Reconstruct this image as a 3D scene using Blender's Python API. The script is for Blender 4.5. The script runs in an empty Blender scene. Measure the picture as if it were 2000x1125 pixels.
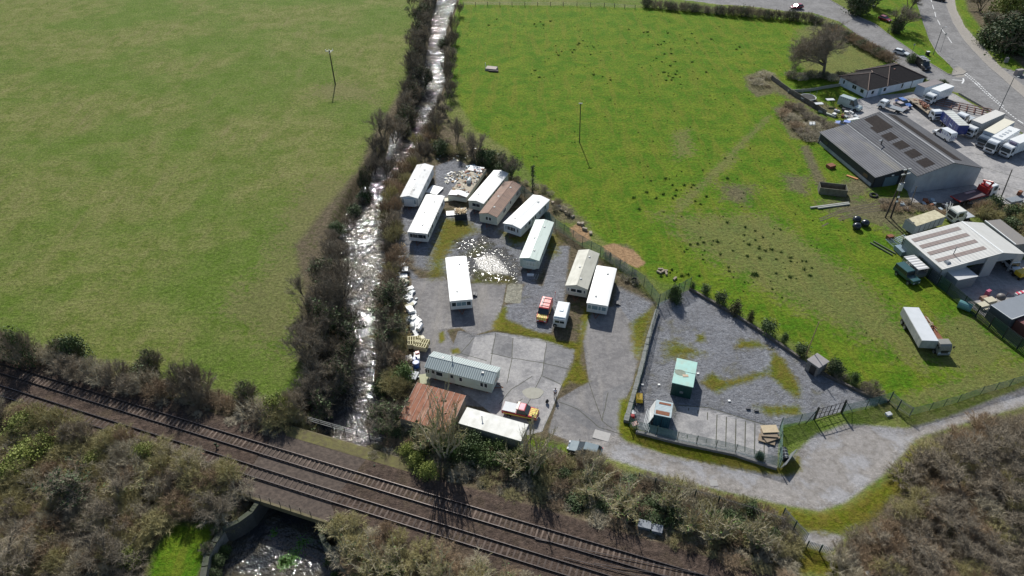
import bpy, math, random
import numpy as np
from mathutils import Vector, Matrix
random.seed(7); RNG = np.random.default_rng(7)
SC = bpy.context.scene; C = SC.collection
PI = math.pi
# ------------------------------------------------------------------ camera numbers
CAMF, PITCH, CAMH = 1386.0, math.radians(39), 76.0
def G(px, py, z=0.0):
    """photo pixel (2000 wide) to the point on the level z that it shows"""
    x = (px-1000)/CAMF; y = -(py-562.5)/CAMF
    dy = math.cos(PITCH)+y*math.sin(PITCH); dz = -math.sin(PITCH)+y*math.cos(PITCH)
    t = (z-CAMH)/dz
    return Vector((x*t, dy*t, z))
def GP(pts, z=0.0): return [G(a, b, z) for a, b in pts]

# ------------------------------------------------------------------ materials
MATS = {}
def nn(nt, typ, **kw):
    n = nt.nodes.new(typ)
    for k, v in kw.items(): setattr(n, k, v)
    return n
def newmat(name):
    m = bpy.data.materials.new(name); m.use_nodes = True
    nt = m.node_tree; nt.nodes.clear()
    out = nn(nt, 'ShaderNodeOutputMaterial'); b = nn(nt, 'ShaderNodeBsdfPrincipled')
    nt.links.new(b.outputs[0], out.inputs[0])
    return m, nt, b
def mixcol(nt, fac, a, b, mode='MIX'):
    m = nn(nt, 'ShaderNodeMix', data_type='RGBA', blend_type=mode)
    for sock, v in ((0, fac), (6, a), (7, b)):
        if isinstance(v, (int, float)): m.inputs[sock].default_value = v
        elif isinstance(v, tuple): m.inputs[sock].default_value = (v[0], v[1], v[2], 1)
        else: nt.links.new(v, m.inputs[sock])
    return m.outputs[2]
def mth(nt, op, a, b=None, c=None, clamp=False):
    m = nn(nt, 'ShaderNodeMath', operation=op, use_clamp=clamp)
    for i, v in enumerate((a, b, c)):
        if v is None: continue
        if isinstance(v, (int, float)): m.inputs[i].default_value = v
        else: nt.links.new(v, m.inputs[i])
    return m.outputs[0]
def noise(nt, vec, scale, detail=4, rough=.55, dist=0.0):
    n = nn(nt, 'ShaderNodeTexNoise'); n.inputs['Scale'].default_value = scale
    n.inputs['Detail'].default_value = detail; n.inputs['Roughness'].default_value = rough
    n.inputs['Distortion'].default_value = dist
    nt.links.new(vec, n.inputs['Vector']); return n.outputs['Fac']
def ramp(nt, v, lo, hi, a=0.0, b=1.0):
    m = nn(nt, 'ShaderNodeMapRange', interpolation_type='SMOOTHSTEP')
    nt.links.new(v, m.inputs[0])
    for i, x in ((1, lo), (2, hi), (3, a), (4, b)): m.inputs[i].default_value = x
    return m.outputs[0]
def pm(name, col, rough=.6, col2=None, ns=3.0, amt=.5, metal=0.0, bump=0.0, ribs=None, rnd=0.0, spec=.5, trans=None, emit=None, streak=None, coat=0.0):
    """one procedural material: col/col2 mixed by noise, optional ribs=(axis, spacing, depth)"""
    if name in MATS: return MATS[name]
    m, nt, b = newmat(name)
    tc = nn(nt, 'ShaderNodeTexCoord'); P = tc.outputs['Object']
    col2 = col2 or tuple(c*.72 for c in col)
    n = noise(nt, P, ns, 6, .62)
    f = ramp(nt, n, .5-.28, .5+.28, 0, amt)
    c = mixcol(nt, f, tuple(col), tuple(col2))
    if streak:
        mp = nn(nt, 'ShaderNodeMapping'); nt.links.new(P, mp.inputs[0]); mp.inputs['Scale'].default_value = streak[1]
        n2 = noise(nt, mp.outputs[0], streak[2], 5, .6)
        c = mixcol(nt, ramp(nt, n2, .48, .72, 0, streak[3]), c, streak[0])
    if rnd:
        oi = nn(nt, 'ShaderNodeObjectInfo'); h = nn(nt, 'ShaderNodeHueSaturation')
        nt.links.new(mth(nt, 'MULTIPLY_ADD', oi.outputs['Random'], 2*rnd, 1-rnd), h.inputs['Value'])
        nt.links.new(c, h.inputs['Color']); c = h.outputs[0]
    hgt = None
    if ribs:
        sx = nn(nt, 'ShaderNodeSeparateXYZ'); nt.links.new(P, sx.inputs[0])
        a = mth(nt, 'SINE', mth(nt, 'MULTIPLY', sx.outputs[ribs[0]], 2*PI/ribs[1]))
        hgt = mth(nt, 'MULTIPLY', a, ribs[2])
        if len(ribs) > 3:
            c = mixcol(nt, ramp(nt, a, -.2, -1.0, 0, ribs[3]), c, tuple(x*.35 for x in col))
    nt.links.new(c, b.inputs['Base Color'])
    b.inputs['Metallic'].default_value = metal; b.inputs['Specular IOR Level'].default_value = spec
    b.inputs['Coat Weight'].default_value = coat
    r = mth(nt, 'MULTIPLY_ADD', n, .25, rough-.12, clamp=True); nt.links.new(r, b.inputs['Roughness'])
    if bump or ribs:
        bp = nn(nt, 'ShaderNodeBump'); bp.inputs['Distance'].default_value = 1.0; bp.inputs['Strength'].default_value = 1.0
        hb = mth(nt, 'MULTIPLY', n, bump)
        if hgt is not None: hb = mth(nt, 'ADD', hb, hgt)
        nt.links.new(hb, bp.inputs['Height']); nt.links.new(bp.outputs[0], b.inputs['Normal'])
    if trans: b.inputs['Transmission Weight'].default_value = trans
    if emit: b.inputs['Emission Color'].default_value = (*emit, 1); b.inputs['Emission Strength'].default_value = 1
    MATS[name] = m; return m

# ------------------------------------------------------------------ mesh builder
class MB:
    def __init__(s): s.v = []; s.f = []; s.m = []
    def add(s, vs, fs, m=0):
        o = len(s.v); s.v += [tuple(v) for v in vs]; s.f += [tuple(i+o for i in f) for f in fs]; s.m += [m]*len(fs); return s
    def box(s, c, d, m=0, rz=0.0, ry=0.0, rx=0.0, top=1.0, topy=None):
        hx, hy, hz = d[0]/2, d[1]/2, d[2]/2; topy = top if topy is None else topy
        R = Matrix.Rotation(rz, 3, 'Z') @ Matrix.Rotation(ry, 3, 'Y') @ Matrix.Rotation(rx, 3, 'X'); c = Vector(c)
        vs = []
        for z in (-1, 1):
            k = top if z > 0 else 1; ky = topy if z > 0 else 1
            for x, y in ((-1, -1), (1, -1), (1, 1), (-1, 1)): vs.append(c+R @ Vector((x*hx*k, y*hy*ky, z*hz)))
        return s.add(vs, [(3, 2, 1, 0), (4, 5, 6, 7), (0, 1, 5, 4), (1, 2, 6, 5), (2, 3, 7, 6), (3, 0, 4, 7)], m)
    def tube(s, p0, p1, r0, r1=None, n=6, m=0, cap=True):
        r1 = r0 if r1 is None else r1; p0, p1 = Vector(p0), Vector(p1); d = p1-p0
        if d.length < 1e-6: return s
        d.normalize(); a = d.orthogonal().normalized(); b = d.cross(a); vs = []
        for p, r in ((p0, r0), (p1, r1)):
            for i in range(n):
                t = 2*PI*i/n; vs.append(p+(a*math.cos(t)+b*math.sin(t))*r)
        fs = [(i, (i+1) % n, n+(i+1) % n, n+i) for i in range(n)]
        if cap: fs += [tuple(range(n-1, -1, -1)), tuple(range(n, 2*n))]
        return s.add(vs, fs, m)
    def prism(s, prof, x0, x1, m=0, axis='x', caps=True):
        """profile (a,b) closed polygon extruded along axis; axis x: (y,z); y: (x,z); z: (x,y)"""
        n = len(prof)
        def P(t, a, b): return {'x': (t, a, b), 'y': (a, t, b), 'z': (a, b, t)}[axis]
        vs = [P(x0, a, b) for a, b in prof]+[P(x1, a, b) for a, b in prof]
        fs = [(i, (i+1) % n, n+(i+1) % n, n+i) for i in range(n)]
        if caps: fs += [tuple(range(n-1, -1, -1)), tuple(range(n, 2*n))]
        return s.add(vs, fs, m)
    def body(s, pts, m=0):
        """vehicle shell: pts (x, z, halfwidth) round the side profile"""
        n = len(pts)
        vs = [(x, w, z) for x, z, w in pts]+[(x, -w, z) for x, z, w in pts]
        fs = [(i, (i+1) % n, n+(i+1) % n, n+i) for i in range(n)]+[tuple(range(n-1, -1, -1)), tuple(range(n, 2*n))]
        return s.add(vs, fs, m)
    def wheel(s, x, y, r, w, n=14, m=0): return s.tube((x, y-w/2, r), (x, y+w/2, r), r, n=n, m=m)
    def ball(s, c, r, n=8, k=5, m=0, jit=0.0):
        c = Vector(c); rr = r if hasattr(r, '__len__') else (r, r, r); vs = []; fs = []
        for j in range(1, k):
            for i in range(n):
                a, b = 2*PI*i/n, PI*j/k-PI/2; q = 1+random.uniform(-jit, jit)
                vs.append((c.x+rr[0]*q*math.cos(a)*math.cos(b), c.y+rr[1]*q*math.sin(a)*math.cos(b), c.z+rr[2]*q*math.sin(b)))
        o = len(vs); vs += [(c.x, c.y, c.z-rr[2]), (c.x, c.y, c.z+rr[2])]
        for j in range(k-2):
            for i in range(n): fs.append((j*n+i, j*n+(i+1) % n, (j+1)*n+(i+1) % n, (j+1)*n+i))
        for i in range(n): fs.append((o, (i+1) % n, i)); fs.append(((k-2)*n+i, (k-2)*n+(i+1) % n, o+1))
        return s.add(vs, fs, m)
    def build(s, name, mats, parent=None, bevel=0.0, smooth=False, label=None):
        me = bpy.data.meshes.new(name); me.from_pydata(s.v, [], s.f)
        if not isinstance(mats, (list, tuple)): mats = [mats]
        for m in mats: me.materials.append(m)
        me.polygons.foreach_set('material_index', s.m)
        import bmesh
        bm = bmesh.new(); bm.from_mesh(me); bmesh.ops.recalc_face_normals(bm, faces=bm.faces); bm.to_mesh(me); bm.free()
        if smooth: me.polygons.foreach_set('use_smooth', [True]*len(me.polygons))
        o = bpy.data.objects.new(name, me); C.objects.link(o)
        if parent: o.parent = parent
        if bevel:
            b = o.modifiers.new('bevel', 'BEVEL'); b.width = bevel; b.segments = 2; b.limit_method = 'ANGLE'
            for p in me.polygons: p.use_smooth = False
        if label: o['label'] = label
        return o
def npmesh(name, v, f, mats, parent=None, midx=None, smooth=False):
    """v (N,3), f (M,k) arrays"""
    me = bpy.data.meshes.new(name); v = np.asarray(v, np.float32); f = np.asarray(f, np.int32)
    me.vertices.add(len(v)); me.vertices.foreach_set('co', v.ravel())
    k = f.shape[1]; me.loops.add(f.size); me.loops.foreach_set('vertex_index', f.ravel())
    me.polygons.add(len(f)); me.polygons.foreach_set('loop_start', np.arange(0, f.size, k, dtype=np.int32))
    me.polygons.foreach_set('loop_total', np.full(len(f), k, np.int32))
    for m in (mats if isinstance(mats, (list, tuple)) else [mats]): me.materials.append(m)
    if midx is not None: me.polygons.foreach_set('material_index', np.asarray(midx, np.int32))
    if smooth: me.polygons.foreach_set('use_smooth', np.ones(len(f), bool))
    me.update(calc_edges=True)
    if parent is False: return me
    o = bpy.data.objects.new(name, me); C.objects.link(o)
    if parent: o.parent = parent
    return o
def tag(o, label, cat, group=None):
    o['label'] = label; o['category'] = cat
    if group: o['group'] = group
    return o
def thing(name, label, cat, loc=(0, 0, 0), rz=0.0, group=None):
    o = bpy.data.objects.new(name, None); o.empty_display_size = .3; C.objects.link(o)
    o.location = loc; o.rotation_euler = (0, 0, rz); return tag(o, label, cat, group)
def struct(o): o['kind'] = 'structure'; return o
def copy_thing(o, loc=None, rz=None, sc=None, label=None, parent=None):
    c = o.copy(); C.objects.link(c)
    if parent: c.parent = parent
    if loc is not None: c.location = loc
    if rz is not None: c.rotation_euler = (0, 0, rz)
    if sc is not None: c.scale = sc if hasattr(sc, '__len__') else (sc, sc, sc)
    if label: c['label'] = label
    for ch in list(o.children): copy_thing(ch, parent=c)
    return c

# ------------------------------------------------------------------ polygons and signed distance
def sdf(poly, X, Y, pad=4.0):
    """positive inside; only evaluated near the polygon"""
    P = np.array([(p[0], p[1]) for p in poly]); out = np.full(X.shape, -99.0)
    m = (X > P[:, 0].min()-pad) & (X < P[:, 0].max()+pad) & (Y > P[:, 1].min()-pad) & (Y < P[:, 1].max()+pad)
    x, y = X[m], Y[m]; d = np.full(x.shape, 1e9); ins = np.zeros(x.shape, bool)
    for i in range(len(P)):
        a, b = P[i], P[(i+1) % len(P)]; e = b-a
        t = np.clip(((x-a[0])*e[0]+(y-a[1])*e[1])/max(e @ e, 1e-9), 0, 1)
        d = np.minimum(d, (x-a[0]-t*e[0])**2+(y-a[1]-t*e[1])**2)
        if a[1] != b[1]:
            c = ((a[1] > y) != (b[1] > y)) & (x < (b[0]-a[0])*(y-a[1])/(b[1]-a[1])+a[0]); ins ^= c
    d = np.sqrt(d); out[m] = np.where(ins, d, -d); return out
def linedist(pts, X, Y, pad=8.0):
    P = np.array([(p[0], p[1]) for p in pts]); out = np.full(X.shape, 99.0)
    m = (X > P[:, 0].min()-pad) & (X < P[:, 0].max()+pad) & (Y > P[:, 1].min()-pad) & (Y < P[:, 1].max()+pad)
    x, y = X[m], Y[m]; d = np.full(x.shape, 1e9)
    for i in range(len(P)-1):
        a, b = P[i], P[i+1]; e = b-a
        t = np.clip(((x-a[0])*e[0]+(y-a[1])*e[1])/max(e @ e, 1e-9), 0, 1)
        d = np.minimum(d, (x-a[0]-t*e[0])**2+(y-a[1]-t*e[1])**2)
    out[m] = np.sqrt(d); return out

# river and railway drive the terrain
WZ = -2.2
RIVL = [(862,-60),(858,0),(850,22),(846,50),(842,75),(836,115),(828,148),(815,168),(800,198),(792,230),(766,268),(762,300),(738,328),(716,360),(682,420),(668,450),(674,520),(684,600),(684,650),(660,700),(640,740),(620,790),(600,836)]
RIVR = [(892,-60),(889,0),(880,30),(868,58),(869,90),(862,122),(866,160),(856,188),(838,225),(822,258),(800,300),(778,325),(744,370),(738,420),(745,470),(750,540),(747,600),(742,650),(728,700),(722,745),(744,790),(762,832)]
RIVL2 = [(505,985),(455,1075),(440,1125),(405,1220),(370,1340)]
RIVR2 = [(618,1010),(632,1060),(655,1125),(690,1220),(730,1340)]
RIV = GP(RIVL, WZ)+GP(RIVL2, WZ)+GP(RIVR2[::-1], WZ)+GP(RIVR[::-1], WZ)
RZ = 0.9
RAILPX = [[(0,710),(300,803),(560,882),(900,983),(1140,1055),(1377,1125)], [(0,728),(300,822.5),(560,901),(900,1005.5),(1092,1064),(1299,1125)],
          [(0,751),(300,848),(560,928),(900,1032),(1035,1076),(1194,1125)], [(0,771),(300,866.5),(560,950),(900,1056),(1000,1089),(1116,1125)]]
def _fit(px):
    p = np.array([G(a, b, RZ+.2)[:2] for a, b in px]); return np.polyfit(p[:, 0], p[:, 1], 2)
RC = np.mean([_fit(r) for r in RAILPX], axis=0)
def rail_pt(x, off=0.0, z=0.0):
    y = RC[0]*x*x+RC[1]*x+RC[2]; s = 2*RC[0]*x+RC[1]; L = math.hypot(1, s)
    return Vector((x-s/L*off, y+off/L, z)), math.atan(s)
RAILLINE = [rail_pt(x)[0] for x in np.arange(-150, 110, 4.0)]
def hz(X, Y):
    X = np.asarray(X, float); Y = np.asarray(Y, float)
    y0 = RC[0]*X*X+RC[1]*X+RC[2]; s = 2*RC[0]*X+RC[1]; d = np.abs(Y-y0)/np.hypot(1, s)
    h = RZ*np.clip((7.6-d)/3.2, 0, 1); h = h*h*(3*RZ-2*h)/(RZ*RZ)
    h = h+(.07*np.sin(X*.21+1.3)*np.cos(Y*.17)+.05*np.sin(X*.55+Y*.4))*np.clip((d-5)/3, 0, 1)
    r = sdf(RIV, X, Y, 8.0)
    t = np.clip((r+2.2)/2.4, 0, 1); t = t*t*(3-2*t)
    return h*(1-t)+(-3.0)*t
def hz1(x, y): return float(hz(np.array([x]), np.array([y]))[0])
# ------------------------------------------------------------------ ground layers (photo outlines on the ground plane)
LAY = {}
def lay(name, px, R=2.0, z=0.0): LAY.setdefault(name, []).append((GP(px, z), R))
lay('lush', [(880,-60),(905,8),(1240,15),(1560,35),(1575,60),(1700,90),(1780,140),(1700,200),(1760,300),(1770,480),(1860,575),(1990,680),(2100,700),(2300,740),(2100,800),(1960,745),(1860,775),(1780,800),(1740,785),(1600,695),(1440,606),(1350,560),(1290,552),(1230,520),(1180,470),(1110,410),(1050,350),(990,290),(930,255),(900,210),(880,150),(878,80)], 3)
lay('lush', [(1640,40),(1700,40),(1750,80),(1800,118),(1850,145),(1866,140),(1850,118),(1812,75),(1790,0),(1700,-20)], 2)
lay('lush', [(1860,178),(1945,222),(2010,262),(2060,300),(2060,262),(2000,225),(1950,200),(1880,170)], 1)
lay('lush', [(1860,-10),(1872,20),(1893,55),(1920,90),(1960,122),(2010,160),(2060,150),(1960,90),(1900,20),(1890,-10)], 2)
lay('lush', [(300,1200),(290,1090),(310,1060),(340,1020),(385,1010),(425,1020),(415,1060),(395,1125),(385,1200)], 2)
lay('lush', [(818,500),(845,495),(848,540),(820,545)], 1)
lay('lush', [(1065,845),(1110,862),(1112,900),(1060,880),(1020,870),(1030,845)], 2)
lay('dry', [(430,610),(520,510),(600,480),(610,540),(560,700),(480,640)], 8)
lay('dry', [(440,608),(470,588),(520,528),(548,512),(552,528),(500,572),(452,612)], 3)
lay('dry', [(1295,440),(1340,385),(1400,322),(1500,222),(1508,228),(1412,328),(1350,395),(1303,445)], 2.5)
lay('dry', [(1300,446),(1420,488),(1560,560),(1700,620),(1840,672),(1838,684),(1690,634),(1550,574),(1410,500),(1298,455)], 3)
lay('dry', [(600,350),(690,340),(660,420),(560,520),(520,480)], 8)
lay('dry', [(640,160),(700,160),(740,200),(600,190)], 9)
lay('dry', [(1315,262),(1348,252),(1352,300),(1320,312)], 5)
lay('dry', [(1318,402),(1395,330),(1428,298),(1440,308),(1372,372),(1332,412)], 4)
lay('dry', [(1280,420),(1500,420),(1700,560),(1780,640),(1900,690),(1800,720),(1560,600),(1380,500)], 9)
lay('dry', [(1830,620),(1900,610),(1990,690),(1900,740),(1830,700)], 6)
lay('dry', [(1700,790),(1780,770),(1870,740),(1990,705),(2060,700),(2060,750),(1880,770),(1780,800)], 3)
lay('mud', [(1600,400),(1650,380),(1720,395),(1790,420),(1770,470),(1720,440),(1640,420)], 6)
lay('mud', [(1563,285),(1580,285),(1612,355),(1618,372),(1598,365),(1580,330)], 1.6)
lay('mud', [(1620,385),(1660,345),(1690,350),(1710,370),(1680,385)], 4)
lay('mud', [(1530,340),(1580,345),(1575,380),(1540,370)], 4)
lay('mud', [(1455,150),(1490,135),(1520,150),(1515,180),(1480,190),(1460,175)], 2)
lay('mud', [(1510,210),(1560,200),(1640,250),(1600,280),(1545,270)], 2)
lay('mud', [(1500,155),(1640,215),(1630,232),(1500,175)], 3)
lay('mud', [(1410,360),(1470,365),(1460,400),(1420,390)], 6)
lay('mud', [(980,365),(1070,390),(1110,400),(1150,440),(1090,430),(1060,385)], 3)
# yard floor of the caravan site
SITE = [(835,290),(870,283),(940,320),(1000,345),(1075,385),(1090,440),(1135,478),(1190,515),(1285,592),(1280,640),(1262,700),(1238,760),(1212,800),(1212,850),(1140,880),(1060,860),(980,840),(895,850),(840,830),(780,800),(790,720),(785,620),(785,520),(775,450),(770,400),(800,320)]
lay('soil', SITE, 2.5)
lay('gravel', [(850,325),(890,310),(925,330),(880,380),(845,400),(845,470),(805,480),(795,520),(820,545),(805,550),(775,470),(785,400),(850,360)], 2)
lay('gravel', [(1080,480),(1112,480),(1105,560),(1100,600),(1075,650),(1040,655),(985,630),(985,595),(1010,590),(1030,545),(1060,560)], 1.5)
lay('gravel', [(1205,560),(1275,590),(1262,650),(1240,720),(1200,700),(1195,640)], 3)
lay('asphalt', [(805,545),(868,540),(880,560),(960,548),(990,550),(972,640),(925,655),(900,640),(860,645),(860,690),(820,690),(806,660),(812,620),(800,590)], .9)
lay('asphalt', [(800,640),(870,640),(900,700),(1000,745),(990,800),(900,790),(820,740)], 1)
lay('asphalt', [(1150,600),(1210,600),(1240,640),(1250,680),(1235,750),(1214,792),(1210,850),(1180,880),(1110,860),(1070,845),(1090,780),(1150,745),(1142,690),(1132,640)], .9)
lay('concrete', [(925,655),(965,648),(1060,662),(1125,682),(1098,750),(1060,843),(1030,850),(990,835),(950,800),(900,760),(860,730),(880,690),(895,645)], .5)
lay('slab', [(992,553),(1021,555),(1017,592),(985,590)], .5)
lay('moss', [(965,645),(963,632),(985,595),(992,600),(988,622),(1040,645),(1080,655),(1090,665),(1130,668),(1140,600),(1155,610),(1140,660),(1132,700),(1150,745),(1138,752),(1112,745),(1100,760),(1096,752),(1124,700),(1122,684),(1060,664)], 1.3)
lay('gravel', [(800,470),(860,420),(930,405),(1075,430),(1085,480),(1040,555),(925,550),(870,540),(810,520)], 4)
lay('moss', [(862,425),(905,430),(935,450),(900,468),(872,495),(866,540),(840,545),(845,480)], 4)
lay('moss', [(925,525),(1000,540),(1010,552),(925,553)], 2)
lay('moss', [(975,450),(1010,462),(1060,440),(1088,460),(1090,500),(1075,505),(1060,470),(1000,480)], 4)
lay('moss', [(905,500),(930,480),(960,478),(930,500)], 4)
lay('moss', [(858,648),(868,648),(868,668),(858,670)], .8)
lay('moss', [(880,682),(895,680),(898,690),(884,692)], .8)
lay('moss', [(1232,630),(1278,596),(1262,660),(1248,700),(1238,690)], 2)
lay('moss', [(1210,780),(1222,775),(1240,820),(1252,848),(1330,868),(1440,890),(1520,915),(1560,890),(1566,918),(1540,928),(1480,922),(1400,908),(1300,888),(1222,862),(1206,840)], 1.2)
lay('wet', [(915,510),(935,492),(955,500),(975,486),(990,500),(985,512),(1012,524),(1010,545),(985,548),(960,540),(950,525),(925,525)], 1.6)
lay('gravel', [(860,440),(900,430),(960,460),(1060,485),(1040,500),(930,500),(880,480)], 6)
lay('wet', [(900,500),(940,480),(985,484),(1018,520),(1014,552),(945,552),(905,532)], 2.6)
lay('wet', [(890,470),(950,460),(965,480),(900,490)], 4)
for q in ([(1068,668),(1124,683),(1116,722),(1062,710)], [(1062,710),(1116,722),(1098,752),(1058,738)], [(968,652),(1002,660),(1000,700),(958,690)], [(895,645),(930,650),(915,700),(880,690)]): lay('panel', q, .3)
lay('panel', [(1095,783),(1112,786),(1180,828),(1182,845),(1150,838),(1092,800)], .3)
lay('panel', [(1178,765),(1215,750),(1238,740),(1214,800),(1205,845),(1176,822)], .5)
lay('panel', [(1085,445),(1060,440),(1000,455),(960,445),(930,470),(945,480),(1010,475)], 2.5)
# fenced compound
COMP = [(1286,592),(1347,565),(1436,614),(1494,652),(1562,698),(1646,746),(1736,783),(1641,805),(1590,818),(1523,832),(1519,912),(1435,885),(1322,860),(1242,838),(1228,826),(1255,730),(1272,650)]
lay('gravel', COMP, .8)
lay('dry', [(1560,700),(1640,740),(1736,783),(1641,802),(1600,810),(1540,760),(1500,740),(1600,745)], 3)
lay('moss', [(1370,745),(1390,728),(1420,745),(1500,720),(1510,680),(1440,680),(1440,665),(1480,665),(1530,700),(1565,760),(1560,780),(1530,760),(1500,732),(1420,760),(1400,770)], 1.8)
lay('moss', [(1360,655),(1375,650),(1378,668),(1360,668)], 1.5)
lay('moss', [(1375,690),(1345,700),(1300,700),(1300,670),(1320,665)], 4)
lay('moss', [(1470,795),(1560,790),(1570,810),(1500,812)], 2)
lay('concrete', [(1325,792),(1385,796),(1500,832),(1500,895),(1440,882),(1330,858),(1312,850)], .5)
lay('soil', [(1580,700),(1640,745),(1600,745),(1570,720)], 1.5)
# track
TRACK = [(2300,640),(2100,715),(2010,752),(1900,795),(1830,822),(1770,836),(1650,828),(1590,850),(1550,888),(1535,925),(1440,908),(1300,886),(1225,862),(1205,850),(1150,862),(1100,862),(1180,892),(1300,932),(1450,967),(1540,988),(1600,998),(1650,982),(1720,932),(1770,882),(1800,852),(1900,822),(2010,790),(2120,755),(2300,700)]
lay('track', TRACK, 1.5)
lay('track', [(1570,1045),(1600,1030),(1650,1050),(1620,1080),(1568,1062)], 1.2)
lay('moss', [(1430,975),(1520,992),(1600,1004),(1660,988),(1740,930),(1790,860),(1770,950),(1690,1020),(1620,1045),(1540,1025),(1500,1000)], 2)
lay('moss', [(1560,1062),(1625,1085),(1640,1125),(1560,1125)], 2)
lay('soil', [(1740,930),(1800,855),(1900,825),(2060,780),(2300,700),(2400,1300),(1620,1300),(1640,1080),(1680,1010)], 4)
lay('dry', [(1740,890),(1790,870),(1800,940),(1740,1010),(1660,1040),(1640,1070),(1620,1060),(1700,1000)], 3)
lay('soil', [(-400,615),(0,650),(60,672),(200,722),(300,735),(360,748),(420,760),(480,785),(560,800),(600,770),(620,790),(600,840),(560,850),(480,845),(380,800),(200,755),(0,705),(-400,590)], 3)
lay('soil', [(-400,680),(0,800),(200,850),(420,915),(500,950),(520,990),(440,1030),(340,1020),(290,1090),(280,1200),(-600,1400)], 3)
lay('soil', [(620,990),(700,1010),(1000,1110),(1120,1150),(1300,1300),(650,1300),(640,1100)], 3)
lay('soil', [(760,832),(800,810),(1000,868),(1120,900),(1300,940),(1450,975),(1540,1000),(1580,1060),(1550,1200),(1400,1130),(1100,1030),(850,950),(620,860),(600,835),(700,850)], 3)
lay('dry', [(600,850),(780,880),(900,940),(860,960),(600,880),(560,862)], 3)
lay('soil', [(-400,640),(0,700),(0,708),(-400,620)], 3)
_rl = [(a-4-min(10, max(0, b)*.05), b) for a, b in RIVL]; _rr = [(a+3+min(10, max(0, b)*.05), b) for a, b in RIVR]
lay('soil', _rl+_rr[::-1], 2.0)
lay('soil', [(575,480),(640,400),(700,330),(735,250),(775,190),(815,130),(835,0),(860,0),(830,190),(760,310),(690,450),(700,800),(620,800),(580,700),(590,560)], 3)
lay('soil', [(740,370),(790,300),(850,240),(860,185),(870,165),(868,215),(900,262),(1000,335),(980,345),(900,300),(850,290),(800,330),(780,420),(790,560),(795,700),(800,800),(740,820),(730,700),(750,500)], 3)
lay('chips', [(1112,446),(1132,434),(1150,452),(1154,468),(1135,474),(1118,462)], 1.6)
lay('chips', [(1176,480),(1200,475),(1240,490),(1262,515),(1245,524),(1215,512),(1185,498)], 1.6)
lay('mud', [(1200,480),(1225,478),(1240,492),(1215,490)], 2)
# roads and the lorry yard (upper right)
YARD2 = [(1640,200),(1700,188),(1800,178),(1862,182),(1945,228),(2010,272),(2200,380),(2200,500),(1990,400),(1960,398),(1900,398),(1780,395),(1720,240),(1660,235)]
lay('concrete', YARD2, 1)
lay('mud', [(1640,200),(1700,188),(1760,190),(1720,218),(1660,235)], 3)
lay('soil', [(1700,385),(1800,385),(1900,395),(1960,395),(2100,440),(2200,560),(1990,480),(1910,425),(1790,410),(1740,410)], 3)
lay('concrete', [(1850,545),(1900,520),(1960,500),(2010,510),(2200,560),(2200,800),(2000,660),(1930,625),(1880,590)], 1)
SIDE = [(1180,-40),(1310,-3),(1400,8),(1480,14),(1540,22),(1585,24),(1640,42),(1690,80),(1745,118),(1800,150),(1850,176),(1872,182),(1925,215),(1955,235),(2000,262),(2100,330),(2250,360),(2250,260),(2060,160),(1880,110),(1880,144),(1862,148),(1850,145),(1800,113),(1750,78),(1710,48),(1680,34),(1620,0),(1560,-40)]
lay('road', SIDE, .6)
MAIN = [(1770,-60),(1788,0),(1798,30),(1815,78),(1832,105),(1852,124),(1868,142),(1880,150),(1925,215),(1960,238),(2020,275),(2150,360),(2300,400),(2300,300),(2100,250),(1990,175),(1940,125),(1905,85),(1880,50),(1862,10),(1855,-60)]
lay('road', MAIN, .6)
PAVE = [(1843,-30),(1848,10),(1862,45),(1885,82),(1920,120),(1960,155),(2010,200),(2080,250),(2080,215),(2005,172),(1950,126),(1912,82),(1885,52),(1868,18),(1860,-30)]
lay('pave', PAVE, .5)
lay('pave', [(1862,134),(1870,128),(1888,140),(1884,150),(1868,152),(1858,146)], .4)
lay('soil', [(1880,-30),(1890,20),(1920,60),(1960,100),(2010,140),(2300,200),(2300,-100)], 3)
lay('dry', [(1555,60),(1620,30),(1690,90),(1740,118),(1700,140),(1640,150),(1590,155),(1560,130)], 5)
NAMES = ['lush','dry','mud','soil','gravel','asphalt','concrete','slab','track','road','pave','panel','ballast','moss','chips','wet']

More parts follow.
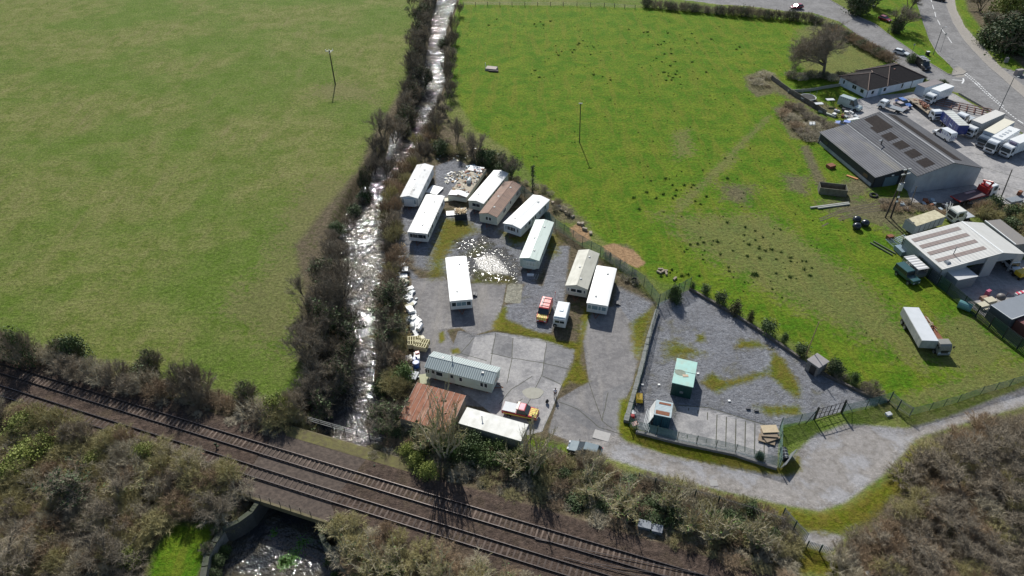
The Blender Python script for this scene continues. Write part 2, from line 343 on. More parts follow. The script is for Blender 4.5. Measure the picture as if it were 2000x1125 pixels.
def make_ground():
    ss = .0032; ys = [22.0]
    while ys[-1] < 440: ys.append(ys[-1]+(.777*ys[-1]+47.8)*ss*(1+ys[-1]/300))
    ys = np.array(ys); us = np.arange(-.95, .95+ss, ss)
    U, Yg = np.meshgrid(us, ys); X = (U*(.777*Yg+47.8)).ravel(); Y = Yg.ravel(); nr, nc = U.shape
    Z = hz(X, Y)
    W = {}
    for k in NAMES:
        w = np.zeros(X.shape)
        for poly, R in LAY.get(k, []):
            s = sdf(poly, X, Y, R*1.5+1); w = np.maximum(w, np.clip(.5+s/(2*R), 0, 1))
        W[k] = w
    y0 = RC[0]*X*X+RC[1]*X+RC[2]; sl = 2*RC[0]*X+RC[1]; d = np.abs(Y-y0+.0)/np.hypot(1, sl)
    W['ballast'] = np.clip(.5+(5.1-d)/2.4, 0, 1)
    for k in ('lush', 'dry', 'moss'): W[k] *= np.clip((d-4)/4, 0, 1)
    rs = sdf(RIV, X, Y, 6); W['soil'] = np.maximum(W['soil'], np.clip(.5+(rs+2.4)/2.0, 0, 1)*.85)
    f0 = (np.arange(nr-1)[:, None]*nc+np.arange(nc-1)[None, :]).ravel()
    F = np.stack([f0, f0+1, f0+nc+1, f0+nc], 1)
    cx, cy = X[F].mean(1), Y[F].mean(1)
    owner = np.zeros(len(F), int)
    onames = ['ground', 'railway_ballast', 'site_yard', 'gravel_compound', 'track', 'lorry_yard', 'road', 'pavement']
    def own(i, poly): owner[sdf(poly, cx, cy, 2) > 0] = i
    own(2, GP(SITE)); own(3, GP(COMP)); own(4, GP(TRACK)); own(5, GP(YARD2)); own(6, GP(SIDE)); own(6, GP(MAIN)); own(7, GP(PAVE))
    yy = RC[0]*cx*cx+RC[1]*cx+RC[2]; dd = np.abs(cy-yy)/np.hypot(1, 2*RC[0]*cx+RC[1])
    owner[(dd < 6.4) & (sdf(RIV, cx, cy, 3) < -1.0)] = 1
    gm = ground_material(); V = np.stack([X, Y, Z], 1)
    for i, nm in enumerate(onames):
        f = F[owner == i]
        if not len(f): continue
        used, inv = np.unique(f, return_inverse=True)
        o = npmesh(nm, V[used], inv.reshape(f.shape), gm, smooth=True); struct(o)
        for k in NAMES:
            a = o.data.attributes.new(k, 'FLOAT', 'POINT'); a.data.foreach_set('value', W[k][used].astype(np.float32))
    R = 3000
    v = [(-R, -R, -3.6), (R, -R, -3.6), (R, R, -3.6), (-R, R, -3.6)]
    o = npmesh('far_ground', v, [(0, 1, 2, 3)], pm('far grass', (.10, .15, .03), .9, (.13, .14, .05), .02)); struct(o)

def ground_material():
    m, nt, b = newmat('ground'); L = nt.links
    tc = nn(nt, 'ShaderNodeTexCoord'); P = tc.outputs['Object']
    nB = noise(nt, P, .035, 4, .6); nL = noise(nt, P, .22, 5, .65, .4); nM = noise(nt, P, 1.1, 6, .7); nF = noise(nt, P, 5.5, 5, .75); nX = noise(nt, P, 17, 3, .7)
    nG = noise(nt, P, 1.9, 4, .7, .2)
    mp = nn(nt, 'ShaderNodeMapping'); L.new(P, mp.inputs[0]); mp.inputs['Rotation'].default_value = (0, 0, .5); mp.inputs['Scale'].default_value = (.5, .06, 1)
    nS = noise(nt, mp.outputs[0], .9, 5, .6)
    # big + medium mix of grass
    gmix = ramp(nt, mth(nt, 'ADD', mth(nt, 'MULTIPLY', nM, .45), mth(nt, 'MULTIPLY', nL, .55)), .38, .62)
    g1 = mixcol(nt, gmix, (.120, .162, .028), (.212, .218, .074))
    g1 = mixcol(nt, ramp(nt, mth(nt, 'MULTIPLY_ADD', nF, .5, mth(nt, 'MULTIPLY', nS, .5)), .5, .66, 0, .55), g1, (.25, .205, .105))
    col = mixcol(nt, ramp(nt, nB, .42, .6, 0, .5), g1, (.08, .165, .012))
    rough = None
    def attr(n):
        a = nn(nt, 'ShaderNodeAttribute'); a.attribute_name = n; return a.outputs['Fac']
    def mask(n, amp, s, nz, op=1.0):
        v = mth(nt, 'ADD', attr(n), mth(nt, 'MULTIPLY', mth(nt, 'SUBTRACT', nz, .5), amp))
        r = ramp(nt, v, .5-s, .5+s, 0, op)
        # nothing where the layer is absent
        return mth(nt, 'MULTIPLY', r, ramp(nt, attr(n), 0.0, .12))
    nLM = mth(nt, 'ADD', mth(nt, 'MULTIPLY', nL, .5), mth(nt, 'MULTIPLY', nM, .5))
    nMF = mth(nt, 'ADD', mth(nt, 'MULTIPLY', nM, .5), mth(nt, 'MULTIPLY', nF, .5))
    nMF2 = mth(nt, 'ADD', mth(nt, 'MULTIPLY', nLM, .5), mth(nt, 'MULTIPLY', nMF, .5))
    lush = mixcol(nt, ramp(nt, nLM, .4, .6), (.078, .178, .009), (.188, .24, .022))
    lush = mixcol(nt, ramp(nt, nMF, .47, .6, 0, .7), lush, (.030, .095, .004))
    lush = mixcol(nt, ramp(nt, nS, .5, .62, 0, .4), lush, (.19, .185, .028))
    lush = mixcol(nt, ramp(nt, nF, .55, .75, 0, .5), lush, (.21, .21, .05))
    col = mixcol(nt, mask('lush', .35, .12, nMF), col, lush)
    col = mixcol(nt, mask('dry', 2.2, .14, nMF2, .6), col, mixcol(nt, ramp(nt, nF, .35, .65), (.25, .215, .11), (.13, .13, .045)))
    mud = mixcol(nt, ramp(nt, nMF, .38, .6), (.23, .185, .125), (.10, .085, .055))
    col = mixcol(nt, mask('mud', 1.9, .18, nMF2, .85), col, mud)
    soil = mixcol(nt, ramp(nt, nMF, .36, .62), (.19, .15, .10), (.095, .08, .048))
    soil = mixcol(nt, ramp(nt, nLM, .5, .62, 0, .6), soil, (.085, .098, .03))
    soil = mixcol(nt, ramp(nt, nF, .6, .72, 0, .6), soil, (.33, .27, .18))
    col = mixcol(nt, mask('soil', .8, .15, nMF), col, soil)
    grav = mixcol(nt, ramp(nt, nLM, .38, .62), (.245, .25, .27), (.175, .175, .185))
    grav = mixcol(nt, ramp(nt, nF, .5, .7, 0, .6), grav, (.31, .305, .31))
    grav = mixcol(nt, ramp(nt, nX, .62, .72, 0, .5), grav, (.5, .5, .5))
    grav = mixcol(nt, ramp(nt, nL, .55, .7, 0, .45), grav, (.15, .14, .07))
    col = mixcol(nt, mask('gravel', .55, .12, nMF), col, grav)
    asp = mixcol(nt, ramp(nt, nLM, .4, .6), (.25, .237, .23), (.175, .167, .166))
    asp = mixcol(nt, ramp(nt, nS, .5, .66, 0, .4), asp, (.31, .285, .255))
    col = mixcol(nt, mask('asphalt', .5, .08, nMF), col, asp)
    con = mixcol(nt, ramp(nt, nLM, .4, .6), (.37, .355, .345), (.28, .27, .27))
    con = mixcol(nt, ramp(nt, nL, .52, .62, 0, .5), con, (.21, .205, .205))
    con = mixcol(nt, ramp(nt, nF, .62, .75, 0, .3), con, (.38, .36, .33))
    col = mixcol(nt, mask('concrete', .3, .05, nMF), col, con)
    col = mixcol(nt, mask('panel', .12, .06, nMF, .8), col, mixcol(nt, ramp(nt, nLM, .4, .6), (.205, .20, .20), (.15, .148, .152)))
    col = mixcol(nt, mask('slab', .1, .05, nMF), col, mixcol(nt, nM, (.36, .34, .27), (.27, .26, .21)))
    trk = mixcol(nt, ramp(nt, nLM, .4, .6), (.29, .27, .255), (.195, .178, .16))
    trk = mixcol(nt, ramp(nt, nL, .47, .62, 0, .6), trk, (.36, .36, .38))
    trk = mixcol(nt, ramp(nt, nF, .6, .72, 0, .5), trk, (.40, .37, .34))
    col = mixcol(nt, mask('track', .5, .12, nMF), col, trk)
    rd = mixcol(nt, ramp(nt, nLM, .4, .6), (.255, .248, .245), (.185, .18, .178))
    col = mixcol(nt, mask('road', .15, .05, nMF), col, rd)
    col = mixcol(nt, mask('pave', .12, .05, nMF), col, mixcol(nt, nM, (.36, .33, .29), (.27, .25, .23)))
    bal = mixcol(nt, ramp(nt, nMF, .4, .6), (.135, .096, .075), (.062, .046, .038))
    bal = mixcol(nt, ramp(nt, nX, .55, .7, 0, .6), bal, (.19, .155, .135))
    bal = mixcol(nt, ramp(nt, nL, .5, .64, 0, .55), bal, (.115, .088, .058))
    col = mixcol(nt, mask('ballast', .55, .12, nMF), col, bal)
    mos = mixcol(nt, ramp(nt, nLM, .4, .6), (.125, .145, .010), (.17, .14, .025))
    mos = mixcol(nt, ramp(nt, nF, .52, .7, 0, .45), mos, (.05, .10, .008))
    col = mixcol(nt, mask('moss', 1.15, .18, nMF2, .97), col, mos)
    col = mixcol(nt, mask('chips', .7, .1, nMF), col, mixcol(nt, ramp(nt, nF, .35, .65), (.46, .29, .16), (.28, .18, .10)))
    wet = mth(nt, 'MULTIPLY', mask('wet', 1.5, .05, nMF), mth(nt, 'MAXIMUM', ramp(nt, nG, .36, .6), ramp(nt, attr('wet'), .8, 1.05)))
    col = mixcol(nt, mth(nt, 'MULTIPLY', wet, .8), col, (.09, .08, .065))
    # overall fine grain
    g = mth(nt, 'MULTIPLY_ADD', mth(nt, 'ADD', mth(nt, 'MULTIPLY', nF, 1.9), mth(nt, 'MULTIPLY_ADD', nX, .8, mth(nt, 'MULTIPLY', nG, 1.9))), 1.0, -1.3)
    hardg = mth(nt, 'MAXIMUM', mth(nt, 'MAXIMUM', attr('road'), attr('concrete')), mth(nt, 'MAXIMUM', attr('asphalt'), mth(nt, 'MAXIMUM', mth(nt, 'MAXIMUM', attr('pave'), mth(nt, 'MULTIPLY', attr('gravel'), .6)), attr('track'))), clamp=True)
    g = mth(nt, 'ADD', 1.0, mth(nt, 'MULTIPLY', mth(nt, 'SUBTRACT', g, 1.0), mth(nt, 'MULTIPLY_ADD', hardg, -.62, 1.0)))
    cc = nn(nt, 'ShaderNodeCombineColor'); [L.new(g, cc.inputs[i]) for i in range(3)]
    col = mixcol(nt, 1.0, col, cc.outputs[0], 'MULTIPLY')
    L.new(col, b.inputs['Base Color'])
    L.new(mth(nt, 'MULTIPLY_ADD', wet, -.70, .85), b.inputs['Roughness'])
    L.new(mth(nt, 'MULTIPLY_ADD', wet, .15, .06), b.inputs['Specular IOR Level'])
    bp = nn(nt, 'ShaderNodeBump'); bp.inputs['Strength'].default_value = 1.0; bp.inputs['Distance'].default_value = 1
    hard = mth(nt, 'MAXIMUM', mth(nt, 'MAXIMUM', attr('road'), attr('concrete')), mth(nt, 'MAXIMUM', attr('asphalt'), mth(nt, 'MAXIMUM', attr('pave'), attr('track'))))
    amp = mth(nt, 'MULTIPLY', mth(nt, 'SUBTRACT', 1.0, mth(nt, 'MULTIPLY', hard, .9)), mth(nt, 'SUBTRACT', 1.0, mth(nt, 'MULTIPLY', wet, .93)))
    h = mth(nt, 'MULTIPLY', mth(nt, 'MULTIPLY_ADD', nF, .22, mth(nt, 'MULTIPLY', nM, .42)), amp)
    L.new(h, bp.inputs['Height']); L.new(bp.outputs[0], b.inputs['Normal'])
    return m

def make_water():
    P = RIV; n = len(P)
    m, nt, b = newmat('river water'); tc = nn(nt, 'ShaderNodeTexCoord'); V = tc.outputs['Object']
    n1 = noise(nt, V, .25, 4, .6); n2 = noise(nt, V, .85, 2, .5, .5); n3 = noise(nt, V, 2.1, 2.5, .6, .3)
    c = mixcol(nt, ramp(nt, n1, .4, .65), (.035, .036, .038), (.075, .065, .045))
    c = mixcol(nt, ramp(nt, noise(nt, V, .33, 5, .7), .6, .7, 0, .5), c, (.04, .10, .01))
    nt.links.new(c, b.inputs['Base Color'])
    # riffles: the surface is rough where the river runs shallow
    rf = ramp(nt, n1, .36, .62, .35, 1.0)
    bp = nn(nt, 'ShaderNodeBump'); bp.inputs['Strength'].default_value = 1; bp.inputs['Distance'].default_value = 1
    h = mth(nt, 'MULTIPLY', mth(nt, 'MULTIPLY_ADD', n2, .26, mth(nt, 'MULTIPLY_ADD', n3, .22, mth(nt, 'MULTIPLY', noise(nt, V, 5.0, 2, .6, .3), .05))), rf)
    nt.links.new(h, bp.inputs['Height']); nt.links.new(bp.outputs[0], b.inputs['Normal'])
    b.inputs['Roughness'].default_value = .05; b.inputs['IOR'].default_value = 1.33; b.inputs['Specular IOR Level'].default_value = .85
    nl = len(RIVL)+len(RIVL2); Lp = P[:nl]; Rp = P[nl:][::-1]
    def res(p, k=90):
        p = [Vector(q) for q in p]; d = [0]
        for i in range(1, len(p)): d.append(d[-1]+(p[i]-p[i-1]).length)
        out = []
        for t in np.linspace(0, d[-1], k):
            i = min(max(int(np.searchsorted(d, t))-1, 0), len(p)-2); u = (t-d[i])/max(d[i+1]-d[i], 1e-6); out.append(p[i].lerp(p[i+1], u))
        return out
    A, B = res(Lp), res(Rp); vs = []; fs = []
    for a, c2 in zip(A, B):
        e = (c2-a).normalized()*1.6; vs += [a-e, c2+e]
    for i in range(len(A)-1): fs.append((2*i, 2*i+1, 2*i+3, 2*i+2))
    o = npmesh('river', [(v.x, v.y, WZ) for v in vs], fs, m); struct(o)
def water_weed():
    rng = np.random.default_rng(8); V = []; F = []; o = 0
    for px, r, n in (((565,1095), .9, 260), ((553,1098), .6, 160), ((590,1060), .7, 90), ((535,1040), .5, 60), ((580,1080), .8, 90)):
        c = G(*px, WZ); q = np.stack([c.x+rng.normal(0, r*.45, n), c.y+rng.normal(0, r*.6, n), np.full(n, WZ+.015)], 1)
        a = rng.uniform(0, 6.28, n); s = rng.uniform(.05, .14, n)[:, None]; e = np.stack([np.cos(a), np.sin(a), np.zeros(n)], 1)*s; g = np.stack([-np.sin(a), np.cos(a), np.zeros(n)], 1)*s*.6
        V.append(np.stack([q-e, q+g, q+e, q-g], 1).reshape(-1, 3)); F.append(np.arange(4*n).reshape(n, 4)+o); o += 4*n
    ob = npmesh('water_weed', np.concatenate(V), np.concatenate(F), pm('weed', (.09, .24, .02), .7, (.05, .15, .01), 1)); ob['kind'] = 'stuff'
def strip_mesh(mb, pts, w, z=.02, m=0):
    P = [Vector((p[0], p[1])) for p in pts]
    for i in range(len(P)-1):
        d = (P[i+1]-P[i]).normalized(); nrm = Vector((-d.y, d.x))*w/2
        a, b, c, e = P[i]-nrm, P[i]+nrm, P[i+1]+nrm, P[i+1]-nrm
        def z_(q): return hz1(q.x, q.y)+z
        mb.add([(a.x, a.y, z_(a)), (b.x, b.y, z_(b)), (c.x, c.y, z_(c)), (e.x, e.y, z_(e))], [(0, 3, 2, 1)], m)
def resample(pts, step):
    out = [Vector((pts[0][0], pts[0][1], 0))]
    for i in range(len(pts)-1):
        a = Vector((pts[i][0], pts[i][1], 0)); b = Vector((pts[i+1][0], pts[i+1][1], 0)); n = max(1, int(round((b-a).length/step)))
        for k in range(1, n+1): out.append(a.lerp(b, k/n))
    return out
def make_lines():
    white = pm('road paint', (.75, .75, .73), .6, (.5, .5, .5), 8, .6)
    dark = pm('joint dark', (.06, .06, .055), .9, (.10, .10, .05), 2, .8)
    mb = MB()
    def dashes(px, on, off, w):
        P = resample(GP(px), .5); acc = 0; seg = []
        for i in range(len(P)-1):
            if acc % (on+off) < on: strip_mesh(mb, [P[i], P[i+1]], w, .015)
            acc += (P[i+1]-P[i]).length
    dashes([(1884,146),(1908,166),(1935,190),(1960,212),(1985,232),(2030,262)], .6, .45, .35)
    dashes([(1887,143),(1910,163),(1937,187),(1962,209)], .6, .45, .3)
    dashes([(1817,-5),(1828,33),(1842,60),(1860,85)], 5, 3, .2)
    a = GP([(1860,156),(1882,158),(1879,163),(1885,160),(1881,154)])
    strip_mesh(mb, [a[0], a[1]], .3, .015); strip_mesh(mb, [a[2], a[1]], .4, .015); strip_mesh(mb, [a[4], a[1]], .4, .015)
    struct(mb.build('road_markings', white))
    mb = MB()
    for px in ([(968,650),(962,690),(950,760)], [(1002,660),(1000,700),(990,750)], [(1068,668),(1058,735),(1030,790)], [(958,690),(1000,700),(1062,710),(1116,722)], [(1060,735),(1096,752)],
               [(925,660),(900,690),(878,700)], [(1098,752),(1060,843)], [(1150,745),(1176,822),(1195,838)], [(1188,765),(1176,822)], [(1092,785),(1130,800),(1170,835),(1215,850)],
               [(900,690),(950,705)], [(1020,780),(990,800)], [(1040,735),(1000,760),(975,790)]):
        strip_mesh(mb, [Vector(p)+Vector((random.uniform(-.05, .05), random.uniform(-.05, .05), 0)) for p in resample(GP(px), 1.2)], .09, .012)
    for k in range(9):
        x = 1345+k*18.5; strip_mesh(mb, GP([(x, 797+k*4.2), (x-3+k*.3, 856+k*4.3)]), .12, .012)
    strip_mesh(mb, resample(GP([(1325,792),(1385,796),(1500,832)]), 2), .12, .012)
    for k in range(3): strip_mesh(mb, resample(GP([(1905,300+k*22),(2010,330+k*24)]), 3), .1, .012)
    struct(mb.build('slab_joints', dark))
    mb = MB(); P = GP([(1041,768)])[0]
    struct(mb.prism([(P.x+math.cos(a)*1.5*(1+.12*math.sin(3*a)), P.y+math.sin(a)*1.1) for a in np.linspace(0, 2*PI, 18)[:-1]], .015, .03, axis='z').build('concrete_patch', pm('patch', (.36, .345, .29), .85, (.27, .26, .22), 2)))
    mb = MB()
    kp = [resample(GP(q), 1.5) for q in ([(1620,0),(1680,34),(1710,48),(1750,78),(1800,113),(1850,145),(1862,148),(1880,146),(1888,140)], [(1843,-30),(1848,10),(1862,45),(1885,82),(1920,120),(1960,155),(2010,200),(2080,250)], [(1815,78),(1832,105),(1852,124),(1868,140)], [(1872,182),(1945,226),(2010,268)])]
    for P in kp:
        for i in range(len(P)-1):
            c = (P[i]+P[i+1])/2; d = P[i+1]-P[i]; mb.box((c.x, c.y, hz1(c.x, c.y)+.03), (d.length-.02, .15, .18), rz=math.atan2(d.y, d.x))
    struct(mb.build('kerbs', pm('kerb', (.33, .31, .29), .85)))
    # wheel ruts in the field by the barn
    mb = MB()
    for px in ([(1600,428),(1640,412),(1690,400),(1720,396)], [(1602,432),(1640,416),(1690,405),(1722,401)], [(1637,428),(1680,412),(1730,405)], [(1640,431),(1682,416),(1735,408)], [(1605,443),(1618,436)]):
        strip_mesh(mb, resample(GP(px), 1.0), .28, .02)
    struct(mb.build('wheel_ruts', pm('rut', (.07, .055, .035), .9, (.13, .11, .06), 2)))
# ------------------------------------------------------------------ vegetation
BARK = pm('bark', (.10, .085, .065), .9, (.16, .14, .11), 4, .8, rnd=.2)
TWIG = pm('twig grey brown', (.31, .26, .19), .9, (.20, .165, .115), 1.0, .8, rnd=.3)
TWIGR = pm('twig reddish', (.37, .27, .17), .9, (.24, .175, .11), 1.0, .8, rnd=.25)
TWIGO = pm('twig olive', (.43, .38, .18), .9, (.28, .25, .12), .8, .8, rnd=.3)
TWIGP = pm('twig pale', (.52, .46, .33), .9, (.34, .30, .22), .8, .8, rnd=.25)
LEAFD = pm('leaf dark', (.045, .075, .022), .7, (.075, .115, .030), 1.2, 1.0, rnd=.25)
LEAFM = pm('leaf mid', (.10, .155, .03), .7, (.05, .085, .02), 1.2, 1.0, rnd=.3)
LEAFY = pm('leaf yellow green', (.24, .27, .05), .75, (.14, .17, .03), 1.0, 1.0, rnd=.25)
STRAW = pm('dead grass', (.30, .235, .13), .9, (.2, .15, .085), .8, .8, rnd=.2)
def slivers(p, d, L, w, rng):
    """thin tapering blades from points p along d"""
    n = len(p); r = rng.normal(size=(n, 3)); s = np.cross(d, r); s /= np.linalg.norm(s, axis=1)[:, None]+1e-9
    tip = p+d*L[:, None]; w = w[:, None]
    v = np.stack([p-s*w/2, p+s*w/2, tip], 1).reshape(-1, 3); return v, np.arange(3*n).reshape(n, 3)
def unit(v): return v/(np.linalg.norm(v, axis=-1, keepdims=True)+1e-9)
def leaves(c, r, n, size, rng):
    """n leaf faces scattered round the centres c"""
    k = len(c); i = rng.integers(0, k, n); q = c[i]+rng.normal(size=(n, 3))*np.asarray(r)*.5
    a = unit(rng.normal(size=(n, 3))); b = unit(np.cross(a, rng.normal(size=(n, 3)))); s = size*rng.uniform(.6, 1.4, (n, 1))
    v = np.stack([q-a*s/2, q+b*s*.35, q+a*s/2, q-b*s*.35], 1).reshape(-1, 3); return v, np.arange(4*n).reshape(n, 4)
def skeleton(seed, kind, H, R):
    """segments (p0,p1,r0,r1) and fine twig carriers"""
    rnd = random.Random(seed); segs = []; fine = []
    def grow(p, d, L, r, lv, mx):
        n = 4; q = p.copy(); dd = d.copy(); pts = [q.copy()]
        for i in range(n):
            dd = (dd+Vector((rnd.uniform(-1, 1), rnd.uniform(-1, 1), rnd.uniform(-.5, .9)))*(.13+.05*lv)).normalized()
            q2 = q+dd*L/n; ra = r*(1-.17*i); rb = r*(1-.17*(i+1)); segs.append((q.copy(), q2.copy(), ra, rb)); q = q2; pts.append(q.copy())
            if lv >= mx-1: fine.append((segs[-1][0], segs[-1][1]))
        if lv < mx:
            k = ({0: 9, 1: 6, 2: 4} if kind == 'oak' else {0: 6, 1: 4, 2: 3} if kind == 'stems' else {0: 6, 1: 5, 2: 4}).get(lv, 3)
            for j in range(k):
                t = rnd.uniform(.3 if lv else .35, 1.0)*n; i = min(int(t), n-1); b = pts[i].lerp(pts[i+1], t-i)
                ang = rnd.uniform(0, 2*PI); sp = rnd.uniform(.5, 1.0)*(1.15 if kind == 'oak' else .34 if kind == 'stems' else .7)
                e = dd.orthogonal().normalized(); e = Matrix.Rotation(ang, 3, dd) @ e
                nd = (dd+e*sp*1.2).normalized(); nd.z += {'oak': -.02, 'stems': .35}.get(kind, .12)
                grow(b, nd.normalized(), L*(rnd.uniform(.55, .85) if kind == 'oak' and lv == 0 else rnd.uniform(.5, .72)), r*.5, lv+1, mx)
    if kind == 'oak':
        grow(Vector((0, 0, -.2)), Vector((.05, 0, 1)), H*.55, .032*H, 0, 4)
    elif kind == 'stems':
        for i in range(rnd.randint(11, 15)):
            a = rnd.uniform(0, 2*PI); d = Vector((math.cos(a)*.33, math.sin(a)*.33, 1)).normalized()
            grow(Vector((math.cos(a)*.3, math.sin(a)*.3, -.2)), d, H*rnd.uniform(.5, .78), .019*H, 1, 3)
    else:
        for i in range(3):
            a = i*2.1+rnd.uniform(-.4, .4); d = Vector((math.cos(a)*.35, math.sin(a)*.35, 1)).normalized()
            grow(Vector((math.cos(a)*.12, math.sin(a)*.12, -.2)), d, H*rnd.uniform(.4, .52), .018*H, 0, 3)
    return segs, fine
def tree_meshes(seed, kind, H, R, ntw, twl, ivy=0, tw=.03):
    rng = np.random.default_rng(seed); segs, fine = skeleton(seed, kind, H, R)
    allp = np.array([s[1] for s in segs]); zmax = allp[:, 2].max(); rmax = np.percentile(np.hypot(allp[:, 0], allp[:, 1]), 96)
    sz, sr = H/(zmax+twl*.4), R/(rmax+twl*.3)
    S = np.array([sr, sr, sz]); v = []; f = []; o = 0
    for p0, p1, r0, r1 in segs:
        p0 = np.array(p0)*S; p1 = np.array(p1)*S; d = unit(p1-p0); a = unit(np.cross(d, [.3, .5, .81])); b = np.cross(d, a); k = 5 if r0 > .08 else 3
        for p, r in ((p0, max(r0, .012)), (p1, max(r1, .010))):
            for i in range(k): t = 2*PI*i/k; v.append(p+(a*math.cos(t)+b*math.sin(t))*r)
        for i in range(k): f.append((o+i, o+(i+1) % k, o+k+(i+1) % k, o+k+i))
        o += 2*k
    trunk = (np.array(v), np.array(f))
    A = np.array([s[0] for s in fine])*S; B = np.array([s[1] for s in fine])*S; i = rng.integers(0, len(A), ntw); t = rng.uniform(0, 1, (ntw, 1))
    p = A[i]+(B[i]-A[i])*t; d = unit(unit(B[i]-A[i])*.9+rng.normal(size=(ntw, 3))*.75+np.array([0, 0, .35]))
    tw_ = slivers(p, d, twl*rng.uniform(.4, 1.2, ntw), tw*rng.uniform(.6, 1.3, ntw), rng)
    iv = None
    if ivy:
        big = [(np.array(s[0])*S, np.array(s[1])*S) for s in segs if s[2] > .4*max(q[2] for q in segs) or rng.random() < .06]
        c = np.array([a+(b-a)*rng.random() for a, b in big for _ in range(3)])
        iv = leaves(c, .55, ivy, .3, rng)
    return trunk, tw_, iv
def bush_mesh(seed, H, R, n, tw=.03, flat=.0):
    """dome of thin stems that fork outwards"""
    rng = np.random.default_rng(seed); ns = 60
    a = rng.uniform(0, 2*PI, ns); rr = R*.45*np.sqrt(rng.uniform(0, 1, ns)); base = np.stack([rr*np.cos(a), rr*np.sin(a), np.full(ns, -.1)], 1)
    out = R*np.sqrt(rng.uniform(0, 1, ns)); top = np.stack([out*np.cos(a+rng.normal(0, .3, ns)), out*np.sin(a), H*(1-.55*(out/R)**2)*rng.uniform(.75, 1.08, ns)], 1)
    V = []; F = []; o = 0
    ctrl = base*.45+top*.55+np.stack([np.zeros(ns), np.zeros(ns), H*.18*np.ones(ns)], 1)
    def add(vf):
        nonlocal o
        V.append(vf[0]); F.append(vf[1]+o); o += len(vf[0])
    pts = [];
    for t in np.linspace(0, 1, 6): pts.append(base*(1-t)**2+ctrl*2*t*(1-t)+top*t*t)
    for k in range(5):
        d = pts[k+1]-pts[k]; L = np.linalg.norm(d, axis=1); add(slivers(pts[k], unit(d), L*1.3, np.full(ns, tw*2.2*(1-.13*k)), rng)); add(slivers(pts[k], unit(d), L*1.3, np.full(ns, tw*2.2*(1-.13*k)), rng))
    i = rng.integers(0, ns, n); t = rng.beta(2.2, 1.2, (n, 1)); P = base[i]*(1-t)**2+ctrl[i]*2*t*(1-t)+top[i]*t*t
    ax = unit(2*(1-t)*(ctrl[i]-base[i])+2*t*(top[i]-ctrl[i])); d = unit(ax*.8+rng.normal(size=(n, 3))*.7+np.array([0, 0, .25]))
    add(slivers(P, d, rng.uniform(.25, .95, n)*(.35*R+.25), tw*rng.uniform(.5, 1.2, n), rng))
    return np.concatenate(V), np.concatenate(F)
def leafy_mesh(seed, H, R, n, size=.2, cone=False):
    rng = np.random.default_rng(seed); k = 70; u = rng.uniform(0, 1, k)**.6; a = rng.uniform(0, 2*PI, k); z = rng.uniform(.05, 1, k)
    prof = (1-z)**.7 if cone else np.sqrt(np.clip(1-(2*z-.9)**2*.9, .05, 1))
    lump = 1+.28*np.sin(3*a+seed)+.18*np.sin(7*a+2*seed)
    c = np.stack([R*u*prof*lump*np.cos(a), R*u*prof*lump*np.sin(a), H*z*rng.uniform(.85, 1.05, k)], 1)
    return leaves(c, (.42*R, .42*R, .30*H), n, size, rng)
NOHIDE = {}
PROTO = {}
def proto(name, parts):
    """parts: list of (part name, mesh). Only mesh data, used by plant()"""
    PROTO[name] = parts
def M_(nm, vf, mat): return npmesh(nm, vf[0], vf[1], mat, parent=False)
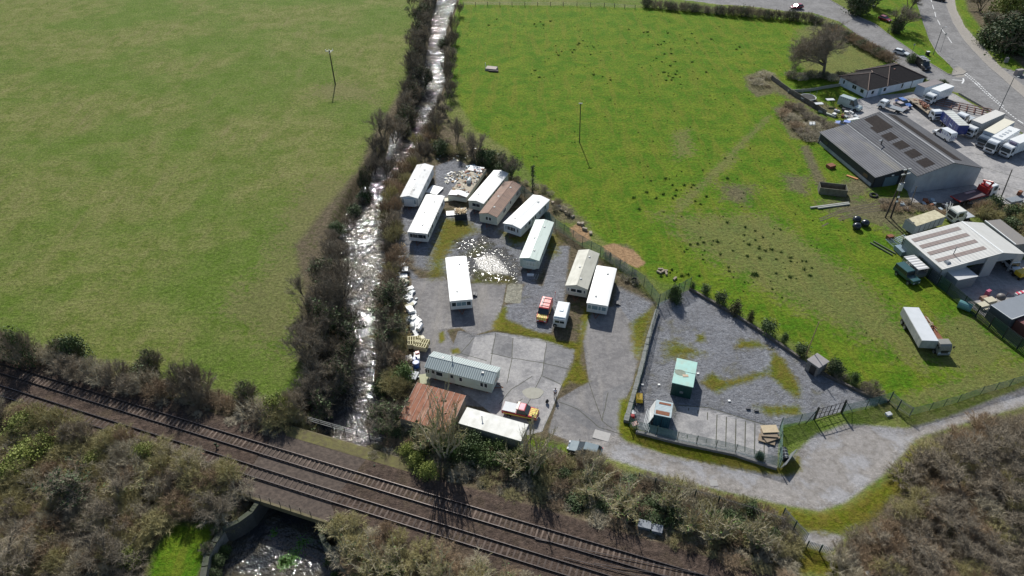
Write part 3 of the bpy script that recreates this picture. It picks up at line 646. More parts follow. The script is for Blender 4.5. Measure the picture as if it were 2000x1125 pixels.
def build_protos():
    for s in range(3):
        tr, tw, iv = tree_meshes(10+s, 'multi', 8, 3.4, 4300, .9); proto('bare%d' % s, [('trunk', M_('trunk', tr, BARK)), ('crown', M_('crown', tw, TWIG))])
        tr, tw, iv = tree_meshes(20+s, 'multi', 8, 3.2, 4200, .9, 1500); proto('ivy%d' % s, [('trunk', M_('trunk', tr, BARK)), ('crown', M_('crown', tw, TWIG)), ('ivy', M_('ivy', iv, LEAFD))])
        tr, tw, iv = tree_meshes(30+s, 'stems', 8, 2.6, 1500, .8, 160, .032); proto('stems%d' % s, [('trunk', M_('trunk', tr, TWIGP)), ('crown', M_('crown', tw, TWIGO)), ('ivy', M_('ivy', iv, LEAFM))])
        proto('bush%d' % s, [('stems', M_('stems', bush_mesh(40+s, 3, 2, 3200), TWIG))])
        proto('rbush%d' % s, [('stems', M_('stems', bush_mesh(50+s, 3, 2, 3200), TWIGR))])
        proto('obush%d' % s, [('stems', M_('stems', bush_mesh(60+s, 3, 2, 3200), TWIGO))])
        proto('pbush%d' % s, [('stems', M_('stems', bush_mesh(65+s, 3, 2, 2600), TWIGP))])
        proto('leafy%d' % s, [('foliage', M_('foliage', leafy_mesh(70+s, 3, 1.7, 3000, .24), LEAFM)), ('stems', M_('stems', bush_mesh(75+s, 2.6, 1.4, 500), TWIG))])
        proto('dark%d' % s, [('foliage', M_('foliage', leafy_mesh(80+s, 3, 1.7, 3400, .24), LEAFD)), ('stems', M_('stems', bush_mesh(85+s, 3.2, 1.8, 900), TWIG))])
        rg = np.random.default_rng(s); proto('mix%d' % s, [('stems', M_('stems', bush_mesh(45+s, 3, 2, 3600), TWIG)), ('foliage', M_('foliage', leafy_mesh(88+s, 2.7, 1.5, 1100, .2), LEAFD))])
        proto('ylw%d' % s, [('foliage', M_('foliage', leafy_mesh(90+s, 3, 1.7, 3000, .2), LEAFY)), ('stems', M_('stems', bush_mesh(95+s, 2.6, 1.4, 500), TWIGO))])
    tr, tw, iv = tree_meshes(5, 'oak', 12, 8, 26000, 1.2, tw=.032); proto('oak', [('trunk', M_('trunk', tr, BARK)), ('crown', M_('crown', tw, pm('twig oak', (.30, .25, .185), .9, (.18, .15, .11), 1)))])
    proto('cone', [('foliage', M_('foliage', leafy_mesh(99, 2, .75, 1500, .15), LEAFD)), ('trunk', M_('trunk', tube_np(.06, .7), BARK))])
    proto('conebrown', [('foliage', M_('foliage', leafy_mesh(98, 2, .75, 1500, .15), pm('leaf bronze', (.10, .085, .03), .8, (.05, .06, .02), 2, 1))), ('trunk', M_('trunk', tube_np(.06, .7), BARK))])
    proto('straw', [('blades', M_('blades', bush_mesh(3, .8, .9, 900, .02), STRAW))])
def tube_np(r, h):
    v = [(r*math.cos(a)*k, r*math.sin(a)*k, z) for z, k in ((-.2, 1), (h, .7)) for a in (0, 2.1, 4.2)]
    return np.array(v), np.array([(0, 1, 4, 3), (1, 2, 5, 4), (2, 0, 3, 5)])
PHT = {'bare': (8, 3.4), 'ivy': (8, 3.2), 'stems': (8, 2.6), 'oak': (12, 8), 'cone': (2, .75), 'conebrown': (2, .75)}
def plant(kind, px, h, r, name, label, cat, group=None, z=None, rz=None, at=None):
    """kind = prototype family; px = pixel of the foot"""
    vi = kind if kind in PROTO else '%s%d' % (kind, random.randrange(3))
    H0, R0 = PHT.get(kind, (3, 2)); p = at if at is not None else G(*px)
    zz = hz1(p[0], p[1]) if z is None else z
    o = thing(name, label, cat, (p[0], p[1], zz-.05), random.uniform(0, 6.28) if rz is None else rz, group)
    o.scale = (r/R0, r/R0, h/H0)
    for nm, me in PROTO[vi]:
        c = bpy.data.objects.new(nm, me); C.objects.link(c); c.parent = o
    return o
def pts_in(poly, n, mind=0.0, edge=0.0):
    P = np.array([(p[0], p[1]) for p in poly]); out = []; tries = 0
    while len(out) < n and tries < n*60:
        tries += 1; x = random.uniform(P[:, 0].min(), P[:, 0].max()); y = random.uniform(P[:, 1].min(), P[:, 1].max())
        if sdf(poly, np.array([x]), np.array([y]))[0] < edge: continue
        if mind and any((x-a)**2+(y-b)**2 < mind*mind for a, b in out): continue
        out.append((x, y))
    return out
def thicket(name, items):
    """ground-hugging scrub as one mass: items (kind, x, y, h, r)"""
    V = []; F = []; Mi = []; mats = []; o = 0
    for kind, x, y, h, r in items:
        vi = kind if kind in PROTO else '%s%d' % (kind, random.randrange(3)); H0, R0 = PHT.get(kind, (3, 2))
        a = random.uniform(0, 6.28); ca, sa = math.cos(a), math.sin(a); z = hz1(x, y)-.1
        for nm, me in PROTO[vi]:
            if nm == 'trunk': continue
            if vi not in NOHIDE: NOHIDE[vi] = {}
            if nm not in NOHIDE[vi]:
                c = np.empty(len(me.vertices)*3, np.float32); me.vertices.foreach_get('co', c); f = np.empty(len(me.loops), np.int32); me.loops.foreach_get('vertex_index', f)
                k = me.polygons[0].loop_total; f = f.reshape(-1, k)
                if k == 4: f = np.concatenate([f[:, :3], f[:, [0, 2, 3]]])
                NOHIDE[vi][nm] = (c.reshape(-1, 3), f)
            c, f = NOHIDE[vi][nm]; mt = me.materials[0]
            if mt not in mats: mats.append(mt)
            s = r/R0; q = np.stack([(c[:, 0]*ca-c[:, 1]*sa)*s+x, (c[:, 0]*sa+c[:, 1]*ca)*s+y, c[:, 2]*h/H0+z], 1)
            V.append(q); F.append(f+o); Mi.append(np.full(len(f), mats.index(mt))); o += len(q)
    ob = npmesh(name, np.concatenate(V), np.concatenate(F), mats, midx=np.concatenate(Mi)); ob['kind'] = 'stuff'; return ob
def vegetation():
    U = random.uniform
    # --- left bank of the river
    gl = 'bare trees along the west river bank'
    for i, (x, y, r, h) in enumerate([(815,48,2.8,8),(806,20,2.5,7),(822,92,2.2,6),(812,150,3.4,9),(826,158,3.0,9),(800,178,2.6,7),(770,262,3.6,8),(748,268,3.8,8),(790,248,2.5,6),(735,300,3,7),(757,330,3,7),(728,322,2.5,6)]):
        plant('bare' if i % 4 else 'ivy', (x, y), h, r, 'bare_tree', 'leafless grey brown tree on the left bank upstream of the caravan site', 'tree', gl)
    for i in range(26):
        t = i/25; x = 838-t*50+U(-9, 9); y = -12+t*240
        plant('bare' if i % 5 else 'mix', (x, y), U(4.5, 8), U(2.0, 3.2), 'bare_tree', 'leafless grey brown tree on the left bank upstream of the caravan site', 'tree', gl)
    for i, (x, y, r, h) in enumerate([(706,360,1.2,8),(716,352,1.3,7)]): plant('ivy', (x, y), h, r, 'ivy_clad_tree', ['narrow ivy covered tree at the river bend level with the caravans', 'second narrow ivy covered tree just right of its taller twin'][i], 'tree')
    gl = 'large bare trees on the west bank'
    for i, (x, y, r, h) in enumerate([(655,520,3.4,7),(668,560,3.2,8),(630,560,3.2,7),(610,600,3.4,7),(650,620,3.8,9),(675,640,3.4,9),(612,660,3.2,8),(640,690,3.6,9),(668,700,3.2,9),(610,720,3.2,8),(640,750,3.4,8),(662,745,2.8,8),(600,690,3,7),(655,585,3.2,8),(620,795,3,6),(597,780,3,6),(585,810,3,5),(640,650,3,8)]):
        plant(['bare', 'bare', 'ivy'][i % 3], (x, y), h, r, 'bare_tree', 'large leafless tree in the thick row on the left bank opposite the yard', 'tree', gl)
    gl = 'low bank bushes at the river bend'
    for i, (x, y) in enumerate([(690,398),(680,412),(668,428),(655,445),(645,470),(698,380),(708,372),(662,470),(650,490)]):
        plant('bush' if i % 3 else 'dark', (x, y), 2.2, 1.9, 'bush', 'low dark bush on the steep left bank at the river bend', 'bush', gl)
    # --- right bank
    gr = 'bare trees along the east river bank'
    for i, (x, y, r, h) in enumerate([(878,100,1.8,5),(880,135,2.0,6),(874,165,2.4,8),(882,190,2.0,6),(890,85,1.6,4)]):
        plant('bare', (x, y), h, r, 'bare_tree', 'leafless tree on the right bank beside the bright green field', 'tree', gr)
    for x, y in [(894,30),(888,60),(880,88),(874,112),(876,142),(880,158),(872,182),(866,205),(860,225),(850,240),(872,225)]: plant('bare' if y % 4 else 'bush', (x+U(-3, 5), y), U(3, 6), U(1.8, 2.8), 'bare_tree', 'leafless tree on the right bank beside the bright green field', 'tree', gr)
    plant('dark', (868,75), 2.5, 2.2, 'bush', 'rounded dark evergreen bush overhanging the upper river', 'bush')
    for lab, (x, y, r, h) in zip(['leafless tree nearest the river north of the caravans', 'tall leafless tree just right of the rubble clearing', 'round leafless tree between its tall neighbour and the field', 'round leafless tree standing behind the brown roofed caravan'], [(849,268,2.2,6),(893,284,2.6,8),(928,312,3.5,7),(999,352,3.0,8)]):
        plant('ivy' if y > 350 else 'bare', (x, y), h, r, 'bare_tree', lab, 'tree')
    gb = 'scrub between river and yard'
    k = 0
    for px, n, kinds in (([(832,250),(870,262),(820,330),(790,360),(775,420),(790,520),(765,540),(748,440),(752,380),(790,330)], 34, ['obush', 'rbush', 'bush']),
                         ([(752,530),(775,530),(782,600),(785,660),(784,700),(770,760),(745,720),(752,640)], 24, ['rbush', 'bush', 'bush', 'obush']),
                         ([(865,285),(990,330),(985,345),(900,305),(860,300)], 9, ['bush', 'dark', 'obush'])):
        for x, y in pts_in(GP(px), n, 1.6):
            plant(random.choice(kinds), None, U(2.0, 3.4), U(1.5, 2.3), 'bush', 'brown leafless bush in the scrub between the river and the caravan yard', 'bush', gb, at=(x, y))
    for lab, (x, y, r, h) in zip(['broad leafless tree leaning over the river beside the white rubbish', 'leafless tree on the right bank above the pallets', 'mossy leafless tree right of the river near the railing', 'leafless tree between river and rust red shed'], [(762,600,3.6,7),(768,665,3.4,7),(735,815,3.2,5),(765,835,3.2,6)]):
        plant('bare' if x < 760 else 'ivy', (x, y), h, r, 'bare_tree', lab, 'tree')
    for i, (x, y, r, h) in enumerate([(790,745,1.9,2.6),(778,770,2,3),(752,795,2,3),(765,760,1.8,2.6),(745,750,1.6,2.4)]):
        plant('leafy' if i % 2 == 0 else 'obush', (x, y), h, r, 'bush', 'green bush between the river and the rust red shed', 'bush', 'green bushes by the rusty shed')
    # --- hedge on the far side of the railway
    gh = 'lineside hedge above the railway'
    for i, (x, y, r, h, k) in enumerate([(-25,690,2.6,5,'mix'),(8,700,2.3,5,'bush'),(30,712,1.6,3,'pbush'),(60,718,2.6,6.5,'mix'),(92,708,1.7,3,'pbush'),(110,716,1.8,3,'pbush'),(128,702,2.2,4,'mix'),(152,704,2.2,4,'dark'),
            (140,735,2.2,3,'bush'),(165,745,2.2,3,'bush'),(190,742,2.2,3.4,'pbush'),(210,756,2.2,3.4,'pbush'),(236,752,2.4,4,'bush'),(258,770,2.2,3,'bush'),(300,722,1.8,4,'mix'),(290,765,2.2,3.4,'pbush'),(282,745,2.2,3.4,'mix'),(315,782,2.2,3,'rbush'),(335,772,1.8,2.4,'rbush'),
            (372,775,2.8,6.5,'bush'),(395,782,2.6,6,'bush'),(385,765,2.2,6,'bush'),(425,795,2,2.4,'rbush'),(448,800,1.8,2.2,'rbush'),(484,785,1.8,4,'mix'),(480,800,1.6,2.4,'rbush'),(500,815,2.4,3.4,'pbush'),(525,822,2.4,3.4,'bush'),(545,812,2.2,3.6,'ylw'),(560,830,2.6,4,'obush'),(590,828,2.4,4,'obush'),(575,808,2.4,5,'bush'),(-60,680,2.6,5,'bush'),(-100,665,2.6,5,'mix'),(605,838,1.9,3,'mix'),(535,838,1.8,2.4,'obush')]):
        plant(k, (x, y), h, r, 'hedge_bush', 'bush in the unkempt hedge between the left field and the railway', 'bush', gh)
    # --- strip between the yard and the railway
    for lab, (x, y, r, h) in zip(['tall many stemmed leafless tree in front of the rusty shed', 'smaller many stemmed tree left of the tallest one', 'many stemmed leafless tree in front of the white container', 'twiggy many stemmed tree at the right end of the white container', 'tangled many stemmed tree below the parked blue car', 'sapling clump by the track opposite the fenced compound', 'sapling clump nearest the palisade fence by the railway', 'sapling clump right of the trackside cabinet', 'spreading sapling clump left of the trackside cabinet', 'thin sapling clump at the corner of the palisade fence'],
                                 [(868,895,3.6,13),(832,885,2.6,6),(1037,925,3.2,10),(1005,915,2.6,4.5),(1150,960,3,4.5),(1300,1000,2.6,6),(1400,1050,2.8,6),(1340,1040,2.4,5),(1215,1000,3,5),(1470,1060,2.6,6)]):
        plant('stems', (x, y), h, r, 'sapling_clump', lab, 'tree')
    for x, y in [(1140,905),(1155,908),(1168,912)]: plant('pbush', (x, y), 2.6, 1.5, 'bush', 'pale leafless bush partly hiding the parked blue grey car', 'bush', 'bushes at the parked car')
    for i, (x, y) in enumerate([(815,912),(838,935),(800,890)]): plant('ylw', (x, y), 2.2, 1.5, 'bush', 'bright yellow green bush below the rust red shed', 'bush', 'yellow green bushes by the railway')
    items = []
    A = GP([(770,838),(820,835),(900,868),(1025,905),(1070,890),(1110,905),(1200,930),(1330,955),(1430,985),(1500,1010),(1550,1055),(1545,1090),(1440,1060),(1330,1040),(1180,1000),(1000,950),(880,925),(760,880)])
    for x, y in pts_in(A, 150, 1.0):
        items.append((random.choice(['obush', 'pbush', 'obush', 'bush', 'rbush', 'dark', 'pbush']), x, y, U(.9, 2.0), U(1.2, 2.0)))
    A = GP([(900,868),(1030,905),(1050,925),(900,905),(800,860)])
    for x, y in pts_in(A, 30, 1.0): items.append((random.choice(['leafy', 'leafy', 'dark']), x, y, U(1.5, 2.8), U(1.2, 1.9)))
    A = GP([(620,862),(760,880),(880,930),(1000,960),(1180,1010),(1330,1050),(1540,1095),(1550,1140),(1400,1100),(1100,1005),(850,930),(700,890)])
    for x, y in pts_in(A, 260, .7): items.append((random.choice(['straw', 'rbush', 'pbush', 'straw', 'straw', 'obush']), x, y, U(.35, 1.0), U(.7, 1.5)))
    for x, y in pts_in(GP([(600,820),(560,850),(420,800),(340,785),(200,745),(60,715),(0,695),(0,705),(200,762),(400,822),(560,868),(620,868)]), 70, .8): items.append((random.choice(['straw', 'rbush', 'pbush']), x, y, U(.35, .8), U(.7, 1.2)))
    thicket('trackside_scrub', items)
    # --- below the railway, left
    items = []
    Lp = GP([(-120,780),(0,800),(120,838),(240,868),(330,893),(420,925),(490,958),(505,985),(470,1010),(430,1015),(345,1010),(300,1040),(270,1100),(255,1200),(100,1240),(-200,1250)])
    for x, y in pts_in(Lp, 300, 1.15):
        k = random.choice(['obush', 'pbush', 'bush', 'obush', 'rbush', 'ylw' if random.random() < .3 else 'pbush', 'obush'])
        items.append((k, x, y, U(1.4, 3.2), U(1.3, 2.4)))
    thicket('embankment_scrub', items)
    for x, y, k in [(432,1062,'leafy'),(420,1085,'dark'),(412,1112,'dark'),(404,1075,'mix'),(506,955,'dark'),(495,975,'leafy'),(480,992,'mix'),(636,1078,'leafy'),(648,1105,'leafy'),(668,1092,'mix'),(425,1040,'mix')]: plant(k, (x, y), 1.2, .9, 'bush', 'small bush rooted in the stone walls below the bridge', 'bush', 'wall bushes below the bridge')
    for lab, kd, (x, y, r, h) in zip(['yellow green gorse mound at the far left below the tracks', 'yellow green gorse mound left of the first bare tree', 'low yellow green gorse below the largest mound', 'ivy grown leafless tree below the tracks at left', 'silvery leafless tree above the small grass slope', 'pale leafless tree beside the wing wall', 'leafless tree at the lower left corner', 'mossy leafless tree in the middle of the left thicket', 'dark leafless tree left of the small grass slope'],
                          ['ylw', 'ylw', 'ylw', 'ivy', 'bare', 'bare', 'bare', 'stems', 'bare'], [(60,905,2.6,3),(95,880,2.2,2.6),(30,935,2.4,2.6),(150,985,3.8,6),(235,1005,3.4,5.5),(420,1005,2.8,4),(40,1110,4,6),(260,960,3,4.5),(215,1090,3.6,5)]):
        plant(kd, (x, y), h, r, 'gorse_bush' if kd == 'ylw' else 'bare_tree', lab, 'bush' if kd == 'ylw' else 'tree')
    # --- below the railway, centre
    items = []
    Cp = GP([(618,1000),(660,1005),(760,1050),(900,1100),(1010,1135),(1100,1165),(1100,1260),(740,1290),(700,1150),(665,1090),(640,1040)])
    for x, y in pts_in(Cp, 75, 1.1): items.append((random.choice(['obush', 'pbush', 'rbush', 'obush']), x, y, U(.8, 2.0), U(1.1, 1.9)))
    thicket('riverside_scrub', items)
    gs = 'olive saplings beside the lower tracks'
    for x, y, h in [(780,1110,4.6),(850,1130,5),(930,1150,5),(1000,1165,4.6),(700,1085,3.4),(890,1180,6),(810,1170,5),(960,1200,6),(740,1120,4),(1040,1190,4.6),(650,1040,3)]:
        plant('stems', (x, y), h, 2.2, 'sapling_clump', 'slender olive green saplings crowding the lower side of the tracks', 'tree', gs)
    plant('leafy', (770,1125), 1.5, 1.5, 'bush', 'small bright green bush at the foot of the olive saplings', 'bush')
    # --- lower right thicket
    items = []
    Rp = GP([(1780,905),(1830,870),(1900,840),(1990,810),(2150,760),(2400,700),(2500,1300),(1620,1300),(1635,1110),(1660,1060),(1735,1030),(1740,960)])
    for x, y in pts_in(Rp, 330, 1.25):
        items.append((random.choice(['rbush', 'bush', 'rbush', 'pbush', 'obush', 'bush', 'straw']), x, y, U(1.5, 3.2), U(1.5, 2.5)))
    Rp = GP([(1380,1090),(1560,1100),(1560,1200),(1500,1200)])
    for x, y in pts_in(Rp, 14, 1.3): items.append((random.choice(['rbush', 'straw']), x, y, U(.8, 1.6), U(1.2, 2)))
    thicket('hillside_scrub', items)
    gt = 'bare trees in the lower right thicket'
    for i, (x, y, r, h) in enumerate([(1850,925,3.6,4.5),(1890,905,3.6,5),(1940,890,3.6,5),(1990,880,3.6,5),(1880,960,3.4,4.6),(1950,960,3.6,5),(1820,1010,3,3.6),(1880,1060,3.4,4),(1980,1020,3.6,4.4),(1730,1090,2.8,3.4),(1800,1110,3.2,3.6),(1930,1120,3.4,4)]):
        plant('bare', (x, y), h, r, 'bare_tree', 'reddish brown leafless tree rising from the thicket at lower right', 'tree', gt)
    # --- compound wall shrubs
    gc = 'clipped shrubs along the compound wall'
    for x, y, h, r, k, lab in [(1315,588,3.0,1.35,'leafy','largest round shrub at the mesh gate corner of the compound'), (1377,574,1.9,.75,'cone',None), (1406,594,2.4,1.0,'cone',None), (1435,613,2.5,1.05,'conebrown','bronze tinted shrub among the green ones on the compound wall'), (1464,628,2.1,.6,'conebrown','thin see-through shrub on the compound wall'), (1497,650,2.4,1.15,'cone',None),
                            (1530,670,2,.55,'cone',None), (1563,692,2,.95,'cone',None), (1481,898,1.6,.72,'leafy','small round shrub on the roadside bank of the compound'), (1665,748,1.8,1,'leafy','yellowish shrub at the narrow end of the compound'), (1628,728,2.2,1.4,'dark','dark bush right of the stone hut'), (1352,566,1.6,.45,'cone',None), (1700,768,2.2,1.5,'bush','leafless bush near the tip of the compound')]:
        plant(k, (x, y), h, r, 'shrub', lab or 'clipped dark green shrub on the compound wall', 'shrub', None if lab else gc)
    for x, y in [(1605,722),(1640,738),(1690,760),(1715,775)]: plant('bush', (x, y), 1.2, 1.1, 'bush', 'low straggly growth at the narrow end of the compound', 'bush', 'straggly growth by the stone hut')
    # along the chain link fence
    for x, y in [(1090,400),(1100,410),(1112,420),(1075,380),(1085,412),(1060,372),(1045,366),(1025,360),(1010,355)] + [(1186,505),(1198,512),(1210,520),(1222,528),(1236,536),(1222,545),(1240,552)]:
        plant(random.choice(['pbush', 'bush']), (x, y), U(.8, 1.8), U(.8, 1.3), 'bush', 'straggly dead growth along the chain link fence', 'bush', 'dead growth on the chain link fence')
    # --- top right
    plant('oak', (1607,150), 15.5, 10.5, 'bare_tree', 'largest tree, a spreading leafless oak behind the white bungalow', 'tree', rz=1.0)
    gd = 'hedge along the upper road'
    for i in range(22):
        t = i/21; x = 1262+t*330; y = 14+t*30
        plant('bush' if i % 3 else 'mix', (x, y), U(2.2, 3.4), U(2, 2.8), 'hedge_bush', 'bush in the brown hedge between the green field and the upper road', 'bush', gd)
    for i in range(12):
        t = i/11; plant('rbush' if i % 3 else 'mix', (1622+t*115, 60+t*62), 2.6, 2.6, 'hedge_bush', 'bush in the reddish hedge between the oak and the side road', 'bush', 'reddish roadside hedge')
    for i in range(9):
        plant('pbush' if i % 2 else 'mix', (1545+i*16, 152+U(-4, 6)), 1.8, 2.2, 'hedge_bush', 'pale bush in the rough growth under the spreading oak', 'bush', 'rough growth under the oak')
    for lab, k, x, y, r, h in [('dark evergreen tree at the top edge above the side road', 'dark', 1672, 28, 4.5, 7), ('ivy clad tree at the top edge between the two roads', 'ivy', 1706, 14, 5, 9), ('leafless tree between the two roads beside the red car', 'bare', 1760, 58, 5.5, 8), ('dark bush between the two roads', 'dark', 1748, 64, 2.5, 4), ('leafless tree at the top edge left of the main road', 'bare', 1775, 20, 5, 9),
                               ('yellow tinged tree at the top right beyond the main road', 'ylw', 1965, 40, 6, 9), ('dark tree mass beyond the footpath at top right', 'dark', 1960, 100, 7, 8), ('dark tree at the right edge beyond the road', 'dark', 2010, 95, 7, 8), ('ivy clad tree behind the yellow tinged one', 'ivy', 1935, 60, 6, 8), ('dark bush right of the grass verge at top right', 'dark', 1925, 85, 4, 4.5), ('tree beyond the top right corner', 'dark', 2040, 40, 8, 10), ('dark tree above the yellow tinged one', 'dark', 1985, 15, 7, 9), ('tree above the footpath at the top edge', 'bare', 1915, 20, 5, 7)]:
        plant(k, (x, y), h, r, 'tree', lab, 'tree')
    for x, y in [(1815,168),(1825,172),(1838,178),(1800,160)]: plant('leafy' if x < 1830 else 'dark', (x, y), 1.4, 1.3, 'hedge_bush', 'clipped hedge bush between the bungalow and the side road', 'bush', 'hedge at the bungalow gable')
    plant('leafy', (1780,122), 2.2, 1.6, 'bush', 'bright leafy bush behind the bungalow by the white car', 'bush'); plant('dark', (1841,166), 1.2, 1.4, 'bush', 'round clipped bush at the yard entrance', 'bush')
    for x, y, k in [(1480,165,'pbush'),(1470,155,'straw'),(1495,150,'pbush'),(1500,170,'straw'),(1530,225,'rbush'),(1545,235,'pbush'),(1555,250,'rbush'),(1570,262,'bush'),(1585,250,'pbush'),(1575,232,'bush'),(1600,240,'bush'),(1560,215,'bush'),(1600,265,'pbush'),(1620,250,'bush'),(1540,210,'rbush'),(1580,272,'pbush')]:
        plant(k, (x, y), 1.5, 2.4, 'brush_pile', 'heap of cut brushwood dumped behind the long barn', 'brushwood', 'brushwood heaps behind the barn')
    items = []
    for x, y in pts_in(GP([(1900,420),(1950,405),(2010,420),(2100,460),(2150,560),(2030,500),(1990,475),(1960,450),(1925,432)]), 40, 1.2): items.append((random.choice(['obush', 'dark', 'ylw', 'rbush']), x, y, U(1.6, 3), U(1.6, 2.6)))
    for x, y in pts_in(GP([(1700,398),(1760,395),(1830,405),(1850,420),(1800,412),(1740,412)]), 10, 1.5): items.append((random.choice(['rbush', 'bush']), x, y, .9, 1.3))
    thicket('bank_scrub', items)
    # rushes and tussocks in the grazed field
    rng = np.random.default_rng(3); V = []; F = []; o = 0
    F0 = GP([(900,30),(1230,25),(1540,60),(1520,160),(1500,230),(1600,350),(1720,470),(1850,590),(1960,690),(1800,740),(1600,660),(1420,580),(1250,500),(1100,380),(990,270),(905,180)])
    cl = [G(*q) for q in [(1050,45),(975,47),(1290,90),(1300,105),(1130,95),(1110,100),(1160,95),(1320,160),(1340,155),(1325,145),(1350,75),(1265,65),(1380,70),(1420,88),(1345,130),(1060,140),(1330,395),(1355,378),(1290,370),(1310,365),(1275,395),(1400,320),(1270,240),(1180,150),(1340,480),(1390,490),(1450,460),(1470,480),(1550,520),(1560,515),(1500,560),(1480,540),(1440,540),(1350,520),(1330,530)]]
    pts = []
    for c in cl:
        for _ in range(random.randint(3, 8)): pts.append((c.x+random.gauss(0, 2.4), c.y+random.gauss(0, 3.0), U(.1, .6)))
    pts += [(x, y, U(.06, .22)) for x, y in pts_in(F0, 300)]
    for x, y, s in pts:
        n = int(26+60*s); a = rng.uniform(0, 2*PI, n); d = unit(np.stack([np.cos(a)*.7, np.sin(a)*.7, np.ones(n)], 1)); p = np.array([x, y, hz1(x, y)])+np.stack([rng.normal(0, s*.35, n), rng.normal(0, s*.35, n), np.zeros(n)], 1)
        v, f = slivers(p, d, rng.uniform(.3, .8, n)*s+.08, np.full(n, .07), rng); V.append(v); F.append(f+o); o += len(v)
    ob = npmesh('rush_tufts', np.concatenate(V), np.concatenate(F), pm('rush', (.065, .14, .015), .85, (.12, .14, .04), .5)); ob['kind'] = 'stuff'
# ------------------------------------------------------------------ common materials for built things
GLASS = pm('window glass', (.02, .03, .035), .12, (.04, .05, .055), 2, .6, spec=.8)
GLASSB = pm('curtained glass', (.22, .32, .36), .2, (.12, .18, .2), 3, .8, spec=.7)
TYRE = pm('tyre', (.02, .02, .02), .85); RIM = pm('rim', (.35, .35, .36), .4, metal=.6); BLACK = pm('black plastic', (.02, .02, .022), .5)
STEEL = pm('galvanised', (.35, .37, .38), .45, (.22, .23, .24), 6, .7, metal=.5); WHITE = pm('white gloss', (.80, .80, .78), .35, (.66, .66, .63), 2, .5)
TIMBER = pm('timber', (.42, .29, .16), .8, (.26, .18, .10), 5, .8); RUST = pm('rust', (.26, .09, .04), .85, (.13, .055, .03), 4, .9)
DKGREEN = pm('fence green', (.03, .075, .055), .5, (.02, .05, .04), 3); CONC = pm('concrete block', (.30, .29, .28), .9, (.19, .185, .17), 1.5, .8, bump=.01)
AMBER = pm('lamp glass', (.75, .35, .1), .2); RED = pm('red plastic', (.5, .03, .03), .4); HEAD = pm('headlight glass', (.7, .72, .75), .12)
def frame3(FL, FR, BR, z):
    """heading and size of an oblong whose front corners and one back corner are seen at the height z"""
    fl, fr, br = G(*FL, z), G(*FR, z), G(*BR, z); f = fr-br; L = f.length; u = f/L; n = Vector((-u.y, u.x, 0)); W = (fl-fr).dot(n)
    c = (fr+br)/2+n*W/2; return (c.x, c.y, 0), math.atan2(u.y, u.x), L, abs(W)
def window(mbw, parent, c, w, h, face, frame, pane, proud=.03):
    """face: 'x+','x-','y+','y-' side of the thing"""
    x, y, z = c; t = .05; f = MB(); g = MB(); sx = face[0] == 'x'; sg = 1 if face[1] == '+' else -1
    def bx(m, a, dz, ww, hh, d, off): m.box((x+sg*off, y+a, z+dz) if sx else (x+a, y+sg*off, z+dz), (d, ww, hh) if sx else (ww, d, hh))
    bx(f, 0, h/2+t/2, w+2*t, t, .05, proud*.6); bx(f, 0, -h/2-t/2, w+2*t, t, .05, proud*.6); bx(f, -w/2-t/2, 0, t, h, .05, proud*.6); bx(f, w/2+t/2, 0, t, h, .05, proud*.6)
    if w > 1.1: bx(f, 0, 0, t, h, .04, proud*.75)
    bx(g, 0, 0, w, h, .02, proud*.5)
    o = f.build('window', frame, parent); g.build('pane', pane, o); return o
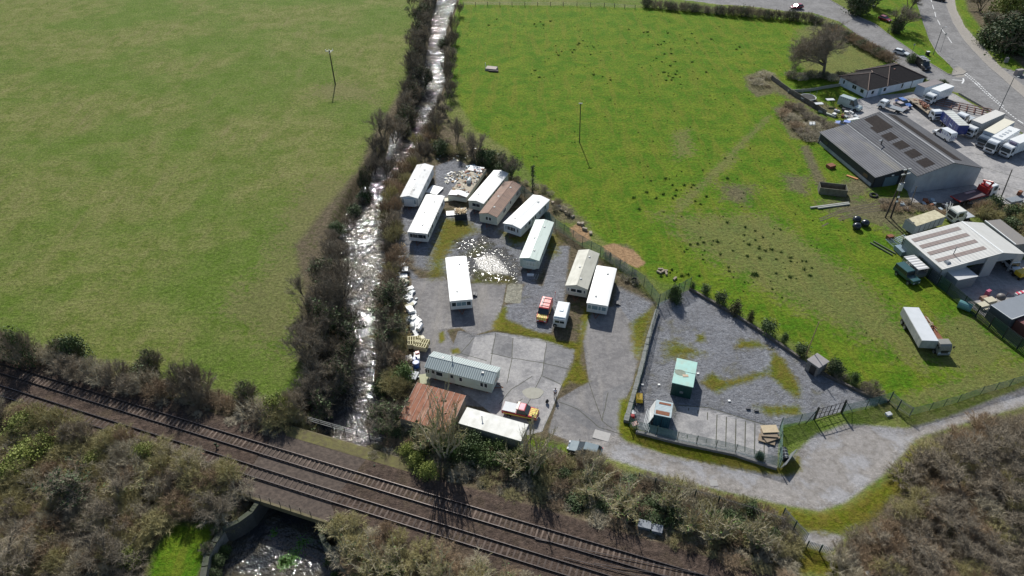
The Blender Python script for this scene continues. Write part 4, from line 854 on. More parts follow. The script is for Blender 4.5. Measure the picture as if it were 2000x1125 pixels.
def make_caravan(FL, FR, BR, label, roof, wall, z=2.5, rise=.28, front=((0, 1.9, .75),), fz=1.75, side=((.12, .8), (.3, .6), (.55, 1.0), (.8, .6)), doors=(.42,), pane=GLASS, frame=None, vents=3, base=.55, seam=None, skirt=False, flat=False, group=None, Lk=None, bay=False, wheels=True, cat='static caravan', name='static_caravan', frontslope=.18, flue=False):
    loc, rz, L, W = frame3(FL, FR, BR, z); W = min(W, 3.75); t = thing(name, label, cat, loc, rz, group)
    frame = frame or WHITE; w = W/2-.08; l = L/2-.08; zr = z+rise; b = MB()
    prof = [(-w, base), (w, base), (w, z), (0, zr), (-w, z)] if not flat else [(-w, base), (w, base), (w, z), (-w, z)]
    n = len(prof); fs = [l-(frontslope if q[1] <= base else 0) for q in prof]
    vs = [(-l, a, c) for a, c in prof]+[(fs[i], a, c) for i, (a, c) in enumerate(prof)]
    b.add(vs, [(i, (i+1) % n, n+(i+1) % n, n+i) for i in range(n)]+[tuple(range(n-1, -1, -1)), tuple(range(n, 2*n))]); b.build('body', wall, t)
    r = MB(); ov = .10; th = .07
    if flat: r.prism([(-w-ov, z), (w+ov, z), (w+ov, z+th), (w-.35, z+th+.09), (-w+.35, z+th+.09), (-w-ov, z+th)], -l-ov, l+ov)
    else: r.prism([(-w-ov, z-.03), (0, zr+.01), (w+ov, z-.03), (w+ov, z-.03+th), (0, zr+.01+th), (-w-ov, z-.03+th)], -l-ov, l+ov)
    ro = r.build('roof', roof, t)
    rd = MB()
    if not flat: rd.box((0, 0, zr+.01+th), (L, .12, .05))
    if seam:
        x = -l+.3
        while x < l:
            for s in (-1, 1):
                if flat: rd.box((x, s*w*.5, z+th+.10), (.05, w, .03))
                else: rd.box((x, s*w/2, (z+zr)/2+th+.01), (.05, math.hypot(w+ov, rise), .035), rx=-s*math.atan2(rise+.03, w+ov))
            x += seam
    if rd.v: rd.build('roof_seam', roof, ro)
    for k in range(vents):
        x = -l*.7+k*(L*.62/max(vents-1, 1))+.4; y = (.45, -.5, .3)[k % 3]
        MB().box((x, y, z+(rise*(1-abs(y)/w) if not flat else .1)+th+.06), (.42, .36, .1), top=.8).build('roof_vent', pm('vent plastic', (.5, .5, .48), .5), ro, bevel=.02)
    if flue: MB().tube((-l*.35, .5, z), (-l*.35, .5, zr+.75), .07, n=8).tube((-l*.35, .5, zr+.7), (-l*.35, .5, zr+.82), .12, n=8).build('flue', BLACK, ro)
    for i, (y, ww, hh) in enumerate(front):
        pn = pane[i] if isinstance(pane, (list, tuple)) else pane
        xo = l-frontslope*(z-fz)/(z-base)*.9
        window(None, t, (xo+(.3 if bay else 0), y, fz), ww, hh, 'x+', frame, pn)
    if bay:
        MB().prism([(l-.1, -w*.85), (l+.28, -w*.6), (l+.28, w*.6), (l-.1, w*.85)], base+.1, z-.12, axis='z').build('bay', wall, t)
    sp = pane[0] if isinstance(pane, (list, tuple)) else pane
    for sgn in (-1, 1):
        for x, ww in side: window(None, t, (l-x*2*l, sgn*w, base+1.25), ww, .75 if ww < 1.2 else .85, 'y+' if sgn > 0 else 'y-', frame, sp)
        for x in doors:
            if sgn > 0 or len(doors) > 1:
                d = MB().box((l-x*2*l, sgn*(w+.02), base+.98), (.72, .05, 1.86)).build('door', pm('caravan door', (.5, .52, .5), .5), t); MB().box((l-x*2*l, sgn*(w+.05), base+1.4), (.4, .02, .6)).build('pane', sp, d)
    ch = MB(); ch.box((-.1, .55, base-.12), (L*.9, .12, .2)); ch.box((-.1, -.55, base-.12), (L*.9, .12, .2)); ch.tube((l-.3, .5, base-.12), (l+1.0, 0, base-.15), .05); ch.tube((l-.3, -.5, base-.12), (l+1.0, 0, base-.15), .05)
    for x in (-l*.75, -l*.3, l*.35, l*.8):
        for s in (-1, 1): ch.box((x, s*w*.7, base/2-.08), (.3, .3, base-.1))
    ch.build('chassis', RUST, t)
    if wheels:
        for x in (-.5, .5):
            for s in (-1, 1): wh = MB().wheel(x, s*(w-.35), .32, .2).build('wheel', TYRE, t)
    return t
def caravans():
    wr = pm('dirty white roof', (.74, .74, .73), .55, (.50, .49, .47), .6, .8, bump=.02, streak=((.33, .31, .29), (.3, 1, 1), .9, .7))
    wc = pm('clean white roof', (.80, .79, .76), .5, (.70, .69, .65), .5, .8, bump=.02, streak=((.5, .47, .42), (.25, 1.5, 1), 1.2, .35))
    w0 = pm('bleached roof', (.84, .83, .80), .5, (.76, .75, .72), .4, .8, streak=((.55, .52, .48), (.3, 2, 1), 1.0, .25))
    gr = pm('pale green roof', (.56, .64, .58), .5, (.47, .54, .49), .5, .8, bump=.02, streak=((.30, .36, .31), (.3, 2, 1), 1.3, .4))
    st = pm('stone coloured roof', (.50, .485, .41), .6, (.37, .36, .30), .5, .8, bump=.02, streak=((.28, .27, .21), (.3, 1.2, 1), .8, .6))
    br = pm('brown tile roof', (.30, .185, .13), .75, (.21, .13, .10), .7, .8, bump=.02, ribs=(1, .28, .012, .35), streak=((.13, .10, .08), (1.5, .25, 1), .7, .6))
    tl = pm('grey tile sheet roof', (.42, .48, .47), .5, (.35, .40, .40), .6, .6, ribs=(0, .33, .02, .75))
    cw = pm('cream wall', (.60, .61, .53), .6, (.50, .51, .43), .8, .8, streak=((.33, .35, .2), (.4, .4, 3), .8, .5)); ww = pm('white wall', (.66, .68, .68), .55, (.55, .57, .57), .8, .8, streak=((.36, .38, .33), (.6, .6, .3), 1.2, .45))
    gw = pm('pale green wall', (.56, .64, .58), .6, (.47, .54, .46), .8, .8, streak=((.34, .38, .24), (.4, .4, 2), .8, .5))
    make_caravan((781.5,384.6), (816.3,388), (847.2,324.6), 'grimy white static caravan nearest the river, with a blue curtained bay window', wr, ww, front=((-.95, .75, .95), (0, 1.0, .95), (.95, .75, .95)), pane=GLASSB, bay=True, rise=.42, side=((.1, .6), (.35, .5), (.62, .8), (.82, .5)))
    make_caravan((795.9,453.1), (834.9,457.6), (868.7,383.7), 'white static caravan second from the river, dark wraparound window under its flat roof end', wc, ww, front=((-1.25, .5, .85), (0, 1.9, .85), (1.25, .5, .85)), flat=True, seam=1.1, side=((.04, .7), (.13, .5), (.28, .8), (.5, .6), (.85, .9)), doors=(.19, .62), fz=1.8)
    make_caravan((913.7,391.5), (944.4,398.3), (993.7,338.7), 'bleached white caravan with its open end dark, left of the brown roofed one', w0, cw, front=((0, 1.6, .7),), rise=.3, vents=2, side=((.2, .6), (.5, .6), (.8, .6)))
    make_caravan((935.6,416.3), (970.8,425.1), (1018.7,362.1), 'static caravan with a rust brown tile-effect roof and cream walls', br, cw, front=((-.28, .48, .7), (.38, .48, .7)), rise=.52, side=((.28, .7), (.33, .5), (.55, .6), (.82, .6), (.87, .5), (.95, .6)), doors=(), flue=False)
    make_caravan((981.9,436.5), (1016.8,447.2), (1074,390.5), 'bright white caravan with a hipped back roof, right of the brown roofed one', w0, ww, front=((-1.3, .2, .75), (-.4, 1.2, .8), (.45, .4, .75), (1.2, .25, .75)), rise=.3, side=((.18, .4), (.3, .8), (.5, .5), (.66, .4), (.85, .5)), vents=2)
    t = make_caravan((1013.7,506), (1053.1,510), (1081.9,434.5), 'pale green roofed static caravan with a five sided bay at its lower end', gr, gw, front=((-.25, .42, .8), (.3, .42, .8), (.82, .42, .8)), bay=True, rise=.32, pane=GLASS, side=((.08, .5), (.25, .8), (.5, .6), (.72, .7), (.9, .5)), vents=3)
    make_caravan((1102.9,558.9), (1148.5,565.9), (1171.7,495.8), 'stone coloured static caravan with two dark windows and a low gable', st, cw, front=((-1.35, .16, .6), (-.5, .85, .62), (.5, .85, .62), (1.35, .2, .6)), rise=.5, side=((.2, .7), (.5, .7), (.8, .6)), vents=3)
    make_caravan((1144.6,595.5), (1187,598.9), (1204.7,525.4), 'bright white static caravan with blue curtained end windows, right of the stone coloured one', w0, ww, front=((-1.2, .5, .8), (-.35, 1.0, .8), (.45, .4, .8), (1.1, .7, .8)), pane=GLASSB, flat=True, side=((.2, .6), (.5, .7), (.8, .6)), vents=2)
    make_caravan((878.7,588.6), (923,585.5), (910.9,500.9), 'white static caravan standing alone on the grey asphalt left of the puddle', pm('chalk white roof', (.86, .855, .83), .5, (.80, .79, .76), .3, .8), ww, front=((-1.2, .65, .8), (0, 1.5, .8), (1.2, .65, .8)), pane=(GLASS, GLASSB, GLASS), flat=True, side=((.2, .6), (.5, .7), (.8, .6)), vents=2)
    # the lodge lies across the yard
    make_caravan((979.7,718.6), (962.9,750.8), (828.9,717.3), 'long pale green chalet caravan with a ribbed grey tile roof and several dark doors', tl, gw, z=2.55, front=((0, 1.0, .8),), rise=.62, side=((.10, .42), (.16, .42), (.47, .42), (.79, 1.0), (.955, .3), (.985, .3)), doors=(.60, .88), flue=True, vents=2, base=.6)
    # wrecked caravan, roof torn off and covered with rubbish
    loc, rz, L, W = frame3((878,376), (911,387), (950,330), 1.3); t = thing('wrecked_caravan', 'half demolished caravan with rubbish heaped on its torn open roof', 'wrecked caravan', loc, rz)
    b = MB(); b.box((0, 0, .75), (L, W, .9)); b.build('floor', cw, t)
    b = MB(); b.box((0, 0, 1.24), (L-.1, W-.1, .06), m=0); b.build('lining', pm('torn lining', (.5, .44, .34), .9, (.3, .25, .19), 1.1, 1, bump=.03), t)
    s = MB(); s.box((L/2-.9, -W*.24, 1.55), (1.7, W*.5, .08), ry=.1, rx=.16); s.box((L/2-.9, W*.26, 1.6), (1.7, W*.5, .08), ry=-.05, rx=-.2); s.box((-L/2+.9, 0, 1.5), (1.7, W*.8, .08), ry=.12); s.build('roof_sheet', w0, t)
    s = MB()
    for i in range(90):
        s.box((random.uniform(-L/2+.4, L/2-1.5), random.uniform(-W/2+.2, W/2-.2), 1.33+random.random()*.3), (random.uniform(.15, .9), random.uniform(.05, .4), random.uniform(.03, .15)), m=random.randrange(4), rz=random.uniform(0, 3), ry=random.uniform(-.3, .3))
    d = s.build('debris', [TIMBER, pm('debris pale', (.6, .57, .5), .8, (.4, .35, .28), 3), pm('debris red', (.4, .14, .1), .8), pm('debris blue', (.3, .42, .5), .7)], t); d['kind'] = 'stuff'
    s = MB(); s.tube((-.6, .3, 1.6), (.8, .5, 1.7), .45, n=10); s.build('water_tank', pm('tank grey', (.45, .5, .52), .4), t)
    # touring caravan
    loc, rz, L, W = frame3((1080.2,619.3), (1105.6,622.8), (1114.2,591.6), 2.35); L += .4
    t = thing('touring_caravan', 'small white touring caravan beside the red van', 'touring caravan', loc, rz); l, w = L/2, W/2
    MB().body([(-l+.15, .45, w), (-l, 1.2, w), (-l+.12, 2.3, w-.04), (-l+.3, 2.4, w-.1), (l-.4, 2.4, w-.1), (l-.12, 2.3, w-.04), (l, 1.4, w), (l-.1, .45, w)]).build('body', ww, t, bevel=.05)
    MB().box((0, 0, 2.42), (L-.7, W-.3, .06)).box((l-.3, 0, 2.43), (.08, W-.2, .06)).box((.2, 0, 2.5), (.7, .7, .1), top=.85).build('roof', pm('touring roof', (.68, .73, .75), .5, (.55, .6, .62), .9, .8), t, bevel=.03)
    window(None, t, (l-.02, .05, 1.65), 1.5, .5, 'x+', WHITE, GLASS); window(None, t, (.5, w-.02, 1.6), .9, .5, 'y+', WHITE, GLASS); window(None, t, (.3, -w+.02, 1.6), .9, .5, 'y-', WHITE, GLASS)
    MB().box((l+.02, 0, 2.2), (.06, W-.1, .1)).build('grab_rail', pm('blue grey trim', (.25, .33, .4), .5), t)
    for s_ in (-1, 1): wh = MB().wheel(0, s_*(w-.02), .32, .18).build('wheel', TYRE, t); MB().wheel(0, s_*(w+.06), .18, .06, 10).build('rim', RIM, wh)
    sw = MB().tube((l, -w*.62, .85), (l+.18, -w*.62, .85), .3, n=14).build('spare_wheel', TYRE, t); MB().tube((l+.17, -w*.62, .85), (l+.2, -w*.62, .85), .15, n=10).build('rim', RIM, sw)
    MB().tube((-l, .4, .45), (-l-1.1, 0, .45), .04).tube((-l, -.4, .45), (-l-1.1, 0, .45), .04).tube((-l-1.0, 0, 0), (-l-1.0, 0, .6), .03).build('tow_hitch', STEEL, t)
# ------------------------------------------------------------------ sheds and buildings
def bpoly(t, name, pts, faces, mat): b = MB(); b.add(pts, faces); return b.build(name, mat, t)
def sheds():
    # rusty lean-to
    P = [G(*q, z) for q, z in (((814.7,747), 3.0), ((910.1,772.7), 3.0), ((881.8,830), 2.3), ((778.7,816.5), 2.3))]; P[2] = P[3]+(P[1]-P[0]); P[2].z = 2.3
    c = (P[0]+P[1]+P[2]+P[3])/4; u = P[1]-P[0]; rz = math.atan2(u.y, u.x); t = thing('tin_shed', 'open fronted shed with a rust red corrugated tin roof', 'shed', (c.x, c.y, 0), rz); R = Matrix.Rotation(-rz, 3, 'Z')
    q = [R @ Vector((p.x-c.x, p.y-c.y, p.z)) for p in P]
    rust = pm('rusty tin', (.38, .145, .075), .8, (.21, .085, .05), 1.3, .9, ribs=(0, .12, .006), streak=((.50, .33, .24), (1.5, .25, 1), 1.3, .7), bump=.01)
    b = MB(); b.add([p+Vector((0, 0, .03)) for p in q]+[p-Vector((0, 0, .03)) for p in q], [(0, 1, 2, 3), (7, 6, 5, 4), (0, 4, 5, 1), (1, 5, 6, 2), (2, 6, 7, 3), (3, 7, 4, 0)]); ro = b.build('roof', rust, t)
    b = MB(); n = 9
    for i in range(n+1):
        a = q[0].lerp(q[1], (i+.02)/(n+.04)); d = q[3].lerp(q[2], (i+.02)/(n+.04)); b.tube(a+Vector((0, 0, .05)), d+Vector((0, 0, .05)), .035, n=4)
    b.build('sheet_joint', pm('joint pale', (.66, .55, .48), .8, (.32, .2, .14), 3, 1), ro)
    b = MB()
    def inset(p): return Vector((p.x*.97, p.y*.97, p.z-.04))
    k = [inset(p) for p in q]
    for i, j in ((0, 1), (1, 2), (3, 0), (2, 3)): b.add([(k[i].x, k[i].y, 0), (k[j].x, k[j].y, 0), k[j], k[i]], [(0, 1, 2, 3)])
    b.build('wall', pm('tin wall', (.36, .33, .28), .7, (.25, .2, .15), 1.5, .9, ribs=(0, .15, .008)), t)
    # flat white container in front of it
    loc, rz, L, W = frame3((1018.4,861.6), (1031.2,829.4), (912.7,796), 2.45); t = thing('portable_cabin', 'long flat white roofed cabin between the rusty shed and the red pickup', 'cabin', loc, rz)
    MB().box((0, 0, 1.2), (L-.2, W-.2, 2.3)).build('body', pm('cabin wall', (.32, .33, .31), .7, (.22, .23, .2), 1, .8, ribs=(0, .25, .01)), t)
    ro = MB().box((0, 0, 2.42), (L+.1, W+.1, .12)).build('roof', pm('cabin roof', (.70, .69, .65), .6, (.56, .55, .50), .8, .9, bump=.02, streak=((.4, .38, .32), (1, .5, 1), .8, .5)), t)
    MB().tube((-L*.2, W*.1, 2.4), (-L*.2, W*.1, 3.1), .06, n=8).box((-L*.2, W*.1, 3.15), (.2, .2, .1)).build('flue', STEEL, ro); window(None, t, (0, W/2-.1, 1.4), 1.2, .7, 'y+', WHITE, GLASS)
    # green steel store in the compound
    loc, rz, L, W = frame3((1311.5,751), (1354,757), (1362.5,708), 2.5); t = thing('steel_store', 'dark green steel store with a pale green roof panel patched in its middle', 'store', loc, rz)
    dg = pm('dark green steel', (.012, .06, .05), .5, (.008, .04, .035), 1, .8, ribs=(1, .3, .012)); pg = pm('pale green steel', (.33, .56, .50), .5, (.27, .47, .42), .8, .8, streak=((.38, .36, .25), (1, 1, 1), .9, .5))
    MB().box((0, 0, 1.22), (L-.12, W-.12, 2.4)).build('body', dg, t); ro = MB().box((0, 0, 2.48), (L, W, .12)).build('roof', pg, t, bevel=.02)
    MB().box((-L*.02, 0, 2.55), (.06, W-.05, .03)).build('roof_seam', dg, ro); MB().prism([(L*.05+.75*math.cos(a)*.8, -W*.22+.8*math.sin(a)) for a in np.linspace(0, 2*PI, 16)[:-1]], 2.545, 2.56, axis='z').build('roof_patch', pm('patch olive', (.22, .26, .2), .7, (.15, .16, .12), 3), ro)
    MB().box((L*.13, W*.05, 2.57), (.45, .8, .05), rz=.3).build('roof_board', pm('board tan', (.55, .42, .3), .8), ro); MB().box((L/2-.04, W*.02, 1.0), (.05, .5, .4)).build('vent_panel', STEEL, t)
    # blue steel container beside it
    loc, rz, L, W = frame3((1277,811), (1311,816.5), (1315,787), 2.3); t = thing('steel_container', 'blue steel container with a rusted roof at the corner of the compound', 'container', loc, rz)
    MB().box((0, 0, 1.1), (L-.1, W-.1, 2.2)).build('body', pm('blue steel', (.02, .075, .11), .55, (.015, .05, .08), 1, .8, ribs=(1, .26, .03)), t)
    ro = MB().box((0, 0, 2.26), (L, W, .1)).build('roof', pm('blue grey roof', (.38, .46, .48), .6, (.28, .34, .36), 1, .8, ribs=(0, .25, .01)), t, bevel=.02)
    MB().box((L*.3, -.05, 2.325), (L*.24, W*.8, .02)).build('rust_panel', RUST, ro); MB().box((-L*.32, .1, 2.325), (L*.13, W*.7, .02)).build('rust_panel', RUST, ro)
    MB().box((.1, -W/2-.35, 1.1), (L+.3, .08, 1.9), rx=-.3).build('white_panel', WHITE, t); MB().box((L/2-.02, 0, 1.1), (.04, .05, 2)).build('door_seam', BLACK, t)
    # stone hut at the compound
    loc, rz, L, W = frame3((1575,703), (1603,717), (1617,708), 2.0); t = thing('stone_hut', 'small flat roofed stone hut on the compound wall below the leaning pole', 'hut', loc, rz)
    L = max(L, 2.2)
    sm = pm('rubble stone', (.30, .27, .26), .9, (.14, .13, .12), 3, 1, bump=.06); MB().box((0, 0, .95), (L, W-.2, 1.9)).build('wall', sm, t); MB().box((0, 0, 1.97), (L+.25, W+.05, .14)).build('roof', pm('slab roof', (.30, .28, .28), .85, (.22, .2, .2), 1, .8), t, bevel=.03)
    MB().box((L/2+.02, .2, .8), (.05, .9, 1.6)).build('opening', BLACK, t)
def gable_building(t, q, zs, ridge_i, wallm, roofm): pass
def barn():
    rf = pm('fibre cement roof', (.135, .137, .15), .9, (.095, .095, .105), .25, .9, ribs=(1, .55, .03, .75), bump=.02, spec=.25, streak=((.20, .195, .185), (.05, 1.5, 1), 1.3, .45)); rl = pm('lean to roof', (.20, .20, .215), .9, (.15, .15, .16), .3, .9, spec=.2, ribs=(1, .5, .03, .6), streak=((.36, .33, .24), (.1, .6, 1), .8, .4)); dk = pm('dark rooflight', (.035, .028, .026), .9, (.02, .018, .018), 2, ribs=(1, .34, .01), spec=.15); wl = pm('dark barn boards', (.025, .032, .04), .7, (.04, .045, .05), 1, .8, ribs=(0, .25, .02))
    gb = pm('blockwork and cladding', (.36, .40, .44), .85, (.26, .28, .30), .4, .9, bump=.01, streak=((.5, .5, .5), (1, 1, .2), .5, .3)); blk = pm('block plinth', (.36, .35, .34), .9, (.26, .25, .24), .8, .9, bump=.02)
    A = G(1604,258.7,2.6); B = G(1710.7,345.3,2.6)       # lean-to eave, back and front
    E = G(1794.7,345.3,4.2); Rf = G(1860,320,6.0); Fr = G(1908,321.3,4.0); Rb = G(1713,212,6.0); Vb = G(1653.3,238.7,3.9); Vf = G(1764,326.7,3.9)
    u = (B-A); rz = math.atan2(u.y, u.x); t = thing('barn', 'long grey corrugated barn with a lean-to and dark roof patches', 'barn', (A.x, A.y, 0), rz); R = Matrix.Rotation(-rz, 3, 'Z')
    def Lc(p): return R @ Vector((p.x-A.x, p.y-A.y, p.z))
    a, b, e, rf_, fr, rb, vb, vf = [Lc(p) for p in (A, B, E, Rf, Fr, Rb, Vb, Vf)]
    yv = (vb.y+vf.y)/2; yr = (rf_.y+rb.y)/2; yf = fr.y; xb = 0.0; xl = b.x; xm = (e.x+rf_.x+fr.x)/3
    zl, zv, zr, zf = 2.6, 3.9, 6.0, 4.0
    sg = 1 if yv > 0 else -1
    def slope(name, x0, x1, y0, z0, y1, z1, mat, th=.12, par=None, lift=0):
        n = Vector((0, -(z1-z0), (y1-y0)))*(1 if y1 > y0 else -1); n.normalize(); n *= th
        m = MB(); l = n.normalized()*lift
        ps = [Vector((x0, y0, z0)), Vector((x1, y0, z0)), Vector((x1, y1, z1)), Vector((x0, y1, z1))]
        m.add([p+l for p in ps]+[p+n+l for p in ps], [(3, 2, 1, 0), (4, 5, 6, 7), (0, 1, 5, 4), (1, 2, 6, 5), (2, 3, 7, 6), (3, 0, 4, 7)]); return m.build(name, mat, par or t)
    lr = slope('lean_to_roof', xb-.3, xl+.3, -.3*sg, zl-.12, yv-.02*sg, zv-.18, rl)
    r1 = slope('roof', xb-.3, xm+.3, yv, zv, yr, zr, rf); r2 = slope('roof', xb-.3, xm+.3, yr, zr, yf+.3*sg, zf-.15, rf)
    MB().box(((xb+xm)/2, yr, zr+.12), (xm-xb+.6, .5, .12)).build('ridge_cap', pm('ridge cap', (.28, .28, .29), .8), r1); MB().box(((xb+xl)/2, yv-.1*sg, zv-.02), (xl-xb+.6, .16, .1)).build('flashing', pm('flashing pale', (.6, .6, .6), .5), lr)
    # dark rooflight patches: squares in a row on the near slope, a band along the far one
    L = xm-xb; D = yr-yv; H = zr-zv
    def patch(x0, x1, f0, f1, par=r1): slope('rooflight', x0, x1, yv+D*f0, zv+H*f0, yv+D*f1, zv+H*f1, dk, th=.02, par=par, lift=.125)
    for k in range(5): patch(xb+L*(.17+.165*k), xb+L*(.285+.165*k), .34, .64)
    patch(xb+L*.02, xb+L*.17, .45, .82); patch(xb+L*.17, xb+L*.28, .64, .82)
    D2 = yf-yr; H2 = zf-zr; slope('rooflight', xb+L*.02, xb+L*.93, yr+D2*.22, zr+H2*.22, yr+D2*.5, zr+H2*.5, dk, th=.02, par=r2, lift=.125)
    for k in range(4):
        slope('rooflight', xb+(xl-xb)*(.1+.23*k), xb+(xl-xb)*(.13+.23*k), yv*.35, zl-.12+(zv-zl-.06)*.35, yv*.8, zl-.12+(zv-zl-.06)*.8, pm('ochre rooflight', (.27, .21, .13), .7), th=.01, par=lr, lift=.122)
    def wall(name, pts, mat): m = MB(); m.add(pts, [tuple(range(len(pts)))]); o = m.build(name, mat, t); s = o.modifiers.new('thick', 'SOLIDIFY'); s.thickness = .2; return o
    wall('wall', [(xb, 0, 0), (xl, 0, 0), (xl, 0, zl-.15), (xb, 0, zl-.15)], wl)
    wall('wall', [(xl, 0, 0), (xl, yv, 0), (xl, yv, zv-.25), (xl, 0, zl-.17)], wl)
    wall('wall', [(xl, yv, 0), (xm, yv, 0), (xm, yv, zv-.02), (xl, yv, zv-.02)], gb)
    wall('gable_wall', [(xm, yv, 0), (xm, yf, 0), (xm, yf, zf-.02), (xm, yr, zr-.03), (xm, yv, zv-.02)], gb)
    wall('wall', [(xb, yf, 0), (xm, yf, 0), (xm, yf, zf-.05), (xb, yf, zf-.05)], gb)
    wall('gable_wall', [(xb, 0, 0), (xb, yf, 0), (xb, yf, zf-.1), (xb, yr, zr-.05), (xb, yv, zv-.1), (xb, 0, zl-.18)], gb)
    MB().box((xm+.04, (yv+yf)/2, .8), (.08, abs(yf-yv)-.1, 1.6)).build('plinth', blk, t); MB().box(((xb+xl)/2, -.06*sg, .4), (xl-xb-1, .12, .7)).build('plinth', pm('pale sheets', (.42, .44, .46), .7, (.2, .22, .2), .4, 1), t)
    W2 = yf-yv
    d = MB().box((xm+.10, yv+W2*.42, 1.0), (.06, .9, 1.9)).build('door', pm('blue door', (.5, .62, .72), .5), t); MB().box((xm+.15, yv+W2*.42+.35, 1.0), (.04, .05, .15)).build('handle', BLACK, d)
    MB().box((xm+.10, yv+W2*.12, 1.3), (.05, .4, .5)).build('meter_box', WHITE, t)
    for f in (.3, .62): MB().tube((xm+.12, yv+W2*f, 0), (xm+.12, yv+W2*f, 2.6), .05, n=6).build('downpipe', BLACK, t)
    MB().box((xl+.06, yv*.62, 1.1), (.08, abs(yv)*.5, 2.1)).build('shutter_door', pm('blue grey shutter', (.12, .19, .23), .5, (.09, .14, .17), 1, ribs=(2, .2, .02)), t); MB().box((xl+.1, yv*.62, 2.5), (.1, .5, .3)).build('lamp', WHITE, t)
    MB().tube((xb+L*.45, yv+D*.12, zv), (xb+L*.45, yv+D*.12, zv+1.5), .12, n=8).build('flue', BLACK, r1); MB().tube((xb+L*.45, yv+D*.12, zv+1.35), (xb+L*.45+.1, yv+D*.12-sg*.9, zv+1.35), .1, n=8).build('flue_cowl', WHITE, r1)
    for x in (xb+2.5, xb+(xl-xb)*.86): MB().box((x, -.04*sg, 1.4), (1.6, .1, .8)).build('window', pm('dull window', (.06, .065, .06), .3), t)
def workshop():
    wh = pm('white sheet roof', (.66, .65, .62), .5, (.56, .55, .51), .5, .8, ribs=(1, .3, .02, .35), streak=((.45, .44, .40), (1, .1, 1), .8, .3)); bn = pm('brown roof strip', (.27, .215, .20), .6, (.21, .15, .12), 1, ribs=(1, .3, .02, .4)); wl = pm('grey cladding', (.30, .34, .37), .6, (.24, .27, .3), 1, ribs=(0, .3, .02, .3))
    Lb = G(1775,469,3.2); Lf = G(1847.5,531,3.2); Rf = G(1949.9,488,4.7); Fr = G(1974,486,3.8); Rb = G(1873.8,429.4,4.7)
    # local x runs along the ridge (towards the front), local y across
    u = Lf-Lb; rz = math.atan2(u.y, u.x); t = thing('workshop', 'white roofed workshop with broad brown roof stripes and two open bays', 'workshop', (Lb.x, Lb.y, 0), rz); R = Matrix.Rotation(-rz, 3, 'Z')
    def Lc(p): return R @ Vector((p.x-Lb.x, p.y-Lb.y, p.z))
    lf, rf, fr, rb = Lc(Lf), Lc(Rf), Lc(Fr), Lc(Rb); yr = (rf.y+rb.y)/2; x1 = (lf.x+rf.x)/2; x0 = min(0, rb.x)*.5; yf = fr.y if abs(fr.y) > abs(yr)+2 else yr*1.4; zl, zr, zf = 3.2, 4.7, 3.6
    yf = yr+ (yr*.45)
    def slab(name, xa, xb_, ya, za, yb, zb, mat, th, lift=0, par=None):
        n = Vector((0, -(zb-za), (yb-ya)))*(1 if yb > ya else -1); n.normalize(); ps = [Vector((xa, ya, za)), Vector((xb_, ya, za)), Vector((xb_, yb, zb)), Vector((xa, yb, zb))]; m = MB()
        m.add([p+n*lift for p in ps]+[p+n*(lift+th) for p in ps], [(3, 2, 1, 0), (4, 5, 6, 7), (0, 1, 5, 4), (1, 2, 6, 5), (2, 3, 7, 6), (3, 0, 4, 7)]); return m.build(name, mat, par or t)
    ribm = pm('white sheet roof b', (.66, .65, .62), .5, (.56, .55, .51), .5, .8, ribs=(0, .3, .02, .35), streak=((.45, .44, .40), (.1, 1, 1), .8, .3)); bnm = pm('brown roof strip b', (.27, .215, .20), .6, (.21, .15, .12), 1, ribs=(0, .3, .02, .4))
    r1 = slab('roof', x0-.2, x1+.2, -.2 if yr > 0 else .2, zl-.05, yr, zr, ribm, .1); r2 = slab('roof', x0-.2, x1+.2, yr, zr, yf, zf, ribm, .1); L = x1-x0
    for k in range(4): f0, f1 = .09+.215*k, .185+.215*k; slab('roof_strip', x0+L*f0, x0+L*f1, yr*.04, zl+(zr-zl)*.04, yr*.86, zl+(zr-zl)*.86, bnm, .02, .105, r1)
    MB().box(((x0+x1)/2, yr, zr+.1), (L+.4, .35, .08)).build('ridge_cap', WHITE, r1)
    def wall(name, pts, mat): m = MB(); m.add(pts, [tuple(range(len(pts)))]); o = m.build(name, mat, t); s = o.modifiers.new('thick', 'SOLIDIFY'); s.thickness = .2; return o
    wall('wall', [(x0, 0, 0), (x1, 0, 0), (x1, 0, zl-.05), (x0, 0, zl-.05)], wl); wall('wall', [(x0, yf, 0), (x1, yf, 0), (x1, yf, zf-.05), (x0, yf, zf-.05)], wl)
    wall('gable_wall', [(x0, 0, 0), (x0, yf, 0), (x0, yf, zf-.05), (x0, yr, zr-.05), (x0, 0, zl-.05)], wl)
    def y_(f): return yf*f
    def zt(y): return (zl+(zr-zl)*y/yr if abs(y) < abs(yr) else zr+(zf-zr)*(y-yr)/(yf-yr))-.05
    for a, b in ((0, .3), (.52, .66), (.9, 1)): wall('pillar_wall', [(x1, y_(a), 0), (x1, y_(b), 0), (x1, y_(b), zt(y_(b))), (x1, y_(a), zt(y_(a)))], pm('pale concrete', (.42, .43, .43), .8))
    for a, b in ((.3, .52), (.66, .9)):
        p = [(x1, y_(a), 3.0), (x1, y_(b), 3.0), (x1, y_(b), zt(y_(b)))]+([(x1, yr, zr-.05)] if abs(y_(a)) < abs(yr) < abs(y_(b)) else [])+[(x1, y_(a), zt(y_(a)))]; wall('lintel', p, wl)
    MB().tube((x1-2.5, yr*.35, zl), (x1-2.5, yr*.35, zl+2.2), .07, n=6).build('flue', STEEL, r1); MB().box((x1-1, yr*.15, zl+.45), (.9, .9, .3), top=.6).build('roof_vent', STEEL, r1)
    # store in front
    loc, rz, L, W = frame3((1876.3,551.5), (1909.9,540), (1885.9,521), 2.4); t = thing('steel_store', 'grey store with a white ribbed roof in front of the striped workshop', 'store', loc, rz)
